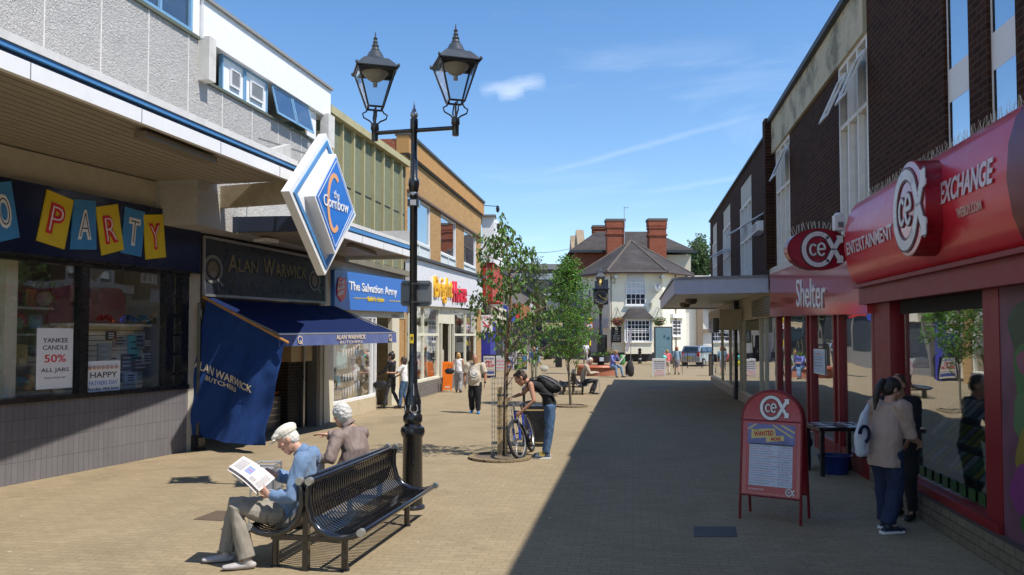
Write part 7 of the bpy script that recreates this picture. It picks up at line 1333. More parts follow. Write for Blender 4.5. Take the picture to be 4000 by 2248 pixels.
# ================================================================ PEOPLE
SKIN = M('skin', (.52, .29, .20), .55, var=.08, vs=20); SKIN2 = M('skin_tanned', (.42, .21, .13), .55, var=.08, vs=20)
for s_ in (SKIN, SKIN2): s_.node_tree.nodes['Principled BSDF'].inputs['Subsurface Weight'].default_value = .08
def cloth(name, c, **k): return M('cloth_' + name, c, k.pop('rough', .85), var=k.pop('var', .08), fold=k.pop('fold', .7), sheen=.05, bump=.15, bs=180, spec=.2, **k)
def ext_limb(m, a, b, c, ra, rb, rc, k=10): m.tube([a, a.lerp(b, .5), b, b.lerp(c, .5), c], [ra, (ra + rb) / 2 * 1.0, rb, (rb + rc) / 2 * 1.04, rc], k=k)
def hand(m, w_, d_, n_, s=1.0, curl=.5, thumb=1, spread=.0, k=6):
    """palm, four unequal bent fingers and a thumb leaving the side of the palm; n_ = direction the palm faces"""
    d_ = d_.normalized(); n_ = (n_ - d_ * n_.dot(d_)).normalized(); sd = d_.cross(n_)
    m.tube([w_ - d_ * .02 * s, w_ + d_ * .03 * s, w_ + d_ * .085 * s], [(.026 * s, .020 * s), (.036 * s, .015 * s), (.040 * s, .013 * s)], right=sd, k=8)
    for i, (l_, r_) in enumerate(((.066, .0088), (.076, .0092), (.070, .0088), (.055, .0078))):
        b_ = w_ + d_ * (.085 - .006 * abs(i - 1.4)) * s + sd * (1.5 - i) * .0215 * s * thumb; a = .2 * curl; pts = [b_ - d_ * .012 * s]; f_ = b_
        for seg in (.45, .32, .25): pts.append(f_); dd = (d_ * cos(a) + n_ * sin(a) + sd * (1.5 - i) * spread * thumb * .25).normalized(); f_ = f_ + dd * l_ * seg * s; a += curl * .95
        pts.append(f_); m.tube(pts, [r_ * s, r_ * s, r_ * .96 * s, r_ * .92 * s, r_ * .8 * s], k=k)
    t0 = w_ + d_ * .018 * s + sd * .026 * s * thumb; t1 = t0 + (d_ * .55 + sd * thumb * .8 + n_ * .25).normalized() * .038 * s; t2 = t1 + (d_ * .85 + sd * thumb * .3 + n_ * (.3 + .3 * curl)).normalized() * .03 * s; t3 = t2 + (d_ + n_ * .4 * curl).normalized() * .024 * s
    m.tube([t0, t1, t2, t3], [.014 * s, .0115 * s, .0105 * s, .008 * s], k=k)
def head(m, c, u, f, s=1.0, fem=False):
    u = u.normalized(); f = (f - u * f.dot(u)).normalized(); r = f.cross(u); q = lambda x, y, z: c + (r * x + f * y + u * z) * s
    prof = [(-.118, .030, .030, .052), (-.105, .045, .045, .040), (-.075, .058, .066, .022), (-.035, .067, .084, .008), (.01, .074, .095, .0), (.05, .075, .097, -.006), (.085, .064, .083, -.008), (.108, .042, .058, -.008), (.118, .02, .03, -.008)]
    m.tube([q(0, y, z) for z, a, b, y in prof], [(a * s, b * s) for z, a, b, y in prof], right=r, k=16, cap=True)
    m.tube([q(0, .088, .022), q(0, .104, -.012), q(0, .112, -.026), q(0, .098, -.034)], [.009 * s, .0125 * s, .0155 * s, .009 * s], k=8)      # nose
    m.tube([q(-.045, .078, .034), q(0, .094, .038), q(.045, .078, .034)], [.010 * s] * 3, k=6)                                         # brow
    m.tube([q(-.024, .088, -.055), q(0, .099, -.054), q(.024, .088, -.055)], [.007 * s, .0095 * s, .007 * s], k=6); m.tube([q(-.02, .086, -.067), q(0, .097, -.067), q(.02, .086, -.067)], [.007 * s, .009 * s, .007 * s], k=6)
    m.ell(q(0, .078, -.096), (.022 * s, .02 * s, .018 * s), None, 8)
    for sg in (-1, 1):
        Mx = Matrix((r * sg, f, u)).transposed(); m.ell(q(sg * .077, -.006, -.008), (.012 * s, .022 * s, .034 * s), Mx, 10); m.ell(q(sg * .04, .066, -.022), (.024 * s, .02 * s, .024 * s), Mx, 8)
    return q, r, u, f
def face_details(q, u, f, s, root, body, hairmat):
    m = MB()
    for sg in (-1, 1): m.ell(q(sg * .031, .0855, .012), (.0115 * s, .0095 * s, .0075 * s), None, 8)
    obj('eyes', m, M('eye_white', (.6, .58, .55), .2), body, smooth=True); m = MB()
    for sg in (-1, 1): m.ell(q(sg * .031, .094, .011), (.0055 * s, .004 * s, .0055 * s), None, 8)
    obj('irises', m, INK, body, smooth=True); m = MB(); m.tube([q(-.021, .094, -.061), q(0, .104, -.0605), q(.021, .094, -.061)], [.0022 * s] * 3, k=5); obj('mouth', m, M('lip_line', (.22, .06, .05), .6), body, smooth=True)
    m = MB()
    for sg in (-1, 1): m.tube([q(sg * .016, .1, .036), q(sg * .034, .094, .042), q(sg * .05, .078, .036)], [.0035 * s, .004 * s, .002 * s], k=5)
    obj('eyebrows', m, hairmat, body, smooth=True)
def hair(kind, q, s, u, f, r, hm, vox, off):
    m = MB(); Mx = Matrix((r, f, u)).transposed()
    if kind in ('short', 'crop', 'bob', 'long', 'pony', 'bun', 'curly'):
        g_ = {'crop': .0, 'short': .006, 'curly': .02}.get(kind, .010)
        m.ell(q(0, -.016, .042), ((.079 + g_) * s, (.098 + g_) * s, (.085 + g_) * s), Mx, 18); m.ell(q(0, -.04, .0), ((.076 + g_) * s, (.078 + g_) * s, (.09 + g_) * s), Mx, 16)
        if kind == 'short': m.ell(q(0, .045, .088), (.055 * s, .05 * s, .032 * s), Mx, 10)
    if kind == 'curly':
        rg = random.Random(2)
        for i in range(60):
            a, e_ = rg.uniform(0, 6.28), rg.uniform(-.5, 1.5); y_ = sin(a) * cos(e_)
            if y_ > .55 and e_ < .5: continue
            m.ell(q(cos(a) * cos(e_) * .088, y_ * .10 - .02, .03 + sin(e_) * .095), (.026 * s, .026 * s, .022 * s), None, 6)
    if kind in ('bob', 'long'):
        L_ = -.12 if kind == 'bob' else -.24
        for sg in (-1, 1): m.tube([q(sg * .07, -.01, .04), q(sg * .083, -.02, -.05), q(sg * .075, -.03, L_)], [.026 * s, .03 * s, .018 * s], k=8)
        m.tube([q(0, -.06, .03), q(0, -.075, -.06), q(0, -.07, L_)], [(.07 * s, .04 * s), (.075 * s, .035 * s), (.055 * s, .02 * s)], right=r, k=10)
    if kind == 'pony': m.tube([q(0, -.09, .06), q(0, -.145, .045), q(0, -.165, -.04), q(.0, -.15, -.16), q(.01, -.12, -.30)], [.022 * s, .034 * s, .042 * s, .038 * s, .012 * s], k=10)
    if kind == 'bun': m.ell(q(0, -.05, .14), (.042 * s, .042 * s, .04 * s), Mx, 10)
    sc_ = 70 if kind != 'curly' else 45
    return remesh(m, vox, hm, 1, lambda p: .006 * s * mnoise.noise(V((p.x * sc_, p.y * sc_, p.z * sc_ * (.35 if kind != 'curly' else 1)))) - (.0 if kind != 'crop' else .0))
def stand(h=1.7, face=0.0, step=0.0, lean=0.0, arms=(0.0, 0.0), bend=(.2, .2), g=1.0):
    """joints of an upright or walking figure; face in degrees (world), arms = forward swing of left/right"""
    k = h / 1.7; a = R(face); fv = V((cos(a), sin(a), 0)); lv = V((-sin(a), cos(a), 0)); J = {'f': fv, 'l': lv, 'k': k}
    def P(fw_, lt, z): return (fv * fw_ + lv * lt + V((0, 0, z))) * k
    J['pel'] = P(0, 0, .93); J['wai'] = P(.02 * lean, 0, 1.08); J['che'] = P(.12 * lean, 0, 1.28); J['nb'] = P(.2 * lean, 0, 1.44); J['hd'] = P(.02 + .28 * lean, 0, 1.585); J['hf'] = fv; J['hu'] = V((0, 0, 1)) + fv * lean * .4
    for sd, sg in (('L', 1), ('R', -1)):
        st = step * sg; ar = arms[0 if sg == 1 else 1]; be = bend[0 if sg == 1 else 1]
        J['s' + sd] = P(.18 * lean, sg * .185 * g ** .4, 1.395); J['e' + sd] = J['s' + sd] + (fv * sin(ar) * .28 + lv * sg * (.05 + .08 * (g - 1)) + V((0, 0, -cos(ar) * .28))) * k
        J['w' + sd] = J['e' + sd] + (fv * sin(ar + be) * .25 + lv * sg * (-.01) + V((0, 0, -cos(ar + be) * .25))) * k
        J['h' + sd] = P(0, sg * .088, .90); J['k' + sd] = P(.5 * st + .03 + (.05 if st < 0 else 0), sg * .10, .49); J['a' + sd] = P(st if st > 0 else st * 1.1, sg * .10, .085 + (.05 * abs(st) * 2 if st < 0 else 0)); J['t' + sd] = J['a' + sd] + (fv * .155 + V((0, 0, -.045 - (.05 * abs(st) * 2 if st < 0 else 0) * 1.2)) + lv * sg * .03) * k
    return J
def person(label, base, J, top=None, bot=None, hairk='short', hairm=None, skin=None, g=1.0, vox=.014, sleeve='long', bottom='trousers', shoe=None, legw=1.0, hem=.0, faceon=False, hands=None, collar=False, topext=0.0, hoodie=None, armw=1.0, open_front=None, belly=False):
    base = V(base); root = thing('person', label, 'person', base, local=True); k = J['k']; skin = skin or SKIN; hairm = hairm or M('hair_brown', (.05, .03, .02), .6); f, l = J['f'], J['l']; sj = {}
    rv = -l                                             # rightwards
    # --- body, one continuous surface
    m = MB(); hs = k * (1.0 if vox > .01 else 1.0); q, hr, hu, hf = head(m, J['hd'], J['hu'], J['hf'], hs)
    m.tube([J['nb'] - V((0, 0, .03)), J['nb'].lerp(J['hd'], .5), J['hd'] - hu * .04], [.062 * k, .054 * k, .05 * k], k=12)
    shl = (J['sL'] - J['sR']).normalized(); tor = lambda e: [((.118 * g + e) * k, (.095 * g + e) * k), ((.125 * g + e) * k, (.088 * g + e) * k), ((.128 * (.6 + .4 * g) + e) * k, (.088 * (.6 + .4 * g) + e) * k), ((.15 * g ** .4 + e * .7) * k, (.072 + e * .6) * k), (.055 * k, .05 * k)]
    spine = [J['pel'] + V((0, 0, 0)), J['wai'], J['che'], (J['sL'] + J['sR']) / 2 * .75 + J['nb'] * .25, J['nb']]
    m.tube(spine, [(a * q_, b * q_) for (a, b), q_ in zip(tor(0)[:4], (.72, .78, .86, .86))] + [tor(0)[4]], right=shl, k=14)
    for sd in 'LR':
        S, E, W_ = J['s' + sd], J['e' + sd], J['w' + sd]; m.tube([(J['sL'] + J['sR']) / 2 * .6 + S * .4, S], [.05 * k, .05 * k], k=8); ext_limb(m, S, E, W_, .052 * k * armw, .038 * k * armw, .026 * k)
        hd_ = (hands or {}).get(sd); d_ = (W_ - E).normalized()
        if hd_: hand(m, W_, V(hd_[0]), V(hd_[1]), k * 1.0, hd_[2], (1 if sd == 'L' else -1) * hd_[3], hd_[4] if len(hd_) > 4 else 0)
        else: hand(m, W_, d_, (l * (-1 if sd == 'L' else 1) + f * .2), k, .5, 1 if sd == 'L' else -1)
        lg = 1.0 + .35 * (g - 1); lz = .72 if bottom == 'trousers' else 1.0; ext_limb(m, J['h' + sd], J['k' + sd], J['a' + sd], .085 * k * lg * lz, .052 * k * lg * lz, .036 * k); m.tube([J['a' + sd] + V((0, 0, -.01)), J['a' + sd] * .5 + J['t' + sd] * .5 - V((0, 0, .012)), J['t' + sd]], [.030 * k, .022 * k, .016 * k], k=8)
    body = obj('body', remesh(m, vox * .62 if faceon else vox * .8, skin, 2), skin, root)
    if faceon: face_details(q, hu, hf, hs, root, body, hairm)
    # --- hair
    if hairk: obj('hair', hair(hairk, q, hs, hu, hf, hr, hairm, vox * .55, None), hairm, root)
    nz_ = lambda amp, sc_: (lambda p: amp * (mnoise.noise(V((p.x * sc_, p.y * sc_, p.z * sc_ * .55))) + .5 * mnoise.noise(V((p.x * sc_ * 2.3 + 5, p.y * sc_ * 2.3, p.z * sc_ * 1.4)))))
    # --- top
    if top:
        m = MB(); e = .020 if open_front is None else .03; T = tor(e); hemp = J['pel'] + (J['pel'] - J['wai']).normalized() * (hem + .035) * k; T[0] = (max(T[0][0], .152 * g ** .6 * k), max(T[0][1], .122 * g ** .6 * k)); T[4] = (.066 * k, .062 * k)
        sp_ = [hemp] + spine[1:4] + [J['nb'] - V((0, 0, .012 * k))]; m.tube(sp_, T, right=shl, k=18, cap=False)
        if belly: m.ell(J['wai'] + f * .055 * g * k + V((0, 0, -.02)), (.125 * g * k, .10 * g * k, .21 * k), Matrix((shl, shl.cross(V((0, 0, 1))), V((0, 0, 1)))).transposed(), 14)
        for sd in 'LR':
            S, E, W_ = J['s' + sd], J['e' + sd], J['w' + sd]
            m.tube([(J['sL'] + J['sR']) / 2 * .5 + S * .5, S], [.07 * k, (.060 if sleeve != 'none' else .045) * k], k=10)
            if sleeve != 'none': m.ell(S, .072 * k * armw ** .8, None, 12)
            if sleeve == 'long': m.tube([S, S.lerp(E, .5), E, E.lerp(W_, .5), E.lerp(W_, .93)], [.070 * k * armw, .062 * k * armw, .054 * k * armw, .050 * k * armw, .044 * k * armw], k=12, cap=False)
            elif sleeve == 'short': m.tube([S, S.lerp(E, .4), S.lerp(E, .78)], [.070 * k * armw, .070 * k * armw, .072 * k * armw], k=12, cap=False)
            elif sleeve == 'mid': m.tube([S, S.lerp(E, .5), E, E.lerp(W_, .2)], [.066 * k * armw, .058 * k * armw, .052 * k * armw, .048 * k], k=12)
        if collar: c0 = J['nb'] - V((0, 0, .008)); m.tube([c0, c0.lerp(J['hd'], .34)], [.088 * k, .080 * k], k=14, cap=False)
        t_ = obj('top', remesh(m, vox, top, 2, nz_(.015 * k, 10)), top, root)
    # --- bottoms
    if bot:
        m = MB(); lg = legw
        if bottom == 'trousers':
            m.tube([J['pel'] + V((0, 0, -.06)) * k, J['pel'].lerp(J['wai'], .75)], [(.148 * g ** .6 * k, .118 * g ** .6 * k), (.128 * g ** .6 * k, .10 * g ** .6 * k)], right=(J['hL'] - J['hR']).normalized(), k=14)
            for sd in 'LR': m.tube([J['pel'] * .5 + J['h' + sd] * .5 + V((0, 0, -.02)), J['h' + sd], J['h' + sd].lerp(J['k' + sd], .5), J['k' + sd], J['k' + sd].lerp(J['a' + sd], .5), J['a' + sd] + (J['k' + sd] - J['a' + sd]) * .03], [.09 * k, .098 * k * (1 + .3 * (g - 1)), .086 * k * lg, .070 * k * lg, .064 * k * lg, .062 * k * lg], k=12, cap=False)
        elif bottom == 'skirt':
            kn = (J['kL'] + J['kR']) / 2; m.tube([J['pel'] + V((0, 0, .1)) * k, J['pel'] - V((0, 0, .03)) * k, J['pel'].lerp(kn, .5), kn - V((0, 0, .03)) * k], [(.118 * k * g, .09 * k * g), (.165 * k * g, .13 * k * g), (.17 * k * g, .14 * k * g), (.15 * k, .13 * k)], right=l, k=16, cap=False)
        elif bottom == 'dress':
            kn = (J['kL'] + J['kR']) / 2; m.tube([J['che'] * k ** 0, J['pel'], kn], [(.14 * k, .11 * k), (.17 * k, .14 * k), (.2 * k, .17 * k)], right=l, k=16)
        obj('trousers' if bottom == 'trousers' else 'skirt', remesh(m, vox, bot, 2, nz_(.015 * k, 9)), bot, root)
    # --- shoes
    sm = shoe or M('shoe_black', (.02, .02, .02), .5)
    for sd in 'LR':
        A, T_ = J['a' + sd], J['t' + sd]; d_ = (T_ - A); d_.z = 0; d_ = d_.normalized(); lift = max(0, T_.z - .04 * k) ; m = MB(); hl = A - d_ * .05 * k; hl.z = max(.032 * k, A.z - .05 * k); tt = T_ + d_ * .045 * k; tt.z = max(.024 * k, T_.z - .01)
        m.tube([hl, hl.lerp(tt, .35) + V((0, 0, .004)), hl.lerp(tt, .75), tt], [(.036 * k, .034 * k), (.040 * k, .040 * k), (.047 * k, .030 * k), (.036 * k, .022 * k)], right=V((0, 0, 1)).cross(d_), k=12); m.tube([A - V((0, 0, .03)) * k, A + V((0, 0, .02)) * k], [.044 * k, .042 * k], k=10)
        me = remesh(m, vox * .8, sm, 2)
        zm = min(v.co.z for v in me.vertices)
        for v in me.vertices:
            if v.co.z < .006: v.co.z = .006 if zm < .006 else v.co.z
        obj('shoe', me, sm, root)
    return root, J, q
def part(root, name, mb, mat, smooth=True): return obj(name, mb, mat, root, smooth=smooth)
def standing(label, px, py, hpx, face, **kw):
    p = G(px, py); Y = p.y; h = hpx / F * Y; J = stand(h, face, kw.pop('step', 0), kw.pop('lean', 0), kw.pop('arms', (.1, .1)), kw.pop('bend', (.2, .2)), kw.get('g', 1)); hy = kw.pop('headyaw', None)
    if hy is not None: J['hf'] = V((cos(R(hy)), sin(R(hy)), kw.pop('heady', 0)))
    return person(label, p, J, **kw)
CURLH = M('hair_silver', (.50, .49, .46), .75, var=.35, vs=45); GREYH = M('hair_grey', (.42, .40, .37), .7); WHITEH = M('hair_white', (.62, .60, .55), .7, var=.2, vs=30); BLONDE = M('hair_blonde', (.42, .26, .10), .6); DARKH = M('hair_dark', (.018, .012, .010), .45); GINGER = M('hair_ginger', (.28, .11, .04), .6); BALDH = M('hair_shaved', (.16, .10, .075), .8)
DENIM = cloth('denim', (.055, .10, .19), var=.3, vs=9) if False else M('cloth_denim', (.055, .11, .20), .85, var=.35, vs=7, fold=.8, bump=.3, bs=200)
JEAN2 = M('cloth_dark_jeans', (.012, .022, .06), .85, var=.3, vs=8, fold=.8)

# ---- 1 seated man with flat cap reading a newspaper (faces left)
B0 = V((-2.3, 7.9, 0)); O = lambda x, y, z: V((x, y, z)) - B0
J = {'k': 1.0, 'f': V((-1, -.05, 0)).normalized(), 'l': V((.05, -1, 0)).normalized()}
J.update(pel=O(-2.26, 8.02, .50), wai=O(-2.15, 8.02, .64), che=O(-2.06, 8.02, .84), nb=O(-2.09, 8.02, 1.08), hd=O(-2.245, 8.0, 1.215), hf=V((-.85, -.22, -.50)), hu=V((-.50, -.05, .82)),
    sL=O(-2.05, 7.82, 1.03), sR=O(-2.06, 8.22, 1.03), eL=O(-2.12, 7.70, .70), eR=O(-2.14, 8.33, .73), wL=O(-2.345, 7.74, .705), wR=O(-2.42, 8.18, .83),
    hL=O(-2.28, 7.92, .49), hR=O(-2.28, 8.11, .49), kL=O(-2.69, 7.80, .56), kR=O(-2.79, 8.05, .555), aL=O(-2.55, 7.75, .09), aR=O(-2.84, 7.99, .09), tL=O(-2.71, 7.70, .045), tR=O(-3.0, 7.95, .045))
BJ = M('cloth_blue_jacket', (.125, .205, .34), .8, var=.08, fold=1.0, sheen=.2, bump=.1, bs=200); KH = M('cloth_khaki', (.25, .225, .185), .85, fold=.9, var=.08)
r1, J1, q1 = person('seated elderly man in a cream flat cap, blue jacket and khaki trousers reading a newspaper', B0, J, BJ, KH, 'crop', WHITEH, SKIN, 1.14, .009, 'long', shoe=M('shoe_grey', (.40, .37, .36), .7), legw=1.28, faceon=True, collar=True, armw=1.35, hem=.04,
    hands={'L': ((-.72, .25, .5), (-.3, .8, .35), .75, 1), 'R': ((-.8, -.3, .35), (-.2, -.85, .3), .75, 1)})
m = MB(); hu_, hf_ = J['hu'].normalized(), (J['hf'] - J['hu'].normalized() * J['hf'].dot(J['hu'].normalized())).normalized(); hr_ = hf_.cross(hu_); Mx = Matrix((hr_, hf_, hu_)).transposed()
CAPM = M('cap_cream', (.74, .71, .60), .8, bump=.5, bs=150, fold=.4); m.ell(q1(0, -.02, .088), (.096, .124, .062), Mx, 18); m.ell(q1(0, .06, .082), (.080, .075, .036), Mx, 14); m.ell(q1(0, -.02, .06), (.092, .116, .04), Mx, 16)
m.tube([q1(-.055, .105, .058), q1(0, .148, .044), q1(.055, .105, .058)], [(.03, .008), (.038, .008), (.03, .008)], right=hf_, k=10); obj('flat_cap', remesh(m, .006, CAPM, 3), CAPM, r1)
np_ = thing('newspaper', 'folded newspaper held open by the man in the flat cap', 'newspaper', at(635, 1195, 7.9))
A_, B_2, C_2, D_2 = V(at(576, 1174, 7.68)), V(at(612, 1148, 8.02)), V(at(692, 1203, 8.0)), V(at(652, 1236, 7.66)); nn_ = (B_2 - A_).cross(D_2 - A_).normalized(); nn_ = nn_ if nn_.z > 0 else -nn_
def NPp(u, v, o=0): return A_.lerp(D_2, u).lerp(B_2.lerp(C_2, u), v) + nn_ * (o + .016 * sin(u * pi * 1.0) - .010 * sin(v * pi))
NEWS = M('newsprint', (.66, .62, .60), .8, var=.04); obj('pages', sheet([[NPp(i / 16, j_ / 8) for i in range(17)] for j_ in range(9)], .004, nn_), NEWS, np_, smooth=60)
obj('lower_fold', sheet([[NPp(.02 + .96 * i / 16, -.03 + .98 * j_ / 8, -.014 - .02 * (1 - j_ / 8)) for i in range(17)] for j_ in range(9)], .003, nn_), NEWS, np_, smooth=60)
obj('hanging_page', sheet([[A_.lerp(D_2, .02 + .35 * i / 6) + V((.02 * j_ / 4, .03, -.09 * j_ / 4)) for i in range(7)] for j_ in range(5)], .002, V((0, -1, 0))), M('newsprint_back', (.5, .46, .44), .8), np_)
def npatch(u0, u1, v0, v1, mt, nm):
    obj(nm, sheet([[NPp(u0 + (u1 - u0) * i / 4, v0 + (v1 - v0) * j_ / 2, .004) for i in range(5)] for j_ in range(3)], .0015, nn_), mt, np_)
npatch(.33, .52, .30, .72, M('photo_blue', (.25, .30, .5), .6), 'photograph'); npatch(.38, .50, .36, .55, RED, 'photograph'); npatch(.05, .28, .2, .85, M('photo_grey', (.38, .36, .36), .7), 'photograph')
m = MB()
for cidx in range(3):
    for li in range(14): 
        u_ = .30 + .22 * cidx + .0; 
        if cidx == 0 and li > 4: continue
        v_ = .10 + .055 * li; a, b_ = NPp(u_ + .26, v_, .005), NPp(u_ + .44, v_, .005) 
        if u_ + .44 < .99: m.beam(a, b_, .004, .0008, nn_)
obj('print_lines', m, M('print_grey', (.2, .2, .2), .8), np_)

# ---- 2 woman seated behind him
B0 = V((-2.0, 9.5, 0)); O = lambda x, y, z: V((x, y, z)) - B0
J = {'k': 1.0, 'f': V((-.78, .62, 0)), 'l': V((-.62, -.78, 0))}
J.update(pel=O(-1.98, 9.5, .52), wai=O(-1.88, 9.5, .70), che=O(-1.86, 9.48, .92), nb=O(-1.93, 9.48, 1.19), hd=O(-2.03, 9.5, 1.305), hf=V((-.85, .5, -.25)), hu=V((-.22, .1, .95)), sL=O(-2.03, 9.32, 1.07), sR=O(-1.81, 9.62, 1.08), eL=O(-2.10, 9.16, .82), eR=O(-2.00, 9.86, .98),
    wL=O(-2.19, 9.25, .84), wR=O(-2.27, 9.74, 1.045), hL=O(-2.0, 9.4, .5), hR=O(-2.0, 9.6, .5), kL=O(-2.42, 9.38, .54), kR=O(-2.44, 9.6, .54), aL=O(-2.42, 9.36, .09), aR=O(-2.46, 9.6, .09), tL=O(-2.57, 9.35, .045), tR=O(-2.6, 9.6, .045))
TJ = M('cloth_taupe_jacket', (.205, .155, .138), .7, var=.06, fold=1.3, sheen=.0)
person('seated woman with curly white hair and taupe jacket reaching out beyond the bench back', B0, J, TJ, M('cloth_dark_trousers', (.03, .03, .04), .8, fold=.6), 'curly', CURLH, SKIN, 1.6, .011, 'long', faceon=False, collar=True, armw=1.28, hem=.05, hands={'R': ((-1, 0, .05), (0, -.3, -1), .35, 1), 'L': ((-1, .3, -.2), (0, .5, -1), .6, 1)})
wt = thing('rollator', 'small wheeled metal walking aid in front of the seated pair', 'walking aid', (-2.75, 9.25, 0)); m = MB(); c_ = V((-2.82, 9.2, 0))
for a, b_ in ((-.16, -.14), (.16, -.14), (-.16, .14), (.16, .14)): m.bar(c_ + V((a, b_, 0.03)), c_ + V((a * .8, b_ * .9, .78)), .012, 6)
for z_ in (.78, .5): m.bar(c_ + V((-.13, -.13, z_)), c_ + V((.13, -.13, z_)), .012, 6); m.bar(c_ + V((-.13, .13, z_)), c_ + V((.13, .13, z_)), .012, 6); m.bar(c_ + V((-.13, -.13, z_)), c_ + V((-.13, .13, z_)), .012, 6); m.bar(c_ + V((.13, -.13, z_)), c_ + V((.13, .13, z_)), .012, 6)
obj('frame', m, ALU, wt, smooth=True); m = MB(); m.box(c_ + V((0, 0, .62)), (.24, .24, .22)); obj('basket', m, M('basket_silver', (.4, .4, .4), .5, metal=.5), wt)


hb_ = thing('carrier_bag', 'pale carrier bag on the lap of the woman with curly white hair', 'bag', (-2.3, 9.35, .6)); m = MB(); m.tube([V((-2.30, 9.28, .62)), V((-2.30, 9.28, .75)), V((-2.30, 9.28, .90))], [(.12, .1), (.13, .1), (.05, .04)], right=V((1, .3, 0)), k=12); CBG = M('carrier_white', (.6, .62, .66), .5, fold=2); obj('bag', remesh(m, .01, CBG, 2, lambda p: .014 * mnoise.noise(p * 14)), CBG, hb_)
# ---- 3 cyclist bending over the bicycle
B0 = V((.62, 14.75, 0)); O = lambda x, y, z: V((x, y, z)) - B0
J = {'k': 1.04, 'f': V((-1, 0, 0)), 'l': V((0, -1, 0))}
J.update(pel=O(.70, 14.75, 1.0), wai=O(.66, 14.75, 1.15), che=O(.52, 14.75, 1.30), nb=O(.30, 14.74, 1.41), hd=O(.155, 14.72, 1.475), hf=V((-.75, -.1, -.62)), hu=V((-.52, 0, .82)), sL=O(.34, 14.56, 1.36), sR=O(.36, 14.93, 1.37), eL=O(.40, 14.46, 1.07), eR=O(.22, 14.95, 1.17), wL=O(.175, 14.50, .87), wR=O(.04, 14.80, 1.12),
    hL=O(.70, 14.66, .95), hR=O(.70, 14.85, .95), kL=O(.69, 14.64, .53), kR=O(.70, 14.88, .53), aL=O(.62, 14.62, .10), aR=O(.63, 14.93, .10), tL=O(.47, 14.60, .05), tR=O(.47, 14.93, .05))
r3, J3, q3 = person('man in a black sleeveless top, backpack and jeans bending over the blue bicycle', B0, J, M('cloth_black', (.012, .012, .014), .85, fold=.6), DENIM, 'short', M('hair_brown', (.05, .03, .02), .6), SKIN2, 1.0, .011, 'none', legw=1.12, shoe=M('shoe_trainer', (.04, .06, .09), .6), faceon=True,
    hands={'L': ((-.75, .1, -.6), (-.3, .9, -.3), .8, 1), 'R': ((-.9, -.3, -.3), (-.2, 0, -1), .9, 1)})
bpk = thing('backpack', 'black and grey backpack on the back of the bending cyclist', 'backpack', B0, local=True); m = MB(); c_ = (J['che'] + J['wai']) / 2 + V((.08, 0, .13)); dS = (J['nb'] - J['wai']).normalized(); up_ = V((-dS.z, 0, dS.x)); up_ = up_ if up_.z > 0 else -up_
Mx = Matrix((dS, V((0, 1, 0)), up_)).transposed(); m.ell(c_, (.25, .15, .12), Mx, 16); m.ell(c_ - dS * .07 + up_ * .04, (.19, .135, .11), Mx, 14); BM_ = M('backpack_black', (.018, .018, .02), .7, fold=1.2); obj('bag', remesh(m, .010, BM_, 3, lambda p: .008 * mnoise.noise(p * 9)), BM_, bpk)
m = MB(); m.tube([c_ + dS * .2 + up_ * .06 + V((0, -.11, 0)), c_ + V((0, -.13, 0)) + up_ * .09, c_ - dS * .22 + V((0, -.1, 0)) + up_ * .1], [.008, .01, .008], k=6); m.tube([c_ + dS * .1 + up_ * .12, c_ - dS * .1 + up_ * .15, c_ - dS * .24 + up_ * .08], [(.05, .006)] * 3, right=V((0, 1, 0)), k=8); obj('grey_trim', m, M('trim_grey_cloth', (.2, .19, .2), .7), bpk, smooth=True)
for sg, S_ in ((-1, J['sL']), (1, J['sR'])): m = MB(); m.tube([c_ + dS * .22 + V((0, sg * .08, 0)), S_.lerp(J['nb'], .35) + V((0, 0, .075)), S_.lerp(J['nb'], .3) + V((-.075, 0, -.03)), S_.lerp(J['wai'], .35) + V((-.06, sg * .05, -.06)), c_ - dS * .2 + V((0, sg * .13, -.1))], [(.028, .006)] * 5, right=V((0, 1, 0)), k=8); obj('strap', m, BM_, bpk, smooth=True)
m = MB()
for sd in 'LR': m.box(J['a' + sd] + V((-.06, 0, -.082)), (.30, .10, .028)); 
obj('shoe_sole', m, WHITE, r3); m = MB()
for sd in 'LR':
    for k_ in range(3): m.beam(J['a' + sd] + V((-.05 - .035 * k_, -.052, -.055)), J['a' + sd] + V((-.03 - .035 * k_, -.048, -.005)), .012, .006, (0, 1, 0))
obj('shoe_stripe', m, YELLOW, r3)

# ---- walkers and watchers
TEE = cloth('stone_tee', (.50, .44, .34)); BLKT = cloth('black_trousers', (.018, .018, .02))
r4, J4, q4 = standing('heavy bald man in a beige printed T-shirt and dark trousers walking towards the camera', 1195, 1040, 146, -94, step=.10, arms=(.05, -.05), g=1.5, top=TEE, bot=BLKT, hairk='crop', hairm=BALDH, skin=SKIN2, vox=.014, sleeve='short', legw=1.35, shoe=M('shoe_blue', (.02, .22, .55), .5), faceon=True, armw=1.3, hem=.10, belly=True)
fc = J4['wai'] + J4['f'] * .240 * J4['k'] + V((0, 0, .1)); m = MB(); exx = V((1, .07, 0)).normalized(); m.stroke([(.10 * cos(k_ * pi / 9), .10 * sin(k_ * pi / 9)) for k_ in range(18)], .022, fc, exx, z3, V((0, -1, 0)), 0, .02, closed=True); m.prism([(.055 * cos(k_ * pi / 7), .055 * sin(k_ * pi / 7)) for k_ in range(14)], fc, exx, z3, V((0, -1, 0)), 0, .02)
for k_ in range(9): a = R(30 + k_ * 15); m.prism([(-.01, -.01), (.012, -.01), (.012, .014), (-.01, .014)], fc + exx * .145 * cos(a) + V((0, 0, .145 * sin(a))), exx, z3, V((0, -1, 0)), 0, .012)
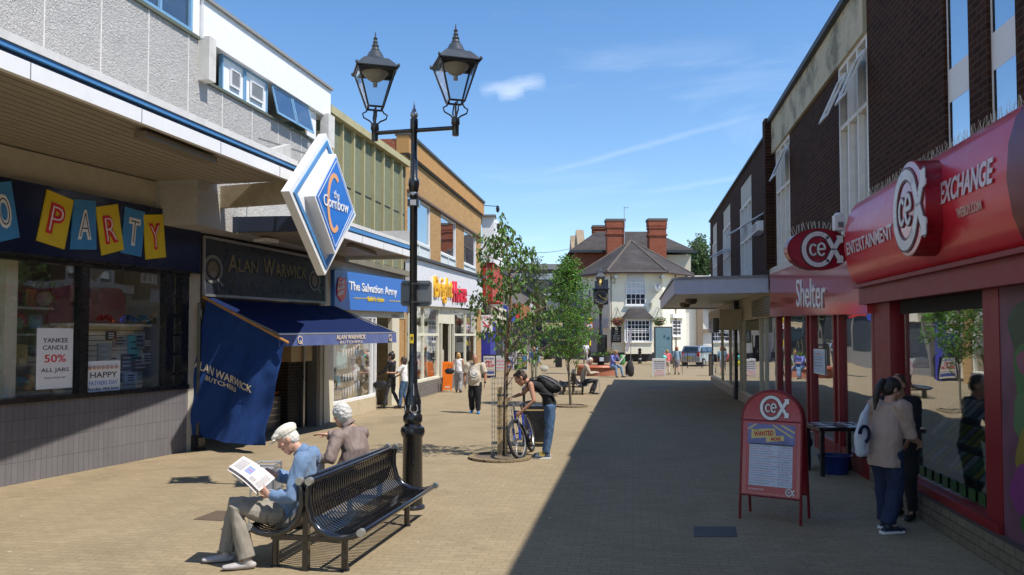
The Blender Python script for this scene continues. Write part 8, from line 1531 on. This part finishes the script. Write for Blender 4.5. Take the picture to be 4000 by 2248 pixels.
m.prism([(-.08, -.19), (.08, -.185), (.08, -.165), (-.08, -.17)], fc, exx, z3, V((0, -1, 0)), 0, .012); part(r4, 'shirt_print', m, WHITE, False)
m = MB(); m.tube([J4['wL'] + V((0, 0, .02)), J4['wL'] + V((0, 0, .045))], [.034, .034], k=10); part(r4, 'wristwatch', m, BLACK)
r5, J5, q5 = standing('woman in a white vest and grey trousers walking away by the ivory shop window', 1153, 988, 99, 82, step=.10, top=cloth('white', (.7, .7, .7)), bot=cloth('grey_trousers', (.28, .28, .29)), hairk='bob', hairm=BLONDE, vox=.016, sleeve='none', legw=1.2, arms=(-.1, .2))
def bag(label, p, w_, h_, mat, strap=.2):
    b_ = thing('handbag', label, 'handbag', p); m = MB(); m.tube([V(p) + V((-w_ / 2, 0, 0)), V(p) + V((-w_ * .3, 0, h_ * .1)), V(p) + V((w_ * .3, 0, h_ * .1)), V(p) + V((w_ / 2, 0, 0))], [(.05, h_ * .42), (.06, h_ / 2), (.06, h_ / 2), (.05, h_ * .42)], right=V((0, 1, 0)), k=10); obj('bag', m, mat, b_, smooth=True)
    m = MB(); m.tube([V(p) + V((-w_ * .3, 0, h_ * .4)), V(p) + V((-w_ * .15, 0, h_ * .4 + strap)), V(p) + V((w_ * .15, 0, h_ * .4 + strap)), V(p) + V((w_ * .3, 0, h_ * .4))], [.01] * 4, k=6); obj('handle', m, mat, b_, smooth=True)
LEA = M('leather_black', (.015, .015, .017), .35, coat=.2)
bag('black handbag carried by the woman in the white vest', at(1131, 936, 31.4), .26, .24, LEA)
r6, J6, q6 = standing('woman in a black leather jacket with a high bun striding past the charity shop', 985, 1028, 139, 168, step=.20, arms=(.55, .1), bend=(.6, .3), top=M('leather_jacket', (.015, .015, .018), .4, fold=1.2), bot=cloth('charcoal', (.05, .05, .055)), hairk='bun', hairm=DARKH, vox=.013, legw=.88, hem=.08)
bag('large black handbag with long straps carried low by the woman in leather', at(957, 973, 24.2), .28, .30, LEA, .25); 
m = MB(); p_ = V(at(957, 990, 24.2)); m.tube([p_ + V((-.12, 0, 0)), p_ + V((-.08, 0, -.35)), p_ + V((.0, 0, -.42)), p_ + V((.09, 0, -.3)), p_ + V((.12, 0, 0))], [.012] * 5, k=6); obj('hanging_strap', m, LEA, bpy.data.objects['handbag.001'], smooth=True)
m = MB(); p_ = G(953, 1022); 
for s_ in (-.09, .09): m.tube([p_ + V((s_ - .02, 0, .1)), p_ + V((s_ + .02, 0, .1))], [.1, .1], k=16, cap=False)
m.bar(p_ + V((0, 0, .1)), p_ + V((.15, .1, .8)), .012); obj('shopping_trolley', m, BLACK, None, smooth=30, label='pair of small black trolley wheels beside the woman in leather', cat='trolley', base=p_)
standing('woman in a white short sleeved top and jeans half hidden behind the lamp post', 1016, 1028, 128, 172, step=.1, arms=(.7, .5), bend=(.9, .6), top=cloth('white', (0, 0, 0)), bot=DENIM, hairk='bob', hairm=M('hair_brown', (0, 0, 0)), vox=.014, sleeve='short', g=1.15)
standing('man in black bending forward behind the pet shop board', 1238, 944, 78, 185, lean=1.1, top=cloth('black2', (.015, .015, .018)), bot=BLKT, hairk='crop', hairm=GREYH, vox=.018)
def far_p(label, px, Y, h_, face, **kw): g_ = gz(Y); p = V((px2(px, Y), Y, g_)); J_ = stand(h_, face, kw.pop('step', .12), kw.pop('lean', 0), kw.pop('arms', (.2, -.1)), kw.pop('bend', (.2, .3)), kw.get('g', 1)); return person(label, p, J_, vox=.022, **kw)
far_p('blonde woman in a navy top walking away between the far boards', 1318, 70, 1.62, 88, top=cloth('navy', (.03, .05, .12)), bot=cloth('navy2', (.04, .05, .09)), hairk='bob', hairm=BLONDE, sleeve='short', g=1.2)
r10, J10, q10 = far_p('man with a dark backpack and pale blue shirt walking away behind the man in denim', 1348, 66, 1.78, 88, top=cloth('pale_blue', (.25, .36, .5)), bot=JEAN2, hairk='crop', hairm=GREYH, sleeve='short', g=1.15)
m = MB(); c_ = J10['che'] - J10['f'] * .17; m.ell(c_, (.19, .13, .26), None, 12); part(r10, 'rucksack', m, BM_)
r11, J11, q11 = standing('man in sunglasses and a denim jacket over grey walking down the street', 1344, 957, 83, -92, step=.12, arms=(.2, -.1), top=M('cloth_denim_jacket', (.10, .19, .33), .85, fold=.9, var=.15), bot=cloth('olive', (.24, .24, .17)), hairk='crop', hairm=DARKH, skin=SKIN2, vox=.014, g=1.1, faceon=True, hem=.02)
m = MB(); m.box(q11(0, .102, .012), (.13, .012, .035)); part(r11, 'sunglasses', m, INK); m = MB(); m.ell(J11['che'] + J11['f'] * .098 + V((0, 0, -.08)), (.06, .045, .26), None, 10); part(r11, 'grey_shirt', m, cloth('grey_tee', (.10, .11, .13))); m = MB(); m.ell(q11(0, .065, -.075), (.055, .042, .05), None, 10); part(r11, 'beard', m, DARKH)
bag('small pale carrier bag hanging from the hand of the man in denim', at(1369, 930, 40.2), .26, .32, cloth('carrier', (.45, .45, .38)), .12)
far_p('person in a white shirt and pale trousers walking away left of the clock', 1473, 64, 1.72, 95, top=cloth('white', (0, 0, 0)), bot=cloth('beige_far', (.36, .31, .29)), hairk='short', sleeve='short', step=.18)
far_p('woman in a bright pink top high up the street', 1314, 107, 1.62, 90, top=cloth('pink', (.65, .06, .16)), bot=cloth('navy2', (0, 0, 0)), hairk='bob', sleeve='short')
far_p('person in dark clothes high up the street left of the pink top', 1290, 106, 1.7, 90, top=cloth('black2', (0, 0, 0)), bot=JEAN2)
far_p('person in blue high up the street near the left hand shops', 1262, 100, 1.68, 100, top=cloth('mid_blue', (.05, .14, .3)), bot=JEAN2)
far_p('person in grey beside the white easel board up the hill', 1256, 84, 1.7, 260, top=cloth('grey_tee', (0, 0, 0)), bot=cloth('beige_far', (0, 0, 0)), hairk='short')
r15, J15, q15 = standing('woman in a coral top and pale skirt beside the white board holding two balloons', 1679, 943, 62, 95, step=.08, top=cloth('coral', (.72, .16, .17)), bot=cloth('cream_skirt', (.55, .46, .38)), hairk='bob', hairm=BLONDE, vox=.018, sleeve='mid', bottom='trousers', g=1.2)
bl_ = thing('balloons', 'turquoise and yellow balloons held by the woman in coral', 'balloons', at(1669, 905, 45.5))
for px, py, c_ in ((1671, 902, (.12, .6, .48)), (1669, 915, (.72, .7, .02))): m = MB(); p_ = V(at(px, py, 45.3)); m.lathe(p_ - V((0, 0, .17)), [(.01, 0), (.03, .02), (.11, .11), (.145, .2), (.12, .3), (.05, .35), (.01, .36)], 16); obj('balloon', m, M('balloon_%d' % py, c_, .25, coat=.4), bl_, smooth=60)
m = MB(); m.bar(at(1669, 915, 45.3), J15['wL'] + G(1679, 943), .006); obj('string', m, PAPER, bl_)
r16, J16, q16 = standing('woman in a pale blue top and grey skirt walking away with a walking stick', 1703, 943, 70, 80, step=.14, top=cloth('powder_blue', (.22, .34, .42)), bot=cloth('grey_skirt', (.22, .21, .24)), hairk='bob', hairm=GINGER, vox=.016, sleeve='mid', bottom='skirt', arms=(.0, .1), g=1.12)
m = MB(); p_ = G(1716, 942); m.bar(p_, J16['wR'] + G(1703, 943) + V((.08, 0, -.05)), .014); obj('walking_stick', m, INK, None, label='black walking stick held by the woman in the pale blue top', cat='walking stick', base=p_)
# ---- 13 man with cane on the second bench
B0 = V((3.0, 30.6, 0)); O = lambda x, y, z: V((x, y, z)) - B0; J = {'k': 1.0, 'f': V((1, -.15, 0)).normalized(), 'l': V((.15, 1, 0)).normalized()}
J.update(pel=O(2.78, 30.7, .50), wai=O(2.74, 30.7, .68), che=O(2.80, 30.7, .90), nb=O(2.90, 30.7, 1.14), hd=O(3.02, 30.68, 1.28), hf=V((.8, -.3, -.55)), hu=V((.45, 0, .85)), sL=O(2.85, 30.9, 1.07), sR=O(2.86, 30.5, 1.07), eL=O(3.0, 30.95, .80), eR=O(2.98, 30.42, .80), wL=O(3.24, 30.75, .84), wR=O(3.24, 30.55, .84),
    hL=O(2.80, 30.8, .49), hR=O(2.80, 30.6, .49), kL=O(3.24, 30.85, .53), kR=O(3.26, 30.58, .53), aL=O(3.05, 30.85, .10), aR=O(3.12, 30.5, .10), tL=O(3.20, 30.8, .05), tR=O(3.28, 30.45, .05))
person('elderly bald man in a cream jacket sitting with a cane on the further bench', B0, J, cloth('cream_jacket', (.46, .38, .29)), M('cloth_dark_trousers', (0, 0, 0)), 'crop', WHITEH, SKIN, 1.05, .015, hem=.02, armw=1.1, hands={'R': ((1, .1, 0), (0, .3, -1), .9, 1), 'L': ((1, -.4, 0), (0, -.3, -1), .9, 1)})
m = MB(); p_ = V((3.38, 30.55, 0)); m.tube([p_, V((3.33, 30.6, .84)), V((3.30, 30.6, .87)), V((3.2, 30.6, .86))], [.011, .012, .012, .012], k=8); obj('walking_cane', m, M('cane_grey', (.4, .4, .42), .4), None, smooth=True, label='pale grey cane gripped by the man on the further bench', cat='walking stick', base=p_)
# ---- 14 woman on the brick seat
B0 = G(1550, 950); X0, Y0 = B0.x, B0.y; O = lambda x, y, z: V((x, y, z)); J = {'k': 1.0, 'f': V((.5, -.86, 0)), 'l': V((.86, .5, 0))}
J.update(pel=O(-.15, .4, .62), wai=O(-.12, .36, .78), che=O(-.08, .3, .98), nb=O(-.03, .24, 1.2), hd=O(.02, .18, 1.33), hf=V((.7, -.6, -.3)), hu=V((.2, -.2, .95)), sL=O(.12, .32, 1.13), sR=O(-.22, .14, 1.13), eL=O(.16, .1, .92), eR=O(-.18, -.08, .88), wL=O(.12, .05, 1.14), wR=O(.06, -.1, .80), hL=O(-.05, .42, .60), hR=O(-.22, .32, .60), kL=O(.26, -.0, .56), kR=O(-.02, -.1, .56), aL=O(.36, .02, .09), aR=O(0.0, -.1, .09), tL=O(.46, -.12, .045), tR=O(.06, -.25, .045))
person('woman in violet top and jeans sitting on the brick seat, hand to her face', B0, J, cloth('violet', (.16, .18, .46)), M('cloth_light_denim', (.16, .26, .4), .85, var=.3, fold=.8), 'short', BLONDE, SKIN, 1.15, .016, 'mid')
gb_ = thing('shopping_bag', 'green and white shopping bag on the brick seat beside the woman in violet', 'bag', (X0 + .55, Y0 + .5, .56)); c_ = V(at(1565, 905, 43.2)); m = MB(); m.tube([c_ + V((0, 0, -.2)), c_, c_ + V((0, 0, .2))], [(.16, .1), (.17, .1), (.13, .06)], right=V((1, 0, 0)), k=12); obj('bag', m, M('bag_green', (.10, .30, .10), .5, var=.7, vs=4, fold=1.), gb_, smooth=True); m = MB(); m.stroke([(-.2, -.2), (.15, .25)], .07, c_ + V((0, -.12, 0)), (1, 0, 0), z3, (0, -1, 0), -.02, .03); obj('pale_stripe', m, PAPER, gb_)
st_ = thing('shopping_trolley', 'black fabric shopping trolley with small wheels beside the brick seat', 'trolley', G(1585, 948)); c_ = G(1585, 948); m = MB(); m.tube([c_ + V((-.02, 0, .14)), c_ + V((-.02, 0, .5)), c_ + V((.0, 0, .8))], [(.24, .16), (.25, .18), (.13, .1)], right=V((1, 0, 0)), k=12); obj('bag', m, M('trolley_black', (.02, .018, .02), .8, fold=1.5), st_, smooth=True); m = MB()
for s_ in (-.12, .12): m.tube([c_ + V((-.12 + .1 * (s_ > 0), s_, .09)), c_ + V((-.12 + .1 * (s_ > 0), s_ + .03, .09))], [.09, .09], k=16, cap=False)
obj('wheels', m, M('wheel_grey', (.35, .35, .35), .5), st_); m = MB(); m.bar(c_ + V((.2, .1, .1)), c_ + V((.14, .1, .95)), .015); obj('handle', m, ALU, st_)
# ---- 18 woman at the shop window and the man beside her
B0 = V((4.33, 9.27, 0)); h18 = 1.74; J = stand(h18, 25, .09, .35, (.5, .55), (.5, .6)); J['hf'] = V((.85, .15, -.55)); J['hu'] = V((.4, .1, .9)); J['wR'] = V((.42, .06, 1.0)); J['eR'] = V((.22, -.14, 1.10)); J['eL'] = V((.02, .30, 1.12)); J['wL'] = V((.20, .36, .98))
r18, J18, q18 = person('woman with a dark ponytail, taupe jumper and jeans leaning to the red shop window', B0, J, M('cloth_taupe_jumper', (.38, .28, .225), .9, fold=1.0, var=.06), JEAN2, 'pony', DARKH, SKIN, 1.5, .010, 'mid', legw=1.3, hem=.17, shoe=M('shoe_navy', (.015, .02, .04), .5), armw=1.4)
m = MB()
for sd in 'LR': d_ = J['t' + sd] - J['a' + sd]; d_.z = 0; d_.normalize(); c_ = J['a' + sd] + d_ * .05; c_.z = .016; m.box(c_, (.28, .085, .028), atan2(d_.y, d_.x))
obj('shoe_sole', m, WHITE, r18)
tt = thing('tote_bag', 'white tote bag with a dark blue swirl hanging at the side of the ponytailed woman', 'bag', B0 + V((-.25, .1, .8)))
bc = V(at(2168, 1095, 9.25)); m = MB(); m.tube([bc + V((.0, 0, -.20)), bc + V((.0, 0, -.02)), bc + V((.03, 0, .2)), bc + V((.1, .05, .34))], [(.09, .055), (.095, .06), (.06, .035), (.02, .015)], right=V((1, .3, 0)), k=14); TM = M('tote_white', (.5, .54, .6), .6, fold=1.2); obj('bag', remesh(m, .008, TM, 3, lambda p: .01 * mnoise.noise(p * 12)), TM, tt)
m = MB(); m.stroke([(.06 * cos(R(a)), .09 * sin(R(a))) for a in range(-80, 200, 20)], .035, bc + V((-.0, -.078, .02)), V((1, .2, 0)).normalized(), z3, V((.2, -1, 0)).normalized(), -.015, .006); obj('swirl_print', m, NAVY, tt)
J = stand(1.76, 215, .03, .35, (.3, .3), (.5, .5)); J['hf'] = V((-.75, -.5, -.4)); B1_ = V((4.88, 9.95, 0))
person('dark dressed man bending beside the ponytailed woman at the red shop window', B1_, J, cloth('black2', (0, 0, 0)), BLKT, 'crop', M('hair_brown', (0, 0, 0)), SKIN2, 1.0, .012)
